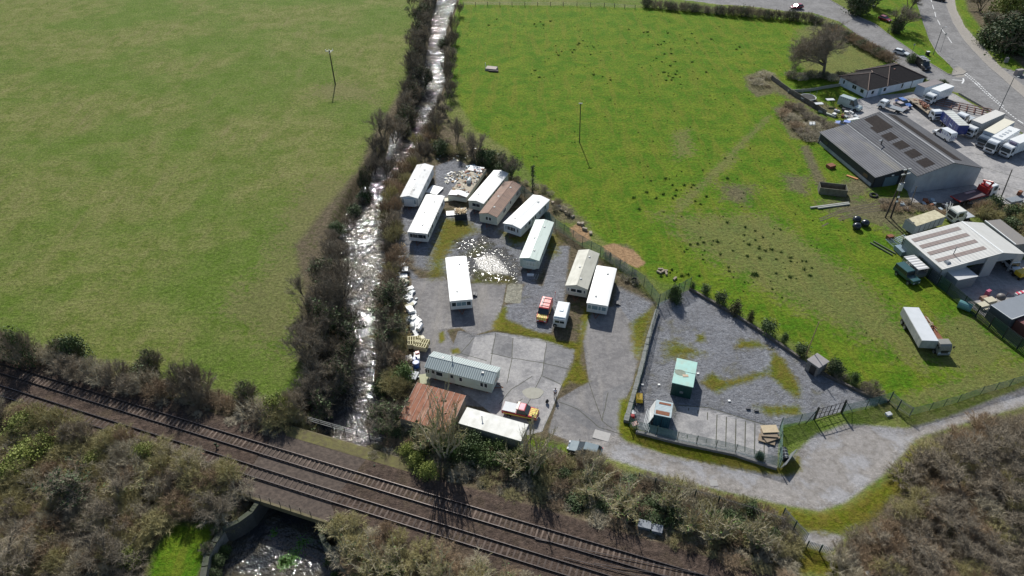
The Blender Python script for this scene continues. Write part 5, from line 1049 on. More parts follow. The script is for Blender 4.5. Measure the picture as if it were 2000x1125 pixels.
    MB().box((0, 0, 1.2), (L-.1, W-.1, 2.4)).build('body', pm('store grey', (.24, .27, .29), .6, (.18, .2, .22), 1, ribs=(1, .3, .02)), t); MB().box((0, 0, 2.43), (L+.1, W+.1, .1)).build('roof', pm('ribbed white roof', (.68, .68, .68), .5, (.6, .6, .6), 1, ribs=(1, .25, .03, .4)), t)
    # stock box and cages beside it
    loc, rz, L, W = frame3((1798,531), (1814.4,524.4), (1785.5,499), 2.0); t = thing('livestock_box', 'slatted livestock box with a white ribbed roof beside the green four by four', 'stock box', loc, rz)
    b = MB(); b.box((0, 0, .6), (L, W, .7))
    for i in range(4): b.box((0, W/2, 1.1+i*.25), (L, .05, .1)); b.box((0, -W/2, 1.1+i*.25), (L, .05, .1))
    for i in range(7): b.box((-L/2+i*L/6, W/2, 1.2), (.08, .07, 1.6)); b.box((-L/2+i*L/6, -W/2, 1.2), (.08, .07, 1.6))
    b.build('body', STEEL, t); MB().box((0, 0, 2.05), (L+.1, W+.1, .08)).build('roof', pm('stock roof', (.66, .66, .66), .5, (.55, .55, .55), 1, ribs=(0, .7, .03, .7)), t)
    loc, rz, L, W = frame3((1775,512), (1792,506), (1755,472), 1.3)
    P = G(1757,478); t = thing('steel_crate_stack', 'stack of galvanised hurdles and crates at the corner of the striped workshop', 'hurdles', (P.x, P.y, 0), rz)
    b = MB()
    for k in range(3):
        for i in range(9): b.box((i*.4-1.6, k*1.0-1, .35+k*.12), (.05, 1.8, .05), rx=.2*k)
        for s in (-1, 1): b.box((0, k*1.0-1+s*.9, .35+k*.12), (3.4, .06, .06))
    b.box((2.2, -1.3, .5), (2.2, 1.6, .9)); b.build('hurdles', pm('blue galvanised', (.24, .32, .38), .5, (.15, .2, .24), 2, metal=.3), t)
    # low flat roofed annexe and the wall right of the workshop
    a, b_ = G(1924,432,2.6), G(1983,478,2.6); d = b_-a; rz = math.atan2(d.y, d.x); m = (a+b_)/2; t = thing('block_building', 'flat roofed grey block building half hidden by the bank at the right', 'outbuilding', (m.x, m.y, 0), rz)
    MB().box((0, 1.6, 1.25), (d.length, 3.2, 2.5)).build('wall', CONC, t); MB().box((0, 1.6, 2.55), (d.length+.1, 3.3, .1)).build('roof', pm('gravel roof', (.20, .19, .19), .9, (.28, .25, .2), 2), t); MB().box((0, -.02, 2.68), (d.length+.1, .2, .2)).build('parapet', WHITE, t)
    # big grey shed lower right
    loc, rz, L, W = frame3((1939.6,595), (1975.7,624.6), (2045,600), 2.6); t = thing('grey_shed', 'dark grey flat roofed shed cut by the right edge of the photo', 'shed', loc, rz)
    MB().box((0, 0, 1.3), (L-.1, W-.1, 2.6)).build('body', pm('dark grey wall', (.07, .085, .10), .6), t); MB().box((0, 0, 2.63), (L+.1, W+.1, .1)).build('roof', pm('slate grey roof', (.22, .24, .27), .6, (.17, .19, .21), .7), t); MB().box((0, W/2, 2.7), (L, .08, .06)).build('roof_edge', WHITE, t); MB().box((L/2, 0, 2.7), (.08, W, .06)).build('roof_edge', WHITE, t)
def bungalow():
    wl = pm('white render', (.66, .72, .80), .7, (.55, .6, .66), .8, .8, streak=((.35, .38, .4), (.6, .6, .3), 1.2, .4)); rf = pm('brown concrete tiles', (.034, .030, .031), .95, (.022, .020, .021), 2.2, .9, bump=.03, spec=.15)
    z = 2.3; zr = 4.2
    A = G(1650,143.5,z); B = G(1695.5,175,z); Cc = G(1806,150.4,z); u = Cc-B; rz = math.atan2(u.y, u.x); t = thing('bungalow', 'white rendered bungalow with a dark brown hipped tile roof', 'bungalow', (B.x, B.y, 0), rz); R = Matrix.Rotation(-rz, 3, 'Z')
    def Lc(p): return R @ Vector((p.x-B.x, p.y-B.y, p.z))
    a, c = Lc(A), Lc(Cc); W = abs(a.y)+.5; L = c.x; w2 = L*.42   # front wing 0..w2 wide, main block the rest
    xw = L*.36; yb = W; yn = 0.0; ov = .45
    MB().box((xw/2, (W-1.5)/2, z/2), (xw, W-1.5, z)).box(((L+xw)/2, (W-.7)/2, z/2-.001), (L-xw, W-.7, z)).build('wall', wl, t)
    def hip(x0, x1, y0, y1, zt, name):
        x0 -= ov; x1 += ov; y0 -= ov; y1 += ov; w, d = x1-x0, y1-y0; m = MB(); zb = z-.05
        if w >= d: r0, r1 = Vector((x0+d/2, (y0+y1)/2, zt)), Vector((x1-d/2, (y0+y1)/2, zt))
        else: r0, r1 = Vector(((x0+x1)/2, y0+w/2, zt)), Vector(((x0+x1)/2, y1-w/2, zt))
        b = [(x0, y0, zb), (x1, y0, zb), (x1, y1, zb), (x0, y1, zb)]
        f = [(0, 1, 5, 4), (2, 3, 4, 5), (1, 2, 5), (3, 0, 4)] if w >= d else [(0, 1, 4), (2, 3, 5), (1, 2, 5, 4), (3, 0, 4, 5)]
        m.add(b+[tuple(r0), tuple(r1)], f+[(3, 2, 1, 0)]); o = m.build(name, rf, t); rd = MB()
        for p, q in (((0, 4), (1, 4 if w < d else 5), (2, 5), (3, 4 if w >= d else 5), (4, 5))): pass
        V = [Vector(k) for k in b]+[r0, r1]; E = [(0, 4), (1, 5), (2, 5), (3, 4), (4, 5)] if w >= d else [(0, 4), (1, 4), (2, 5), (3, 5), (4, 5)]
        for i, j in E: rd.tube(V[i]+Vector((0, 0, .03)), V[j]+Vector((0, 0, .03)), .11, n=5)
        rd.build('ridge_tiles', pm('ridge tile', (.17, .12, .10), .8), o); return o
    hip(0, xw+3.2, 0, W-1.5, zr-.1, 'roof'); hip(xw-.4, L, 0, W-.6, zr+.5, 'roof')
    MB().box((xw+(L-xw)*.42, W*.38, zr-.3), (.5, .5, .7)).build('chimney', pm('chimney red', (.4, .2, .15), .9), t)
    dk = GLASS
    for x in (L*.1, L*.31): window(None, t, (x, 0, 1.25), .85, .9, 'y-', WHITE, dk)
    window(None, t, (L*.62, 0, 1.25), .55, 1.2, 'y-', WHITE, dk); d = MB().box((L*.23, -.03, 1.0), (.9, .06, 2.0)).build('door', pm('grey blue door', (.3, .42, .48), .5), t); MB().box((L*.23+.3, -.07, 1.0), (.05, .04, .12)).build('handle', STEEL, d)
    for y, w in ((1.6, 1.0), (4.2, 1.3), (W-3.0, .5)): window(None, t, (0, y, 1.3), w, .9, 'x-', WHITE, dk)
    for x in (0.1, L*.79): MB().tube((x, -.08, 0), (x, -.08, z), .06, n=6).build('downpipe', BLACK, t)
# ------------------------------------------------------------------ vehicles
def wheels(t, xs, y, r=.32, w=.22):
    for x in xs:
        for s in (-1, 1):
            o = MB().wheel(x, s*y, r, w).build('wheel', TYRE, t); MB().wheel(x, s*(y+w/2), r*.55, .03, 10).build('rim', RIM, o)
def heading(front, rear, z): a, b = G(*front, z), G(*rear, z); d = a-b; m = (a+b)/2; return (m.x, m.y, 0), math.atan2(d.y, d.x), d.length
def car(front, rear, label, paint, kind='hatch', z=.8, Lx=None, W=1.78, cat='car', name='parked_car', extra=None, group=None, H=None):
    loc, rz, L = heading(front, rear, z); L = Lx or L; t = thing(name, label, cat, loc, rz, group); l = L/2; w = W/2
    if kind == 'hatch':
        H = H or 1.45; body = [(-l, .3, w*.94), (-l, .85, w*.94), (-l+.15, .95, w), (l*.35, .95, w), (l-.25, .74, w*.95), (l, .58, w*.85), (l, .28, w*.85)]; gh = [(-l+.12, .93, w*.93), (-l+.55, H-.05, w*.74), (l*.0, H-.05, w*.74), (l*.42, .93, w*.92)]; rf = [(-l+.5, H-.08, w*.75), (-l+.55, H, w*.68), (-.02*l, H, w*.68), (.05*l, H-.08, w*.75)]
    elif kind == 'pickup':
        H = H or 1.75; body = [(-l, .5, w), (-l, 1.08, w), (l*.5, 1.1, w), (l-.2, 1.0, w*.95), (l, .8, w*.86), (l, .42, w*.86)]; gh = [(-l*.18, 1.08, w*.95), (-l*.14, H-.05, w*.78), (l*.28, H-.05, w*.78), (l*.52, 1.08, w*.93)]; rf = [(-l*.16, H-.08, w*.79), (-l*.14, H, w*.72), (l*.26, H, w*.72), (l*.3, H-.08, w*.79)]
    elif kind == '4x4':
        H = H or 1.95; body = [(-l, .5, w), (-l, 1.15, w), (l-.1, 1.15, w*.9), (l, 1.0, w*.86), (l, .5, w*.86)]; gh = [(-l+.05, 1.14, w*.98), (-l+.12, H-.05, w*.9), (l*.2, H-.05, w*.9), (l*.32, 1.14, w*.96)]; rf = [(-l+.05, H-.1, w*.93), (-l+.12, H, w*.88), (l*.2, H, w*.88), (l*.26, H-.1, w*.93)]
    else:
        H = H or 1.98; body = [(-l, .35, w), (-l, 1.15, w), (l*.5, 1.15, w), (l-.35, 1.02, w*.96), (l, .75, w*.86), (l, .3, w*.86)]; gh = [(-l+.02, 1.13, w*.98), (-l+.1, H-.12, w*.86), (l*.25, H-.12, w*.86), (l*.55, 1.13, w*.94)]; rf = [(-l-.0, 1.14, w*1.0), (-l+.08, H-.06, w*.89), (-l+.2, H, w*.8), (l*.2, H, w*.8), (l*.27, H-.1, w*.87), (-l*.1, H-.14, w*.9), (-l*.1, 1.14, w*1.0)]
        rf = [(-l-.02, 1.12, w*1.005), (-l+.06, H-.08, w*.9), (-l+.2, H, w*.8), (l*.2, H, w*.8), (l*.28, H-.1, w*.88), (l*.2, H-.2, w*.9), (l*.04, H-.2, w*.9), (l*.04, 1.12, w*1.005)]
    MB().body(body).build('body', paint, t, bevel=.05); MB().body(gh).build('windows', GLASS, t, bevel=.02); MB().body(rf).build('roof', paint, t, bevel=.02)
    wheels(t, (-l*.58, l*.62), w-.1, .33 if kind != '4x4' else .4)
    for s in (-1, 1):
        MB().box((l-.08, s*w*.62, .68), (.22, .34, .16)).build('headlight', HEAD, t); MB().box((-l+.02, s*w*.82, .85), (.08, .18, .25)).build('tail_light', RED, t); MB().box((l*.42, s*(w+.07), 1.1), (.14, .18, .16)).build('mirror', BLACK, t)
    MB().box((l+.01, 0, .42), (.06, W*.7, .16)).build('grille', BLACK, t)
    if extra: extra(t, l, w, H)
    return t
def chevrons(t, x0, x1, z0, z1, w, name, par=None):
    """red and yellow chevron livery laid over the bonnet"""
    m = MB(); n = 8
    for k in range(n):
        for s in (-1, 1):
            ya, yb = s*w*k/n, s*w*(k+1)/n
            for j in range(2):
                f = ((k+j*1.0) % 2)
                xa, xb = x0+(x1-x0)*j/2, x0+(x1-x0)*(j+1)/2; za, zb = z0+(z1-z0)*j/2, z0+(z1-z0)*(j+1)/2; sh = (x1-x0)*.12
                m.add([(xa, ya, za), (xb, ya, zb), (xb, yb, zb), (xa, yb, za)], [(0, 1, 2, 3)], 1 if (k % 3 == 1 and j == 0) or (k % 3 == 2 and j == 1) else 0)
    o = m.build(name, [pm('livery yellow', (.72, .68, .12), .45, (.6, .56, .1), 3), pm('livery red', (.6, .06, .05), .45)], t); return o
def lorry(front, rear, label, cabm, boxm, z=2.6, W=2.45, H=3.1, cab=1.9, boxroof=None, flat=False, cabH=2.5, cat='lorry', group=None, L=None, extra=None, boxlen=None, name='lorry', nose=0.0):
    loc, rz, L0 = heading(front, rear, z); L = L or L0; t = thing(name, label, cat, loc, rz, group); l = L/2; w = W/2
    ch = MB().box((-.2, 0, .75), (L-1.0, .9, .25)); ch.build('chassis', BLACK, t)
    if cab:
        c = MB().body([(l-cab, .6, w*.96), (l-cab, cabH-.1, w*.92), (l-cab+.15, cabH, w*.86), (l-.45, cabH, w*.84), (l-.2, cabH-.25, w*.86), (l, 1.35, w*.92), (l, .45, w*.92), (l-cab*.7, .45, w*.92)]).build('cab', cabm, t, bevel=.06)
        MB().body([(l-.235, cabH-.3, w*.78), (l-.2, cabH-.3, w*.78), (l+.02, 1.42, w*.84), (l-.04, 1.42, w*.84)]).build('windscreen', GLASS, c)
        for s in (-1, 1):
            MB().box((l-cab*.5, s*w*.915, (1.4+cabH)/2-.08), (cab*.45, .06, cabH-1.85)).build('side_window', GLASS, c); MB().box((l+.01, s*w*.7, .75), (.08, .35, .2)).build('headlight', HEAD, c); MB().box((l-.15, s*(w+.1), 1.8), (.1, .18, .4)).build('mirror', BLACK, c)
        MB().box((l+.02, 0, 1.0), (.06, W*.55, .4)).build('grille', BLACK, c); MB().box((l+.04, 0, .5), (.12, W*.9, .25)).build('bumper', pm('bumper grey', (.25, .26, .28), .6), c)
    x1 = l-cab-.15; bl = boxlen or (x1+l)
    if flat: b = MB().box((x1-bl/2, 0, 1.05), (bl, W, .16)); b.build('flatbed', boxm, t); MB().box((x1-.04, 0, 1.5), (.08, W, .8)).build('headboard', boxm, t)
    else:
        b = MB().box((x1-bl/2, 0, (.95+H)/2), (bl, W, H-.95)).build('box_body', boxm, t, bevel=.04); MB().box((x1-bl/2, 0, H+.02), (bl-.1, W-.1, .05)).build('box_roof', boxroof or boxm, b)
        rb = MB()
        for k in range(1, int(bl/1.2)): rb.box((x1-k*1.2, 0, (.95+H)/2), (.05, W+.03, H-1.0))
        rb.build('panel_ribs', pm('panel rib', (.5, .5, .5), .5), b); MB().box((x1-bl-.01, 0, (.95+H)/2), (.04, .06, H-1.1)).build('rear_door_seam', BLACK, b)
    xs = (l-.85, -l+1.3) if L < 9 else (l-.85, -l+1.3, -l+2.4)
    if not cab: xs = (-l+1.3, -l+2.5)
    wheels(t, xs, w-.15, .46, .28)
    if extra: extra(t, l, w, H)
    return t
def vehicles():
    P = lambda n, c, c2=None, **k: pm('paint '+n, c, .3, c2 or tuple(x*.9 for x in c), 1.5, .5, coat=.5, **k)
    red, dblue, white, black, green, maroon = P('red', (.45, .035, .03)), P('dark blue', (.10, .17, .22)), P('white', (.75, .77, .78)), P('black', (.015, .015, .018)), P('dark green', (.03, .085, .085)), P('maroon', (.25, .02, .035))
    cream, blue, lgrey = P('cream', (.55, .52, .40)), P('blue', (.012, .03, .17)), P('light grey', (.45, .47, .48))
    yel = pm('livery yellow', (.72, .68, .12), .45, (.6, .56, .1), 3)
    def vanx(t, l, w, H):
        chevrons(t, l*.56, l-.34, 1.165, 1.05, w*.84, 'bonnet_chevrons'); chevrons(t, l-.33, l-.01, 1.05, .80, w*.8, 'bonnet_chevrons')
        m = MB()
        for y in (-w*.62, -w*.42): m.tube((-l+.3, y, H+.16), (l*.15, y, H+.16), .035, n=4)
        for k in range(9): m.tube((-l+.4+k*.3, -w*.62, H+.16), (-l+.4+k*.3, -w*.42, H+.16), .02, n=4)
        m.build('roof_ladder', WHITE, t); b = MB()
        for x in (-l+.6, -l*.3, l*.05): b.box((x, 0, H+.06), (.06, w*1.5, .05))
        b.build('roof_bar', BLACK, t)
        for s in (-1, 1): MB().box((-.1, s*(w+.006), .95), (L_(l), .02, .18)).build('side_stripe', yel, t)
    def L_(l): return 2*l*.8
    redv = P('van red', (.62, .07, .06))
    car((1056.5,627), (1070,586.5), 'red van with a yellow chevron bonnet and a ladder on its roof', redv, 'van', z=.9, W=1.9, cat='van', name='van', extra=vanx, Lx=4.7)
    def pix(t, l, w, H):
        chevrons(t, l*.54, l-.12, 1.115, 1.0, w*.84, 'bonnet_chevrons'); MB().box((-l*.6, 0, 1.13), (l*.76, w*1.8, .06)).build('load_cover', pm('bed cover', (.42, .44, .46), .5, (.55, .56, .57), 3), t)
        MB().box((-l*.14, 0, H+.02), (.3, w*1.5, .2)).build('light_bar', pm('beacon pale', (.75, .6, .5), .4), t); MB().box((l*.06, 0, H+.012), (l*.34, w*1.2, .02)).build('roof_panel', pm('livery pink', (.66, .22, .30), .4), t)
        for s in (-1, 1): MB().box((-.1, s*(w+.008), .75), (2*l*.85, .02, .16)).build('side_stripe', yel, t)
    car((1051,810), (983,795), 'red and yellow liveried pickup truck facing right', P('pickup red', (.5, .03, .045)), 'pickup', z=.8, W=1.85, cat='pickup truck', name='pickup_truck', extra=pix)
    car((1112,868), (1173,884), 'pale blue grey car half hidden by a leafless bush on the track', pm('dusty blue grey paint', (.15, .20, .23), .55, (.12, .16, .19), 2, spec=.3), 'hatch', z=.8, W=1.8, Lx=4.5)
    car((1790,549), (1755,521), 'dark green four by four on the grass beside the livestock box', green, '4x4', z=1.0, W=1.8, cat='off-road car', Lx=4.6)
    car((1774,106), (1747,99), 'white car on the side road behind the bungalow', white, 'hatch', z=.6, Lx=4.4); car((1740,41), (1718,33), 'dark red car parked on the grass between the roads', maroon, 'hatch', z=.6, Lx=4.2); car((1546,14), (1566,12), 'pinkish red car on the upper road', P('pink red', (.35, .04, .07)), 'hatch', z=.6, Lx=4.3)
    car((1826,-4), (1842,-1), 'dark car at the top edge on the main road', black, 'hatch', z=.6, Lx=4.4)
    def bvx(t, l, w, H):
        for k in range(4): MB().box((-l*.6+k*l*.38, 0, H+.03), (.22, w*1.2, .04)).build('roof_panel', WHITE, t)
    car((1815,134), (1793,117), 'black van with white roof panels beside the bungalow', black, 'van', z=1.0, W=2.0, cat='van', name='van', extra=bvx, Lx=5.4, H=2.5)
    # lorry yard
    wb = P('box white', (.72, .76, .80)); wr = pm('box roof', (.76, .77, .76), .5, (.66, .66, .64), .7, .8)
    def frig(t, l, w, H): MB().box((l-1.85, 0, 2.9), (.5, 1.4, .8)).build('refrigeration_unit', pm('fridge unit', (.15, .13, .2), .5), t)
    lorry((1806,192), (1860,171.5), 'white box lorry nearest the bungalow, facing left', white, wb, z=2.0, H=3.2, boxroof=wr, L=8.2)
    loc, rz, L = heading((1795,170), (1838,158), 2.4); t = thing('shipping_container', 'grey roofed shipping container behind the white box lorry', 'container', loc, rz); MB().box((0, 0, 1.25), (7, 2.44, 2.5)).build('body', P('container blue grey', (.35, .42, .5)), t); MB().box((0, 0, 2.53), (7, 2.44, .06)).build('roof', pm('container roof', (.25, .22, .22), .8, (.18, .16, .16), 1, ribs=(0, .3, .03)), t)
    lorry((1722,200), (1763,213), 'white pickup lorry with a ladder frame bed beside the barn', white, STEEL, z=1.3, W=2.0, flat=True, cabH=2.1, cab=1.9, L=6.2)
    car((1776,204), (1757,193), 'blue roofed car behind the ladder frame lorry', P('mid blue', (.10, .19, .48)), 'hatch', z=1, Lx=4.3); car((1770,211), (1752,202), 'stripped car shell loaded with scrap beside the blue roofed car', P('shell', (.5, .42, .40)), 'hatch', z=.8, Lx=3.6, name='car_shell', cat='scrap car')
    def scrap(t, l, w, H):
        m = MB()
        for i in range(40): m.box((random.uniform(-l*.6, l*.2), random.uniform(-w*.7, w*.7), 1.3+random.random()*.5), (random.uniform(.2, .8), random.uniform(.1, .5), random.uniform(.1, .3)), rz=random.uniform(0, 3), m=random.randrange(2))
        o = m.build('scrap_load', [RUST, pm('scrap pink', (.40, .24, .2), .8)], t); o['kind'] = 'stuff'
    lorry((1833,228), (1782,190), 'recovery lorry with a brown scrap load on its long bed', white, pm('timber bed', (.30, .24, .17), .8, (.18, .15, .12), 1), z=1.3, flat=True, L=11, cabH=2.4, extra=scrap)
    def logo(t, l, w, H):
        m = MB(); n = 20
        for k in range(n):
            a, b = 2*PI*k/n, 2*PI*(k+1)/n
            m.add([(-l*.45+math.cos(q)*r, -w-.06, 1.9+math.sin(q)*r) for q, r in ((a, .42), (b, .42), (b, .3), (a, .3))], [(0, 1, 2, 3)])
        m.build('emblem', pm('emblem pale', (.45, .55, .75), .5), t); MB().box((l*.25, -w-.05, 1.9), (1.3, .02, .22), ry=.1).build('lettering', pm('emblem pale', (.45, .55, .75), .5), t)
    lorry((1884,247), (1851,217), 'blue box trailer with a pale roof and a round emblem on its side', white, blue, z=3.0, H=3.1, boxroof=pm('trailer roof a', (.60, .62, .60), .6, (.42, .42, .38), .8, .9, ribs=(0, 1.0, .02, .5)), L=8.0, cab=0, extra=logo, cat='trailer', name='box_trailer')
    def pat(t, l, w, H):
        m = MB()
        for s in (-1, 1):
            for k in range(8): m.box((-l*.8+k*.35, s*(w*.97), 1.2+.3*(k % 2)), (.12, .02, .7), ry=(.6 if k % 2 else -.6))
        for k in range(6): m.box((-l-.02, -w*.7+k*w*.28, 1.2), (.02, .1, .9), rx=.5 if k % 2 else -.5)
        m.build('pattern', pm('pattern purple', (.12, .10, .3), .4), t)
    car((1829,252), (1860,270), 'white van with a dark zigzag pattern on its rear', white, 'van', z=1.0, W=2.0, cat='van', name='van', extra=pat, Lx=5.2, H=2.3)
    tg = 'articulated lorries parked in a row'
    lorry((1889,251), (1958,221), 'white cab lorry with a grey topped trailer, furthest up the row', white, pm('trailer grey', (.33, .33, .33), .6), z=2.6, H=3.3, boxroof=pm('trailer top', (.62, .60, .56), .6, (.5, .48, .45), 1), L=12)
    lorry((1879,226), (1897,219), 'small white cab unit parked behind the blue trailer', white, lgrey, z=2.2, flat=True, L=5, cabH=2.6, cab=2.0)
    lorry((1915,272), (1976,236), 'dark cab lorry with a cream topped trailer', P('slate', (.12, .15, .19)), pm('trailer blue grey', (.36, .42, .48), .5), z=2.6, H=3.2, boxroof=pm('cream top', (.70, .66, .54), .6, (.58, .54, .44), 1), L=12)
    def rl(t, l, w, H):
        for k in range(4): MB().box((-l*.5+k*1.4, 0, H+.06), (.6, .7, .1)).build('roof_hatch', lgrey, t)
    lorry((1924,294), (1985,257), 'white horsebox lorry with hatches on its rounded roof', white, wb, z=1.6, H=3.2, boxroof=wr, L=10.5, cabH=3.0, extra=rl, cat='horsebox')
    lorry((1945,300), (2040,262), 'white refrigerated lorry with a dark unit above its cab, nearest in the row', white, wb, z=2.0, H=3.4, boxroof=wr, L=11, cabH=2.8, extra=frig)
    def mb_(t, l, w, H):
        for k in range(7): MB().box((-l*.8+k*l*.19, -w*.9, H-.25), (.1, .06, .25), rz=.2).build('window_slot', BLACK, t)
    car((1681,209), (1642,196), 'pale grey green minibus with slotted side windows beside the bungalow garden', P('grey green', (.38, .45, .44)), 'van', z=1.1, W=2.0, cat='minibus', name='minibus', extra=mb_, Lx=5.8, H=2.5)
    def crane(t, l, w, H):
        MB().box((l-2.35, 0, 1.7), (.7, w*1.7, 1.6)).build('crane_base', red, t); m = MB(); m.tube((l-2.4, -.5, 2.0), (l-2.3, -.9, 3.6), .22, .18, n=8).tube((l-2.3, -.9, 3.6), (l-2.2, 1.2, 3.0), .18, .14, n=8).tube((l-2.2, 1.2, 3.0), (l-2.5, .2, 2.2), .14, .12, n=8).tube((l-2.7, .4, 1.5), (l-2.6, .5, 3.2), .15, n=8); m.build('crane_arm', red, t)
        MB().box((l-2.95, 0, 1.65), (.12, w*2, 1.2)).build('headboard', red, t); MB().box((-l*.1, w*.5, 1.2), (2.6, .5, .15)).build('loaded_plank', pm('pink plank', (.45, .3, .3), .8), t)
        MB().box((l-1.0, 0, 2.72), (.5, .7, .04)).build('roof_hatch', GLASS, t); MB().box((0, -w-.02, .95), (2*l*.55, .06, .2)).build('side_rail', red, t); MB().box((-l-.02, 0, 1.0), (.08, 2*w, .25)).build('tail_rail', red, t)
    lorry((1957,362), (1850,390), 'flatbed crane lorry with a folded red crane behind its white cab', white, pm('bed plum', (.085, .055, .07), .7, (.13, .09, .09), 1.5), z=1.4, flat=True, L=10, extra=crane, cabH=2.7, cab=2.0)
    # trailer and wrecks near the workshop
    loc, rz, L, W = frame3((1769.5,428), (1787.7,443), (1845,425), 2.7)
    rz0 = rz
    def mossy(n): return pm(n, (.58, .53, .36), .8, (.38, .34, .22), 1.6, 1, bump=.03)
    a, b = G(1778.5,436,2.6), G(1836,417,2.6); d = a-b; t = thing('box_trailer', 'old grey box trailer with a lichen yellow roof behind the striped workshop', 'trailer', ((a.x+b.x)/2, (a.y+b.y)/2, 0), math.atan2(d.y, d.x)); L = d.length
    bo = MB().box((0, 0, 1.75), (L, 2.5, 1.8)).build('box_body', pm('trailer dull', (.36, .39, .41), .6, (.25, .26, .26), 1, .8), t, bevel=.04); MB().box((0, 0, 2.67), (L, 2.5, .06)).build('roof', mossy('lichen roof'), bo); m = MB()
    for k in range(1, 6): m.box((-L/2+k*L/6, 0, 1.75), (.06, 2.56, 1.75))
    m.build('panel_ribs', BLACK, bo); wheels(t, (L/2-1.5, L/2-2.6), 1.1, .45, .25)
    lorry((1866,413), (1894,408), 'white tractor cab wedged behind the striped workshop', P('cab ivory', (.68, .67, .6)), lgrey, z=2.2, L=4.6, flat=True, cab=2.3, cabH=2.7, name='tractor_unit', cat='lorry cab')
    P4 = G(1849,418); t = thing('bent_ladder_rack', 'tangled white frame between the old trailer and the ivory cab', 'metal frame', (P4.x, P4.y, 0), .4); m = MB()
    for i in range(9): m.tube((random.uniform(-.8, .8), random.uniform(-.8, .8), 0.1), (random.uniform(-.9, .9), random.uniform(-.9, .9), random.uniform(1.6, 2.6)), .05, n=5)
    m.build('frame', WHITE, t)
    lorry((1818,668), (1779,600.5), 'long box trailer with a pale roof standing in the field', white, pm('box dull', (.24, .25, .25), .6, (.33, .34, .33), .8, .8, streak=((.5, .5, .5), (1, 1, .3), .8, .5)), z=2.4, W=2.5, H=2.45, boxroof=pm('pale roof', (.62, .64, .66), .5, (.5, .52, .53), .7, .9), cab=0, cat='trailer', name='box_trailer')
    def wreck(t, l, w, H):
        m = MB()
        for i in range(30): m.box((random.uniform(-l, l*.2), random.uniform(-w*.9, w*.9), 1.1+random.random()*.4), (random.uniform(.5, 2.2), random.uniform(.05, .2), .1), rz=random.uniform(-.5, .5), ry=random.uniform(-.2, .2), m=random.randrange(2))
        o = m.build('scrap_load', [RUST, pm('dead cane', (.3, .26, .18), .9)], t); o['kind'] = 'stuff'
    lorry((1841,668), (1808,622), 'derelict flatbed lorry with a dull grey cab beside the field trailer', pm('dull cab', (.20, .20, .18), .6, (.3, .28, .25), 2), RUST, z=1.8, W=2.1, L=8, flat=True, cab=1.7, cabH=2.2, extra=wreck)
    car((1990,531), (1966,509), 'small white open utility vehicle at the right edge', white, '4x4', z=.8, Lx=3.6, W=1.6, cat='utility vehicle', name='utility_vehicle')
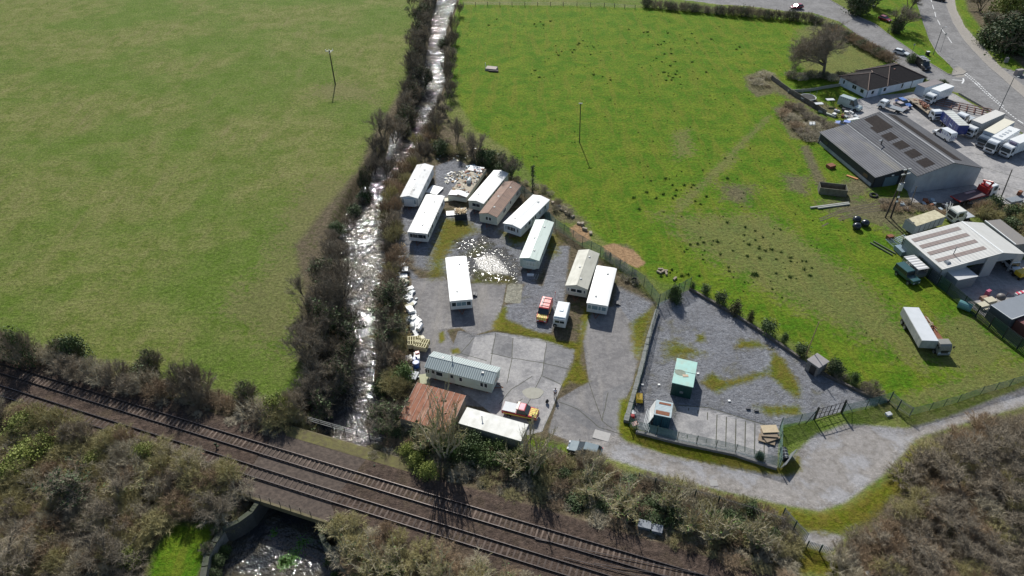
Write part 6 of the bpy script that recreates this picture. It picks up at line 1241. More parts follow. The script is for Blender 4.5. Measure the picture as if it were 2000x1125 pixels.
# ------------------------------------------------------------------ railway
def railway():
    rl = pm('rail steel', (.14, .125, .12), .28, (.09, .075, .07), 5, .7, metal=.9); sl = pm('sleeper concrete', (.175, .13, .10), .9, (.085, .062, .05), .5, 1.0, rnd=.4); sd = pm('sleeper dirty', (.12, .09, .073), .95, (.08, .06, .05), 1, .9, rnd=.25)
    xs = np.arange(-105, 78, 1.5)
    for nm, off, lab, vis in (('a', 1.7, 'upper railway track with clearly seen sleepers', True), ('b', -1.7, 'lower railway track with sleepers sunk in ballast', False)):
        p0, _ = rail_pt(0, off); t = thing('railway_track', lab, 'railway track', (0, 0, 0))
        for s in (-.7175-.035, .7175+.035):
            m = MB(); 
            for i in range(len(xs)-1):
                a, _ = rail_pt(xs[i], off+s, RZ+.21); b, _ = rail_pt(xs[i+1], off+s, RZ+.21); d = (b-a); n = Vector((-d.y, d.x, 0)).normalized()
                for hw, z0, z1 in ((.042, -.05, 0), (.075, -.16, -.13), (.012, -.13, -.05)):
                    v = [a-n*hw+Vector((0, 0, z0)), a+n*hw+Vector((0, 0, z0)), a+n*hw+Vector((0, 0, z1)), a-n*hw+Vector((0, 0, z1))]; m.add(v+[q+d for q in v], [(0, 1, 5, 4), (1, 2, 6, 5), (2, 3, 7, 6), (3, 0, 4, 7)])
            m.build('rail', rl, t)
        N = 0; rest = MB(); first = None; x = -100.0
        slx = np.arange(-72, 60, .62 if vis else .7)
        order = sorted(slx, key=lambda q: abs(q+12)); near = set(order[:100])
        for x in slx:
            p, a = rail_pt(x, off, RZ+(-.056 if vis else -.068))
            if x in near:
                if first is None: first = MB().box((0, 0, 0), (.24, 2.15, .14), top=.9).build('sleeper', sl if vis else sd, t); o = first
                else: o = first.copy(); C.objects.link(o)
                o.parent = t; o.location = p; o.rotation_euler = (0, 0, a+random.uniform(-.02, .02))
            else: rest.box(p, (.24, 2.15, .14), rz=a)
        r = rest.build('distant_sleepers', sl if vis else sd, t); r['kind'] = 'stuff'
    # points (switch) at the right
    t = thing('track_switch', 'converging switch rails at the lower right of the railway', 'railway points', (0, 0, 0)); m = MB()
    for pa in ([(1045,1052,), (1180,1082), (1300,1107), (1420,1133)], [(1160,1100), (1260,1116), (1330,1130)], [(1100,1088), (1180,1108), (1260,1128)]):
        for i in range(len(pa)-1): m.tube(G(*pa[i], RZ+.16), G(*pa[i+1], RZ+.16), .045, n=4)
    m.build('switch_rail', rl, t)
    # bridge
    brick = pm('abutment masonry', (.085, .08, .075), .9, (.05, .055, .045), 1.2, .9, bump=.04)
    x0, x1 = G(505,946,RZ).x-1.5, G(622,992,RZ).x+1.0; xu0, xu1 = G(600,815,RZ).x-1, G(752,856,RZ).x+1
    t = thing('railway_bridge', 'low railway bridge carrying both tracks over the river', 'bridge', (0, 0, 0)); m = MB(); side = []
    for off, a, b in ((-5.0, x0, x1), (6.3, xu0-3, xu1+1)):
        side.append([rail_pt(x, off)[0] for x in np.linspace(a-2, b+2, 9)])
    A, B = side
    for i in range(8):
        for z0, z1 in ((.0, RZ+.0),):
            v = [(A[i].x, A[i].y, z1-.05), (A[i+1].x, A[i+1].y, z1-.05), (B[i+1].x, B[i+1].y, z1-.05), (B[i].x, B[i].y, z1-.05)]; m.add(v+[(q[0], q[1], .1) for q in v], [(0, 1, 2, 3), (7, 6, 5, 4), (0, 4, 5, 1), (2, 6, 7, 3), (1, 5, 6, 2), (3, 7, 4, 0)])
    m.build('deck', pm('bridge ballast', (.115, .085, .066), .95, (.055, .042, .035), 2, 1, bump=.1), t)
    m = MB(); Q = [rail_pt(p.x+.4, 4.7)[0] for p in B]
    for i in range(8): m.add([(Q[i].x, Q[i].y, RZ-.03), (Q[i+1].x, Q[i+1].y, RZ-.03), (B[i+1].x, B[i+1].y, RZ+.02), (B[i].x, B[i].y, RZ+.02)], [(0, 1, 2, 3)])
    m.build('grass_verge', pm('verge moss', (.15, .14, .04), .95, (.10, .08, .045), 1.2, 1, bump=.1), t)
    for S, nm in ((A, 'edge_girder'), (B, 'edge_girder')):
        m = MB()
        for i in range(8): c = (S[i]+S[i+1])/2; d = S[i+1]-S[i]; m.box((c.x, c.y, RZ-.42), (d.length, .3, .8), rz=math.atan2(d.y, d.x))
        m.build(nm, pm('mossy girder', (.16, .13, .075), .9, (.10, .09, .04), 1.5, .9), t)
    m = MB(); pr = [rail_pt(x, -5.0)[0] for x in np.linspace(x0, x1, 9)]
    for i, p in enumerate(pr):
        m.tube((p.x, p.y, RZ), (p.x, p.y, RZ+1.15), .05, n=5)
        if i: 
            for z in (.4, .75, 1.1): m.tube((pr[i-1].x, pr[i-1].y, RZ+z), (p.x, p.y, RZ+z), .022, n=4)
    m.build('parapet_railing', pm('rusty rail paint', (.12, .10, .075), .8), t)
    for px in ((567,985),): p = G(*px, -1); MB().box((p.x, p.y+.6, -1.5), (.9, 2.2, 3.2), rz=.35).build('pier', pm('pier steel', (.16, .2, .2), .7), t)
    # wing walls
    def wall(name, px, z0, z1, th, label, mat, top=None):
        P_ = resample([G(*q, z1) for q in px], 1.5); t = thing(name, label, 'wall', (P_[0].x, P_[0].y, 0)); m = MB(); cap = MB()
        for i in range(len(P_)-1):
            c = (P_[i]+P_[i+1])/2-P_[0]; d = P_[i+1]-P_[i]; m.box((c.x, c.y, (z0+z1)/2), (d.length+th*.2, th, z1-z0), rz=math.atan2(d.y, d.x)); cap.box((c.x, c.y, z1+.06), (d.length+th*.2, th+.1, .12), rz=math.atan2(d.y, d.x))
        m.build('masonry', mat, t); cap.build('coping', pm('coping', (.08, .08, .065), .9, (.05, .065, .03), 2, 1), t); return t
    w = wall('wing_wall', [(520,958),(508,975),(490,1000),(465,1018),(437,1032)], -3.2, .5, .5, 'curved dark masonry wing wall left of the bridge opening', brick)
    wall('river_wall', [(437,1032),(418,1060),(404,1085),(396,1130),(385,1200)], -3.2, .3, .6, 'ruined stone river wall running down from the wing wall', pm('pale rubble', (.30, .28, .26), .9, (.14, .14, .11), 2, 1, bump=.08))
    wall('river_wall', [(626,1040),(634,1060),(660,1090),(694,1130),(740,1200)], -3.2, -.2, .5, 'mossy concrete river wall on the right side below the bridge', pm('mossy concrete', (.2, .19, .18), .9, (.07, .09, .03), 1.5, 1, bump=.04))
    # white number sign on the wing wall
    p = G(510,968,.1); t = thing('number_sign', 'small white numbered plate on the wing wall beside the bridge', 'sign', (p.x+.05, p.y-.35, .15), -.9); MB().box((0, 0, 0), (.75, .05, .9), rx=-.35).build('plate', WHITE, t)
    for yo, st in ((.17, [((-.09, .1), (.09, .1)), ((.09, .1), (-.02, -.12))]), (-.2, [((-.08, .1), (.08, .1)), ((.08, .1), (.08, 0)), ((.08, 0), (-.08, -.12)), ((-.08, -.12), (.09, -.12))])):
        m = MB()
        for (a, b), (c_, d_) in st: m.tube((a, -.03+(yo+b)*-.36, yo+b), (c_, -.03+(yo+d_)*-.36, yo+d_), .018, n=4)
        m.build('numeral', BLACK, t)
    # upstream railing
    t = thing('river_railing', 'three bar metal railing where the river meets the railway bridge', 'railing', (0, 0, 0)); pr = resample([G(603,826), G(748,868)], 1.8); m = MB()
    for i, p in enumerate(pr):
        MB().tube((p.x, p.y, -.3), (p.x, p.y, 1.4), .045, n=5).build('post', BLACK, t)
        if i:
            for z in (.55, .95, 1.3): m.tube((pr[i-1].x, pr[i-1].y, z), (p.x, p.y, z), .03, n=4)
    m.build('rails', pm('railing grey', (.28, .28, .27), .6), t)
    for px, lab in (((1268,1040), 'grey steel equipment cabinet standing beside the railway'),):
        p = G(*px); a = math.atan2(*(lambda d: (d.y, d.x))(G(1298,1045)-G(1258,1036))); t = thing('equipment_cabinet', lab, 'cabinet', (p.x, p.y, 0), a); MB().box((-.7, 0, .75), (1.4, .9, 1.4)).box((.8, -.05, .65), (1.2, .9, 1.2)).build('body', pm('cabinet grey', (.13, .15, .17), .6), t, bevel=.03); MB().box((-.7, 0, 1.5), (1.55, 1.05, .08)).box((.8, -.05, 1.3), (1.3, 1.05, .08)).build('lid', pm('cabinet lid', (.20, .22, .25), .6), t)
    p = rail_pt(G(421,880,RZ).x, 0)[0]; t = thing('track_marker', 'small dark post standing between the two tracks', 'post', (p.x, p.y, RZ)); MB().box((0, 0, .35), (.12, .12, .8)).box((0, 0, .75), (.3, .15, .3)).box((.15, 0, .3), (.35, .2, .15)).build('post', pm('marker green', (.03, .05, .02), .8), t)
    p = G(733,918); t = thing('track_marker', 'short green post beside the upper track', 'post', (p.x, p.y, 0)); MB().box((0, 0, .5), (.15, .15, 1.1)).build('post', pm('marker dull green', (.05, .09, .05), .8), t)
    a = rail_pt(G(392,886,RZ).x, -1.7, RZ+.1); t = thing('spare_rails', 'pair of short rusty rails lying inside the lower track', 'rails', a[0], a[1]); MB().box((0, .2, .05), (2.2, .08, .08)).box((0, -.2, .05), (2.2, .08, .08)).build('bars', RUST, t)
# ------------------------------------------------------------------ fences, poles, small things
def net_material():
    m, nt, b = newmat('chain link'); tc = nn(nt, 'ShaderNodeTexCoord'); sx = nn(nt, 'ShaderNodeSeparateXYZ'); nt.links.new(tc.outputs['UV'], sx.inputs[0])
    a = mth(nt, 'ABSOLUTE', mth(nt, 'SUBTRACT', mth(nt, 'FRACT', mth(nt, 'MULTIPLY', mth(nt, 'ADD', sx.outputs[0], sx.outputs[1]), 9.0)), .5)); c = mth(nt, 'ABSOLUTE', mth(nt, 'SUBTRACT', mth(nt, 'FRACT', mth(nt, 'MULTIPLY', mth(nt, 'SUBTRACT', sx.outputs[0], sx.outputs[1]), 9.0)), .5))
    w = mth(nt, 'LESS_THAN', mth(nt, 'MINIMUM', a, c), .13)
    b.inputs['Base Color'].default_value = (.16, .30, .29, 1); b.inputs['Roughness'].default_value = .5; nt.links.new(w, b.inputs['Alpha']); return m
def mesh_fence(px, h, label, step=2.6, name='chain_link_fence', z0=None, postr=.045, posts=True):
    P = resample(GP(px), step); t = thing(name, label, 'fence', (P[0].x, P[0].y, 0)); o = P[0]; v = []; f = []; uv = []; s = 0; m = MB()
    for i, p in enumerate(P):
        z = hz1(p.x, p.y); q = p-o; v += [(q.x, q.y, z+.02), (q.x, q.y, z+h)]
        if posts: MB().tube((q.x, q.y, z-.2), (q.x, q.y, z+h+.1), postr, n=5).build('post', DKGREEN, t)
        if i:
            L = (P[i]-P[i-1]).length; f.append((2*i-2, 2*i, 2*i+1, 2*i-1)); uv += [(s, 0), (s+L, 0), (s+L, h), (s, h)]; s += L
            for zz in (.1, h*.5, h-.02): m.tube((P[i-1]-o)+Vector((0, 0, hz1(P[i-1].x, P[i-1].y)+zz)), q+Vector((0, 0, z+zz)), .012, n=3)
    ob = npmesh('mesh_panel', v, f, NET, parent=t); u = ob.data.uv_layers.new(name='UVMap'); u.data.foreach_set('uv', np.array(uv, np.float32).ravel())
    m.build('line_wire', DKGREEN, t); return t
def palisade(px, h, label, colour, step=2.75, name='palisade_fence', pale=.16, w=.07):
    P = resample(GP(px), step); t = thing(name, label, 'fence', (P[0].x, P[0].y, 0)); o = P[0]
    for i in range(len(P)-1):
        a, b = P[i]-o, P[i+1]-o; d = b-a; L = d.length; u = d/L; rz = math.atan2(d.y, d.x); z = hz1(P[i].x, P[i].y); m = MB(); n = int(L/pale)
        for k in range(n): c = a+u*(k+.5)*L/n; m.box((c.x, c.y, z+h/2), (w, .02, h), rz=rz)
        for zz in (.35, h-.3): c = (a+b)/2; m.box((c.x, c.y, z+zz), (L-.1, .05, .05), rz=rz)
        m.build('pale_panel', colour if not isinstance(colour, list) else colour[i % len(colour)], t); MB().box((a.x, a.y, z+h/2), (.1, .1, h+.05), rz=rz).build('post', DKGREEN if not isinstance(colour, list) else BLACK, t)
    return t
def low_wall(px, h, th, label, mat, name='wall'):
    P = resample(GP(px), 1.4); t = thing(name, label, 'wall', (P[0].x, P[0].y, 0)); m = MB()
    for i in range(len(P)-1):
        c = (P[i]+P[i+1])/2-P[0]; d = P[i+1]-P[i]; m.box((c.x, c.y, hz1(P[i].x, P[i].y)+h/2-.1), (d.length+.05, th*random.uniform(.9, 1.1), h*random.uniform(.92, 1.08)+.1), rz=math.atan2(d.y, d.x)+random.uniform(-.03, .03))
    m.build('masonry', mat, t); return t
def pole(px, top, h, r, label, name='utility_pole', mat=None, arm=None, cat='pole'):
    b = G(*px); a = G(*top, h); t = thing(name, label, cat, (b.x, b.y, hz1(b.x, b.y))); d = Vector((a.x-b.x, a.y-b.y, h)); MB().tube((0, 0, -.3), d, r, r*.75, n=7).build('pole', mat or pm('creosote pole', (.05, .04, .032), .8), t)
    if arm: arm(t, d)
    return t
def fences_poles():
    stone = pm('rubble wall', (.25, .25, .24), .9, (.12, .13, .12), 3, 1, bump=.06)
    mesh_fence([(1010,372),(1040,398),(1084,447),(1137,481),(1172,501),(1210,527),(1257,560),(1286,597)], 2.3, 'chain link fence between the caravans and the bright green field')
    mesh_fence([(1286,598),(1347,564)], 2.6, 'mesh gate panel at the top corner of the compound', step=1.6, name='mesh_gate')
    mesh_fence([(1285,600),(1272,650),(1255,728),(1236,800),(1228,830)], 2.0, 'chain link fence on the left side of the compound', step=2.8)
    mesh_fence([(1228,832),(1242,842),(1322,862),(1435,887),(1520,913)], 2.0, 'chain link fence along the track side of the compound', step=3.0)
    mesh_fence([(1522,915),(1523,834)], 1.9, 'chain link fence with slats at the right end of the compound', step=2.2)
    mesh_fence([(1523,838),(1560,829),(1587,822)], 2.1, 'short chain link fence left of the double gate')
    mesh_fence([(1644,810),(1690,799),(1736,785)], 2.1, 'chain link fence right of the double gate')
    mesh_fence([(1776,812),(1815,802),(1870,786),(1914,771),(2000,745),(2060,726)], 1.6, 'chain link fence between the field and the lane at right', step=3)
    palisade([(1736,785),(1752,800),(1777,815)], 2.0, 'short section of grey slatted fence at the compound tip', pm('slat grey', (.24, .25, .24), .6))
    a, b = G(1590,820), G(1643,806); d = b-a; t = thing('double_gate', 'wide framed double gate into the compound', 'gate', (a.x, a.y, 0), math.atan2(d.y, d.x)); L = d.length
    for x in (0, L): MB().box((x, 0, 1.3), (.2, .2, 2.6)).build('gate_post', BLACK, t); MB().tube((x, 0, 2.4), (x+(1.6 if x else -1.6), -.3, 0), .05, n=5).build('brace', BLACK, t)
    for k in range(2):
        m = MB(); x0 = .1+k*(L/2-.1); w = L/2-.15
        for z in (.15, 1.1, 2.2): m.box((x0+w/2, 0, z), (w, .06, .06))
        for q in range(4): m.box((x0+q*w/3, 0, 1.2), (.06, .06, 2.1))
        m.build('gate_leaf', BLACK, t)
    low_wall([(1347,566),(1390,590),(1436,617),(1494,655),(1561,700)], .55, .35, 'low timber and stone edging wall along the top of the compound', pm('wall edge', (.17, .15, .13), .9, (.09, .08, .07), 2, 1))
    low_wall([(1600,728),(1646,750),(1690,772),(1734,785)], .5, .3, 'low kerb wall from the stone hut to the compound tip', pm('wall edge b', (.15, .13, .12), .9, (.08, .07, .06), 2, 1))
    low_wall([(1283,610),(1266,665),(1250,730),(1232,790),(1222,826)], .7, .65, 'lichened rubble wall on the left side of the compound', stone, 'rubble_wall')
    low_wall([(1242,846),(1322,866),(1435,890),(1516,916)], .5, .35, 'low retaining wall along the track side of the compound', CONC)
    gz = pm('galvanised pale', (.30, .31, .31), .55, (.22, .23, .23), 3)
    palisade([(1245,945),(1310,965),(1400,990),(1465,1010),(1528,1032)], 2.2, 'grey palisade fence between the track and the railway scrub', pm('palisade dull', (.2, .185, .165), .7))
    palisade([(1526,1012),(1548,1038),(1572,1062)], 2.2, 'grey palisade section at the railway access gate', gz)
    palisade([(1574,1070),(1600,1078),(1624,1086)], 1.5, 'grey palisade gate across the railway access', gz, name='palisade_gate')
    palisade([(1757,486),(1811,545),(1848,574),(1878,600),(1931,640),(1986,681),(2040,722)], 2.3, 'long dark green palisade fence on the edge of the workshop yard', [pm('pal green a', (.02, .065, .05), .6), pm('pal grey green', (.05, .075, .075), .6), pm('pal green b', (.018, .055, .04), .6), pm('pal slate', (.04, .055, .07), .6)], pale=.2, w=.145)
    # garden fence + others at the top
    P = resample(GP([(905,12),(1000,11),(1100,12),(1180,13),(1240,18)]), 4); t = thing('field_fence', 'post and wire fence along the top of the bright green field', 'fence', (P[0].x, P[0].y, 0)); m = MB(); o = P[0]
    for i, p in enumerate(P):
        q = p-o; MB().box((q.x, q.y, .6), (.16, .16, 1.5)).build('post', pm('grey post', (.12, .10, .08), .9), t)
        if i:
            for z in (.5, .9, 1.15): m.tube((P[i-1]-o)+Vector((0, 0, z)), q+Vector((0, 0, z)), .02, n=3)
    m.build('wire', pm('wire', (.2, .2, .18), .6), t)
    for px, lab, h, mt in (([(1506,155),(1545,185),(1612,225)], 'dark board fence running past the brushwood heaps', 1.3, pm('board fence', (.07, .06, .05), .9, (.22, .2, .18), .6, .9)), ([(1538,182),(1590,177),(1640,168)], 'pale wire fence across the bungalow garden', .8, pm('pale fence', (.35, .35, .3), .8)), ([(1872,184),(1910,205),(1950,228)], 'kerb wall along the front of the lorry yard', .5, CONC)):
        low_wall(px, h, .12, lab, mt, 'garden_fence')
    # poles
    def arm1(t, d):
        m = MB(); m.box((d.x, d.y, d.z-.1), (1.9, .14, .14), rz=.2).box((d.x+.1, d.y+.1, d.z-.5), (1.2, .12, .12), rz=1.2); m.build('cross_arm', pm('pale arm', (.62, .62, .6), .5), t)
        for k in (-1, 0, 1): MB().tube((d.x+k*.85, d.y+k*.17, d.z), (d.x+k*.85, d.y+k*.17, d.z+.35), .09, n=6).build('insulator', WHITE, t)
    pole((655,165), (643,99), 9.0, .17, 'dark pole with a pale crossarm standing in the left field', arm=arm1)
    pole((1132,277), (1134,201), 9.6, .12, 'slim dark pole standing alone in the bright green field', arm=lambda t, d: MB().box((d.x, d.y, d.z-.05), (.8, .1, .25)).build('cap', STEEL, t))
    def arm3(t, d):
        MB().tube((-1.0, .15, -.2), d+Vector((-.15, .1, -.3)), .17, .14, n=7).build('second_pole', pm('creosote pole', (.05, .04, .032), .8), t)
        def at(f): return d*f
        for f, w in ((.99, 1.7), (.90, 2.0), (.72, .9)):
            p = at(f); MB().box(p, (w, .15, .2), rz=.3).build('cross_arm', pm('pale arm', (.62, .62, .6), .5), t)
        for f in (.68, .62): p = at(f); MB().box(p+Vector((-.3, -.2, 0)), (.7, .5, .75)).build('transformer', pm('transformer', (.42, .44, .45), .5), t)
        for f in (.45, .36): p = at(f); MB().box(p+Vector((0, -.2, 0)), (.4, .1, .35)).build('warning_plate', WHITE, t)
    pole((1740,425), (1773,329), 10.6, .19, 'black twin pole carrying a transformer beside the barn', arm=arm3)
    pole((1573,697), (1600,628), 7.1, .09, 'bare leaning pole beside the stone hut', mat=TIMBER); pole((1955,387), (1977,331), 6.2, .13, 'wooden pole at the edge of the lorry yard beside the crane lorry', mat=pm('grey pole', (.16, .14, .12), .9)); pole((1777,405), (1790.5,364), 4.5, .11, 'short wooden pole leaning at the barn corner', mat=pm('grey pole', (.16, .14, .12), .9))
    stl = pm('lamp post grey', (.10, .11, .12), .5)
    def lam(t, d): MB().tube(d, d+Vector((.9, .3, .1)), .05, n=6).build('arm', stl, t); MB().box(d+Vector((1.1, .35, .08)), (.6, .25, .12)).build('lantern', pm('lantern', (.55, .56, .56), .4), t)
    pole((1822.5,107), (1841,54), 7.6, .1, 'dark street lamp on the grass between the two roads', 'street_lamp', stl, lam, 'street lamp'); pole((1951,215), (1981,151), 8.5, .1, 'street lamp at the give way line beside the lorry yard', 'street_lamp', stl, lam, 'street lamp'); pole((1779,112), (1786.5,87), 3.8, .07, 'thin post beside the side road near the black van', 'sign_post', stl, lambda t, d: MB().box(d, (.5, .05, .4)).build('plate', STEEL, t), 'post'); pole((1837,101), (1848,66), 5, .05, 'thin grey post at the edge of the main road', 'sign_post', stl, lambda t, d: MB().box(d, (.4, .05, .5)).build('plate', STEEL, t), 'post')
    p = G(1818,109); t = thing('roadside_box', 'white topped dark box at the foot of the street lamp between the roads', 'box', (p.x-.8, p.y+.6, 0)); MB().box((0, 0, .5), (.9, .7, 1)).build('body', BLACK, t); MB().box((0, 0, 1.03), (.9, .7, .06)).build('lid', WHITE, t)
    # ivy pole
    b = G(1040,374); t = thing('ivy_covered_pole', 'slim pole thickly covered with dark ivy behind the brown roofed caravan', 'pole', (b.x, b.y, 0)); MB().tube((0, 0, -.2), (0, 0, 6.0), .1, .06, n=6).build('pole', BARK, t); rng = np.random.default_rng(4)
    c = np.stack([rng.normal(0, .12, 60), rng.normal(0, .12, 60), rng.uniform(0, 5.9, 60)], 1); v, f = leaves(c, .35, 900, .18, rng); npmesh('ivy', v, f, LEAFD, parent=t)
def scatter_items():
    R = random.uniform; wp = pm('white sheeting', (.80, .80, .78), .5, (.6, .6, .58), 3, .7, bump=.03); crm = pm('cream board', (.66, .62, .48), .7, (.5, .46, .36), 3); gy = pm('grey junk', (.45, .48, .50), .5, (.3, .32, .34), 3); bl = pm('blue plastic', (.03, .09, .35), .4); dk = pm('dark junk', (.06, .06, .07), .6)
    g = 'rubbish dumped between the yard and the river'
    def bx(name, px, d, mat, label, cat, z=0, rz=0, group=None, ry=0):
        p = G(*px, z); t = tag(MB().box((0, 0, d[2]/2), d, ry=ry).build(name, mat, bevel=.02), label, cat, group); t.location = (p.x, p.y, hz1(p.x, p.y)+z); t.rotation_euler = (0, 0, rz); return t
    bx('white_board', (782,502), (1.2, .9, .1), wp, 'square white board at the top of the rubbish line', 'board', .3, .1)
    t = thing('small_trailer', 'dark rimmed trailer heaped with white sheeting by the river scrub', 'trailer', (*G(792,533)[:2], 0), .05); MB().box((0, 0, .55), (1.3, 1.5, .5)).build('body', dk, t, bevel=.03); MB().box((0, 0, .85), (1.05, 1.25, .15)).build('load', wp, t, bevel=.05); wheels(t, (0,), .75, .25, .15)
    for i in range(26):
        u = i/25; x = 790+26*u+R(-6, 5)-(6 if u < .3 else 0); y = 520+145*u+R(-4, 4)
        bx('junk_sheet', (x, y), (R(.8, 2.0), R(.6, 1.4), R(.1, .5)), random.choice([wp, wp, wp, wp, crm, gy]), 'pale scrap sheet in the line of rubbish beside the river scrub', 'scrap', 0, R(0, 3), g, R(-.25, .25))
    for i in range(60):
        x, y = random.choice([(788,560),(800,600),(805,640),(795,700),(805,720)]); bx('junk_piece', (x+R(-12, 14), y+R(-22, 22)), (R(.15, .5), R(.1, .4), R(.05, .3)), random.choice([wp, crm, gy, gy, dk, TIMBER]), 'small piece of scrap in the line of rubbish beside the river scrub', 'scrap', 0, R(0, 3), g, R(-.3, .3))
    p = G(803,643); t = tag(MB().tube((-.1, -.5, .45), (.3, .8, .45), .42, n=14).build('metal_tank', pm('bright tank', (.7, .7, .7), .3, (.5, .5, .5), 3, metal=.3)), 'shiny cylindrical tank lying above the pallets', 'tank'); t.location = (p.x+1.3, p.y-.2, 0)
    bx('grey_cabinet', (806,640), (.7, 1.1, .8), gy, 'grey cabinet left of the shiny tank', 'cabinet'); bx('blue_grey_box', (797,628), (.8, 1.2, .6), pm('blue grey junk', (.35, .42, .47), .5), 'blue grey box among the rubbish above the tank', 'box')
    for k, (px, rz, lab) in enumerate([((806,676), .1, 'pale timber pallet lying flat in the rubbish by the chalet'), ((821,680), -.25, 'pallet propped beside the first one, nearest the chalet')]):
        p = G(*px); t = thing('pallet', lab, 'pallet', (p.x, p.y, .35), rz); pt = pm('pallet wood', (.58, .53, .32), .8, (.42, .36, .22), 4)
        for z in (.0, .9):
            for q in range(6): MB().box((-.6+q*.36, 0, z), (.14, 1.9, .05)).build('slat', pt, t)
        m = MB(); [m.box((.3, -.9+q*.9, .45), (2.0, .12, .85)) for q in range(3)]; m.build('bearer', pt, t)
    bx('red_crate', (815,690), (.6, .5, .35), RED, 'small red crate on top of the pallets', 'crate', 1.3, .3)
    for px, r, mt, lab in (((813,716), .5, bl, 'blue plastic barrel standing in the rubbish left of the chalet'), ((811,708), .4, bl, 'smaller blue drum above the barrel')):
        p = G(*px); t = thing('barrel', lab, 'barrel', (p.x, p.y, 0)); MB().tube((0, 0, 0), (0, 0, .9), r, n=14).build('body', mt, t); MB().tube((0, 0, .9), (0, 0, .96), r*.9, n=14).build('lid', mt, t)
    bx('white_board', (814,699), (.9, 2.2, .25), wp, 'long white panel above the blue barrel', 'panel', .5, .1); bx('corrugated_sheets', (803,733), (2.0, 1.6, .2), pm('stacked sheets', (.6, .62, .64), .5, (.4, .42, .44), 2, ribs=(0, .4, .05, .7)), 'stack of pale corrugated sheets at the foot of the rubbish', 'sheets', .2, -.25); bx('foam_blocks', (795,704), (1.6, 1.3, .5), wp, 'heap of pale blocks left of the blue barrel', 'blocks', 0, .3)
    bx('green_rubble', (829,742), (1.4, 2.0, .3), pm('pale rubble yard', (.42, .42, .28), .9), 'pale heap beside the chalet corner', 'rubble', 0, .2)
    for i in range(6): bx('timber_offcut', (784+R(-5, 6), 483+R(-6, 6)), (R(.6, 1.4), .12, .1), pm('fresh timber', (.68, .52, .30), .8), 'yellow timber offcut at the river edge below the second caravan', 'timber', 0, R(0, 3), 'timber offcuts by the river')
    # skip of timber and white board
    p = G(900,424); t = thing('skip', 'small dark skip heaped with broken timber below the wrecked caravan', 'skip', (p.x, p.y, 0), .08); MB().box((0, 0, .7), (2.3, 2.2, 1.3), top=1.05).build('body', pm('skip black', (.03, .04, .055), .5), t); m = MB()
    for i in range(60): m.box((R(-.95, .95), R(-.9, .9), 1.4+R(0, .35)), (R(.5, 1.3), R(.08, .2), .05), rz=R(0, 3), ry=R(-.3, .3), m=random.randrange(2))
    o = m.build('timber_load', [pm('fresh timber', (.68, .52, .30), .8), TIMBER], t); o['kind'] = 'stuff'
    bx('white_sheet', (881,417), (1.9, 1.6, .12), wp, 'square white sheet lying left of the timber skip', 'sheet', .1, .1); bx('white_sheet', (849,372), (2.6, 3.0, .15), wp, 'white sheet lying between the two caravans nearest the river', 'sheet', .2, -.4); bx('grey_slab', (876,390), (1.8, 1.2, .15), crm, 'pale slab in front of the wrecked caravan', 'slab', .1, .2)
    for i in range(70):
        x, y = G(888+R(-18, 22), 348+R(-12, 12))[:2]; mt = random.choice([crm, wp, TIMBER, gy, pm('debris pale', (.6, .57, .5), .8, (.4, .35, .28), 3)]); t = tag(MB().box((0, 0, .08), (R(.2, .9), R(.08, .4), R(.04, .14)), ry=R(-.3, .3)).build('debris_piece', mt), 'splintered debris strewn beside the wrecked caravan', 'debris', 'debris by the wrecked caravan'); t.location = (x, y, hz1(x, y)); t.rotation_euler = (0, 0, R(0, 3))
    for i in range(30): t = bx('debris_piece', (900+R(-45, 50), 300+R(-14, 16)), (R(.2, .9), R(.08, .35), .08), random.choice([crm, wp, RUST, TIMBER]), 'pale debris on the clearing above the wrecked caravan', 'debris', 0, R(0, 3), 'debris on the clearing')
    bx('scrap_metal', (920,327), (2.0, .9, .4), pm('bluish frame', (.35, .45, .5), .5), 'bluish metal frame heap above the wrecked caravan', 'scrap', 0, .4)
    bx('white_step', (1036,538), (1.2, .5, .3), WHITE, 'white step box below the pale green caravan bay', 'step', 0, -.1); t = thing('wheelbarrow_frame', 'pale metal frame lying below the green caravan', 'frame', (*G(1048,548)[:2], 0), 1.3); m = MB(); m.tube((0, 0, .2), (1.5, 0, .35), .05).tube((0, .5, .2), (1.4, .4, .3), .05).tube((.1, 0, .2), (.1, .5, .2), .05); m.build('frame', STEEL, t)
    p = G(1084,581); t = thing('marker_stake', 'thin red stake beside the red van', 'stake', (p.x, p.y, 0)); MB().tube((0, 0, 0), (0, 0, 1.2), .03, n=5).box((0, .05, 1.1), (.2, .02, .15)).build('stake', RED, t)
    # steps at the caravans
    for px, lab in (((928,577), 'dark step beside the caravan that stands alone'), ((1207,595), 'wire frame beside the blue curtained caravan')):
        p = G(*px); t = thing('door_step', lab, 'step', (p.x, p.y, 0)); MB().box((0, 0, .15), (.7, .8, .3)).box((-.15, 0, .4), (.4, .8, .2)).build('treads', dk, t)
    # compound things
    p = G(1248,784); t = thing('grit_spreader', 'yellow wheeled machine beside the rubble wall of the compound', 'machine', (p.x, p.y, 0), 1.45); MB().box((0, 0, .75), (1.5, .95, .6), top=.85).build('body', pm('machine yellow', (.72, .50, .03), .5, (.5, .33, .02), 5, .8), t, bevel=.05); m = MB(); [m.box((-.55+k*.22, 0, 1.08), (.07, .8, .05)) for k in range(6)]; m.build('ribs', pm('machine shade', (.5, .34, .02), .6), t); wheels(t, (-.55, .55), .5, .28, .16)
    bx('white_sack', (1236,808), (.6, .7, .4), wp, 'white sack below the yellow machine', 'sack', 0, .4); bx('red_drum', (1235,815), (.5, .5, .5), RED, 'red drum between the white sack and the striped board', 'drum')
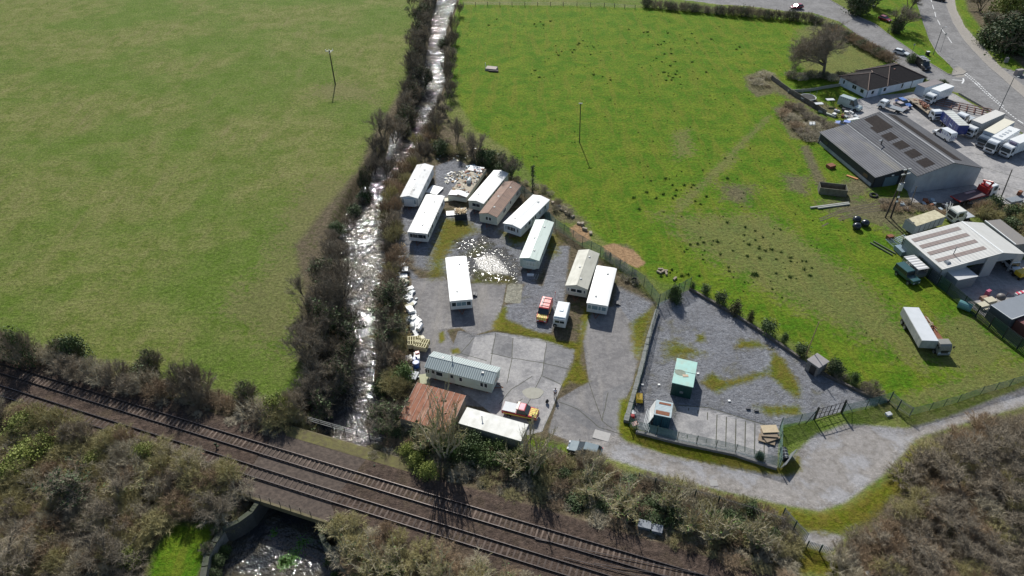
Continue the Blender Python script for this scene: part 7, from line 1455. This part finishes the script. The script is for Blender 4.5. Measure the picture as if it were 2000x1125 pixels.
    t = bx('striped_board', (1240,828), (.9, .7, .1), pm('striped board', (.75, .68, .62), .6), 'red and white striped board at the compound corner', 'board', .6, .4); m = MB(); [m.box((-.3+k*.3, 0, .12), (.12, .66, .03)) for k in range(3)]; m.build('stripes', pm('stripe red', (.6, .2, .15), .6), t)
    t = thing('steel_frame_stack', 'bundle of pale metal bars left of the blue container', 'metal bars', (*G(1264,828)[:2], 0), 1.25); m = MB(); [m.box((0, -.4+k*.2, .3+.2*k), (3.6, .06, .06), ry=.05) for k in range(5)]; m.build('bars', STEEL, t)
    p = G(1531,892); t = thing('steel_drum', 'black ribbed drum leaning on the slatted fence', 'drum', (p.x, p.y, 0), 1.5); m = MB(); m.tube((-.9, 0, .5), (.9, 0, .5), .45, n=16); m.build('body', pm('drum black', (.02, .025, .03), .3), t); m = MB(); [m.tube((x, 0, .5), (x+.08, 0, .5), .48, n=16) for x in (-.6, -.1, .4)]; m.build('rib', pm('drum rib', (.25, .28, .3), .4), t)
    a, b = G(1527,918), G(1548,888); d = b-a; t = thing('leaning_sheet', 'grey metal sheet leaning behind the drum at the compound corner', 'sheet', (a.x, a.y, 0), math.atan2(d.y, d.x)); MB().box((d.length/2, 0, .7), (d.length, .08, 1.3), rx=.35).build('sheet', STEEL, t)
    for k, (px, rz) in enumerate([((1503,838), .05), ((1502,846), -.1), ((1506,853), .35), ((1498,858), -.4)]): bx('plywood_sheet', px, (2.2, 1.3, .08), pm('plywood', (.5, .40, .26), .8, (.34, .27, .18), 3) if k == 0 else pm('plywood dark', (.26, .2, .14), .85), 'weathered plywood sheet in the pile at the right end of the compound', 'plywood', .15*(4-k), rz, 'plywood pile')
    for px, lab in (((1461,800), 'left of two small dark blocks on the gravel'), ((1477,804), 'right of two small dark blocks on the gravel')): bx('small_block', px, (.6, .3, .25), dk, lab, 'block')
    for px, lab in (((1363,731), 'white scrap near the green store'), ((1287,752), 'pale stone left of the green store'), ((1255,752), 'white scrap on the rubble wall'), ((1424,784), 'white scrap on the open gravel')): bx('white_scrap', px, (.35, .3, .15), wp, lab, 'scrap')
    p = G(1238,552); t = thing('tyre', 'black tyre leaning on the chain link fence above the compound', 'tyre', (p.x, p.y, .5)); m = MB()
    for k in range(14): a, b = 2*PI*k/14, 2*PI*(k+1)/14; m.tube((math.cos(a)*.4, .1, math.sin(a)*.4), (math.cos(b)*.4, .1, math.sin(b)*.4), .14, n=6)
    m.build('tread', TYRE, t)
    for i, (x, y) in enumerate([(1290,527),(1295,531),(1301,535),(1287,533),(1299,530),(1318,545)]): bx('log', (x, y), (.9, .35, .35), pm('cut log', (.4, .33, .24), .9, (.12, .1, .08), 3, 1), 'cut log lying in the field beyond the chain link fence', 'log', 0, i*.8, 'cut logs in the field')
    for i in range(10): bx('boulder', (1080+i*8+R(-3, 3), 395+i*6.5+R(-4, 4)), (R(.4, 1.0), R(.4, .9), R(.3, .6)), pm('boulder', (.34, .29, .22), .9, (.2, .17, .13), 2), 'stone or stump along the overgrown fence line', 'stone', 0, R(0, 3), 'stones on the fence line')
    # trough in the field, upper left of it
    p = G(960,136); t = thing('feed_trough', 'pale trough with a dark muddy rim in the bright green field', 'trough', (p.x, p.y, 0), -.25); MB().box((0, 0, .3), (3.2, 2.2, .6), top=.92).build('body', pm('trough concrete', (.42, .36, .32), .85, (.3, .25, .22), 2), t); MB().box((.9, -1.2, .2), (2.6, .9, .4), rz=.1).build('mud_rim', pm('mud dark', (.06, .05, .045), .9), t); MB().box((-1.9, .6, .8), (.12, .12, 1.6)).build('post', WHITE, t)
    # things by the barn
    p = G(1624,376); t = thing('open_skip', 'rusty open topped box skip in the field beside the barn', 'skip', (p.x, p.y, 0), -.22); m = MB(); L, W, H_ = 5.2, 2.4, 1.5; gm = pm('skip green grey', (.17, .17, .13), .8, (.1, .09, .06), 1.5, 1)
    m.box((0, -W/2, H_/2), (L, .1, H_)).box((0, W/2, H_/2), (L, .1, H_)).box((-L/2, 0, H_/2), (.1, W-.1, H_)).box((L/2, 0, H_/2), (.1, W-.1, H_)); m.build('sides', gm, t); MB().box((0, 0, .1), (L-.1, W-.1, .1)).build('floor', RUST, t)
    for k, (px, lab) in enumerate((((1620,402), 'upper of two long girders lying in the field'), ((1628,404), 'lower of two long girders lying in the field'))): bx('girder', px, (8.5-k*1.5, .3, .25), pm('girder grey', (.36, .37, .33), .7), lab, 'girder', 0, .22)
    for k, (px, lab) in enumerate((((1672,434), 'black wrapped bale, upper left of the group'), ((1672,447), 'black wrapped bale, lower left of the group'), ((1688,441), 'black wrapped bale on the right of the group'))):
        p = G(*px); t = tag(MB().ball((0, 0, .62), (.85, .8, .68), 14, 8, jit=.04).build('wrapped_bale', pm('bale wrap', (.018, .024, .035), .22, (.03, .035, .045), 3, bump=.02), smooth=True), lab, 'bale'); t.location = (p.x, p.y, 0)
    bx('orange_plank', (1664,347), (2.4, .5, .2), pm('orange board', (.55, .24, .09), .7), 'orange board lying beside the barn', 'board', 0, -.75); p = G(1706,383); t = thing('old_tyre', 'big tyre lying at the barn corner', 'tyre', (p.x, p.y, .2)); m = MB()
    for k in range(16): a, b = 2*PI*k/16, 2*PI*(k+1)/16; m.tube((math.cos(a)*.7, math.sin(a)*.7, 0), (math.cos(b)*.7, math.sin(b)*.7, 0), .22, n=6)
    m.build('tread', TYRE, t)
    bx('scrap_pile', (1622,327), (1.6, 1.3, .7), RUST, 'dark rusty scrap pile in the grass beside the barn', 'scrap', 0, .4)
    for k, (px, lab) in enumerate((((1721,487), 'left of two parallel girders beside the hurdles'), ((1727,484), 'right of two parallel girders beside the hurdles'))): bx('girder', px, (4.6, .2, .25), pm('girder olive', (.10, .12, .07), .8), lab, 'girder', 0, -1.0)
    bx('brown_scrap', (1737,466), (1.2, .8, .7), RUST, 'brown scrap heap behind the hurdles', 'scrap', 0, .3)
    for i in range(16): bx('scrap_part', (1790+R(-35, 60), 400+R(-7, 12)), (R(.4, 1.4), R(.3, .8), R(.2, .7)), random.choice([dk, gy, pm('blue grey junk', (.35, .42, .47), .5), RUST]), 'vehicle scrap on the strip between barn and workshop', 'scrap', 0, R(0, 3), 'vehicle scrap')
    for px, d, rz, lab in (((1980,392), (3.0, 1.6, .4), .3, 'grey frame heap beside the lorry yard pole'), ((1990,380), (1.0, .6, .8), .6, 'rust brown box above the frame heap')): bx('scrap_metal', px, d, RUST if d[0] < 2 else STEEL, lab, 'scrap', 0, rz)
    # garden things by the bungalow
    p = G(1577,195); t = thing('trampoline', 'round trampoline with a white rim in the bungalow garden', 'trampoline', (p.x, p.y, 0)); m = MB()
    for k in range(20): a, b = 2*PI*k/20, 2*PI*(k+1)/20; m.tube((math.cos(a)*1.9, math.sin(a)*1.9, .75), (math.cos(b)*1.9, math.sin(b)*1.9, .75), .1, n=5)
    m.build('rim', WHITE, t); MB().tube((0, 0, .72), (0, 0, .75), 1.85, n=24).build('mat', BLACK, t)
    for k in range(6): a = k*PI/3; MB().tube((math.cos(a)*1.9, math.sin(a)*1.9, 0), (math.cos(a)*1.9, math.sin(a)*1.9, 2.4), .03, n=5).build('leg', STEEL, t)
    for px, lab in (((1596,214), 'left of two pale topped stands near the trampoline'), ((1618,206), 'right of two pale topped stands near the trampoline')):
        p = G(*px); t = thing('market_stand', lab, 'stand', (p.x, p.y, 0), .1); MB().box((0, 0, 1.6), (2.0, 1.1, .1)).build('top', pm('stand top', (.6, .62, .64), .5), t)
        for x in (-.9, .9):
            for y in (-.45, .45): MB().box((x, y, .8), (.06, .06, 1.6)).build('leg', BLACK, t)
    bx('white_bench', (1615,224), (4.5, .5, .4), pm('bench pale', (.42, .45, .4), .7), 'pale beam lying between the stands and the blue car', 'beam', 0, -.85)
    car((1640,240), (1655,243), 'pale blue car tucked behind the barn end', P_blue(), 'hatch', z=.7, Lx=3.8); bx('white_tarpaulin', (1665,236), (3.2, .9, .5), wp, 'white roll of sheeting against the barn end', 'sheeting', .3, .35)
    for i in range(4): bx('white_tub', (1583+(i % 2)*6, 241+(i//2)*3), (.6, .45, .35), wp, 'white tub on the brushwood heap', 'tub', 1.2, .2, 'white tubs')
    t = thing('frame_cage', 'black open frame between the minibus and the barn', 'frame', (*G(1635,232)[:2], 0), -.1); m = MB()
    for x in (0, 1.4, 2.8): m.box((x, 0, .9), (.07, .07, 1.8)).box((x, 1.6, .9), (.07, .07, 1.8))
    for z in (.9, 1.8): m.box((1.4, 0, z), (2.9, .07, .07)).box((1.4, 1.6, z), (2.9, .07, .07))
    m.build('bars', BLACK, t)
    for i in range(14): bx('scrap_part', (1650+R(-22, 30), 222+R(-6, 8)), (R(.4, 1.4), R(.3, .9), R(.2, .7)), random.choice([dk, gy, wp, RUST]), 'assorted junk behind the barn end', 'scrap', 0, R(0, 3), 'junk behind the barn')
    m = MB(); p = G(1880,212); t = thing('metal_grid', 'rust brown steel frames laid out behind the blue trailer', 'frames', (p.x, p.y, 0), -.55)
    for k in range(8): m.box((-6+k*1.7, 0, .35), (.15, 4.2, .2))
    for k in range(4): m.box((0, -2.1+k*1.4, .45), (12.5, .15, .15))
    m.build('bars', pm('frame rust', (.20, .10, .075), .8), t)
    # workshop yard
    p = G(1886,620); t = thing('green_tank', 'turquoise green tank behind the palisade fence', 'tank', (p.x+.6, p.y+2.0, 0), -.7); MB().tube((-1.0, 0, .75), (1.0, 0, .75), .7, n=14).build('body', pm('tank green', (.11, .26, .27), .4), t)
    for k, (px, d, lab) in enumerate((((1917,600), (1.7, 1.1, .6), 'pale sack nearest the palisade fence'), ((1931,591), (1.8, 1.2, .7), 'largest pale sack behind the grey shed corner'), ((1921,606), (1.0, .6, .35), 'smallest pale sack by the fence'))): bx('bulk_bag', px, d, pm('bulk bag', (.55, .50, .38), .8, (.42, .38, .28), 3, bump=.05), lab, 'sack', 0, .3)
    p = G(1951,588); t = thing('cement_mixer', 'round grey drum mixer with a thin frame in the workshop yard', 'mixer', (p.x, p.y, 0)); MB().ball((0, 0, .9), (.7, .7, .6), 12, 8).build('drum', pm('mixer drum', (.17, .15, .14), .5), t, smooth=True); MB().tube((.7, 0, 0), (.8, 0, 1.8), .04).tube((-.5, .4, 0), (-.5, .4, .9), .05).tube((.4, -.5, 0), (.4, -.5, .9), .05).build('stand', RUST, t)
    bx('pink_frame', (1926,578), (.9, .5, 1.2), pm('pink frame', (.5, .12, .2), .6), 'red frame beside the sacks in the workshop yard', 'frame', 0, .5); bx('brown_crate', (1921,586), (1.2, .9, .6), pm('brown crate', (.3, .18, .13), .8), 'brown crate behind the sacks', 'crate', 0, .2)
    t = bx('barrier_boards', (1993,575), (2.6, .5, .5), WHITE, 'red and white barrier boards at the right edge', 'barrier', .2, .35); m = MB(); [m.box((-.9+k*.9, 0, .3), (.4, .54, .54)) for k in range(3)]; m.build('stripes', pm('barrier red', (.7, .07, .12), .5), t)
    p = G(1992,541); t = thing('yellow_excavator', 'small yellow machine cut by the right edge of the photo', 'machine', (p.x, p.y, 0), .3); MB().box((0, 0, .9), (2.0, 1.4, .8)).build('body', pm('machine yellow', (.72, .50, .03), .5, (.5, .33, .02), 5, .8), t, bevel=.08); MB().box((0, .6, .3), (2.2, .35, .5)).box((0, -.6, .3), (2.2, .35, .5)).build('crawler', BLACK, t)
    bx('brown_container', (1998,648), (3, 2.4, 2.2), pm('container brown', (.16, .06, .05), .7), 'dark red brown box cut by the right edge below the grey shed', 'container', 0, .5)
    # white post at the bottom, stones, gate pier top right
    bx('white_post', (1692,1128), (.6, .6, .9), WHITE, 'white post at the bottom edge in front of the thicket', 'post', 0, .2); bx('brick_pier', (1988,146), (2.2, 1.0, 1.6), pm('pier stone', (.3, .27, .26), .9), 'stone gate pier at the right edge beyond the main road', 'pier', 0, .3); bx('brick_pier', (1964,122), (.9, .6, 1.4), pm('pier stone', (.3, .27, .26), .9), 'small stone post under the dark trees at top right', 'post')
    bx('yellow_sack', (1477,1096), (.8, .4, .3), pm('yellow sack', (.6, .5, .3), .7), 'small yellow sack in the scrub by the railway', 'sack', 0, .3); bx('white_bag', (1735,810), (.8, .6, .35), wp, 'white bag at the foot of the slatted fence', 'bag', 0, .3); bx('manhole_cover', (1394,943), (1.0, .9, .04), pm('manhole', (.32, .31, .3), .7), 'pale manhole cover in the track', 'manhole cover')
    bx('timber_sleepers', (1455,990), (6.5, .3, .2), TIMBER, 'long timber baulk along the track edge by the palisade fence', 'timber', 0, -.28); bx('stone_slab', (1175,851), (2.2, 1.5, .03), pm('pale slab', (.42, .40, .38), .85), 'pale broken concrete slab beside the parked blue grey car', 'slab', .01, -.35)
    t = thing('handbag_bundle', 'small dark bundle on the concrete near the pickup', 'bundle', (*G(1068.5,787)[:2], 0), .3); MB().ball((0, 0, .3), (.28, .2, .3), 8, 6, jit=.1).ball((.02, 0, .62), (.14, .14, .14), 8, 5).build('bundle', BLACK, t, smooth=True)
def P_blue(): return pm('paint pale blue', (.22, .30, .62), .3, coat=.5)
def skin_mesh(name, pts, edges, rad, mat, parent, root=0, sub=1):
    me = bpy.data.meshes.new(name); me.from_pydata(pts, edges, []); me.materials.append(mat); o = bpy.data.objects.new(name, me); C.objects.link(o); o.parent = parent
    s = o.modifiers.new('skin', 'SKIN'); sv = me.skin_vertices[0].data if me.skin_vertices else None
    if sv is None:
        import bmesh
        bm = bmesh.new(); bm.from_mesh(me); bm.verts.layers.skin.verify(); bm.to_mesh(me); bm.free(); sv = me.skin_vertices[0].data
    for i, r in enumerate(rad): sv[i].radius = r if hasattr(r, '__len__') else (r, r); sv[i].use_root = (i == root)
    s.use_smooth_shade = True; u = o.modifiers.new('sub', 'SUBSURF'); u.levels = u.render_levels = sub; return o
def person():
    p = G(1084,775); t = thing('person', 'person in a white shirt and dark trousers standing on the concrete', 'person', (p.x, p.y, .015), -PI/2+.1)
    sk = pm('skin', (.45, .27, .19), .6); sh = pm('shirt white', (.74, .74, .82), .8, (.6, .6, .7), 6); tr = pm('trousers dark', (.02, .022, .04), .8); hr = pm('hair dark', (.03, .02, .015), .7)
    # facing +x; y is left
    pts = [(0, 0, .95), (0, 0, 1.15), (.01, 0, 1.35), (.0, 0, 1.47), (.02, 0, 1.56), (.03, 0, 1.66), (.02, 0, 1.73), (0, .19, 1.41), (-.02, .25, 1.13), (.12, .2, .93), (.16, .17, .88), (0, -.19, 1.41), (-.02, -.25, 1.13), (.12, -.2, .93), (.16, -.17, .88), (0, .10, .9), (.01, .11, .5), (-.01, .12, .09), (.13, .13, .04), (0, -.10, .9), (.03, -.12, .5), (0, -.13, .09), (.14, -.15, .04)]
    E = [(0, 1), (1, 2), (2, 3), (3, 4), (4, 5), (5, 6), (2, 7), (7, 8), (8, 9), (9, 10), (2, 11), (11, 12), (12, 13), (13, 14), (0, 15), (15, 16), (16, 17), (17, 18), (0, 19), (19, 20), (20, 21), (21, 22)]
    rad = [.12, .12, .13, .055, .075, .09, .05, .06, .042, .032, .035, .06, .042, .032, .035, .085, .06, .042, .04, .085, .06, .042, .04]
    skin_mesh('body', pts, E, rad, sk, t)
    for s in (-1, 1):
        for k in range(5):
            a = (k-2)*.012; q = Vector((.17, s*.165, .87)); L = (.055, .07, .075, .068, .05)[k]; m = MB(); d = Vector((.5, -s*.3 if k else s*.6, -.8)).normalized(); q2 = q+Vector((a*.6, a, 0)); m.tube(q2, q2+d*L, .009, .007, n=5)
            m.build('finger', sk, t)
    skin_mesh('shirt', [(0, 0, .93), (0, 0, 1.15), (.01, 0, 1.36), (0, 0, 1.46), (0, .19, 1.41), (-.02, .24, 1.2), (0, -.19, 1.41), (-.02, -.24, 1.2)], [(0, 1), (1, 2), (2, 3), (2, 4), (4, 5), (2, 6), (6, 7)], [(.16, .13), (.16, .13), (.18, .13), .07, .085, .065, .085, .065], sh, t)
    skin_mesh('trousers', [(0, 0, .98), (0, .10, .86), (.01, .11, .5), (-.01, .12, .10), (0, -.10, .86), (.03, -.12, .5), (0, -.13, .10)], [(0, 1), (1, 2), (2, 3), (0, 4), (4, 5), (5, 6)], [.145, .105, .08, .062, .105, .08, .062], tr, t)
    MB().ball((.0, 0, 1.70), (.105, .095, .10), 10, 7).build('hair', hr, t, smooth=True)
    for s in (-1, 1): MB().box((.06, s*.13, .04), (.28, .1, .08)).build('shoe', BLACK, t, bevel=.02); MB().ball((.118, s*.035, 1.65), .012, 6, 4).build('eye', BLACK, t)
    MB().box((.13, 0, 1.62), (.03, .025, .05)).build('nose', sk, t); MB().box((.118, 0, 1.575), (.01, .05, .01)).build('mouth', pm('lips', (.35, .12, .1), .6), t)
# ------------------------------------------------------------------ light, sky, camera
def light_camera():
    w = bpy.data.worlds.new('World'); SC.world = w; w.use_nodes = True; nt = w.node_tree; nt.nodes.clear(); out = nn(nt, 'ShaderNodeOutputWorld'); bg = nn(nt, 'ShaderNodeBackground'); sky = nn(nt, 'ShaderNodeTexSky')
    sky.sky_type = 'NISHITA'; sky.sun_disc = False; el, az = math.radians(38), math.radians(-8); sky.sun_elevation = el; sky.sun_rotation = az; sky.altitude = 50
    nt.links.new(sky.outputs[0], bg.inputs[0]); bg.inputs[1].default_value = .085; nt.links.new(bg.outputs[0], out.inputs[0])
    s = bpy.data.lights.new('sun', 'SUN'); s.energy = 4.6; s.angle = math.radians(.5); s.color = (1, .98, .92); o = bpy.data.objects.new('sun', s); C.objects.link(o)
    d = Vector((math.sin(az)*math.cos(el), math.cos(az)*math.cos(el), math.sin(el))); o.rotation_euler = d.to_track_quat('Z', 'Y').to_euler(); o.location = (0, 100, 150)
    c = bpy.data.cameras.new('camera'); c.sensor_width = 36; c.lens = 36*CAMF/2000; c.clip_end = 6000; c.clip_start = .5; o = bpy.data.objects.new('camera', c); C.objects.link(o); o.location = (0, 0, CAMH); o.rotation_euler = (PI/2-PITCH, 0, 0); SC.camera = o
    v = SC.view_settings; v.view_transform = 'Standard'; v.look = 'None'; v.gamma = 1; v.use_curve_mapping = False; v.exposure = 0.22
    SC.cycles.max_bounces = 5; SC.cycles.diffuse_bounces = 3; SC.cycles.glossy_bounces = 2; SC.cycles.transparent_max_bounces = 12; SC.cycles.sample_clamp_indirect = 4
NET = net_material()
make_ground(); make_water(); water_weed(); make_lines(); light_camera()
railway(); caravans(); sheds(); barn(); workshop(); bungalow(); vehicles(); fences_poles(); scatter_items(); person()
build_protos(); vegetation()
for me in list(bpy.data.meshes):
    if me.users == 0: bpy.data.meshes.remove(me)
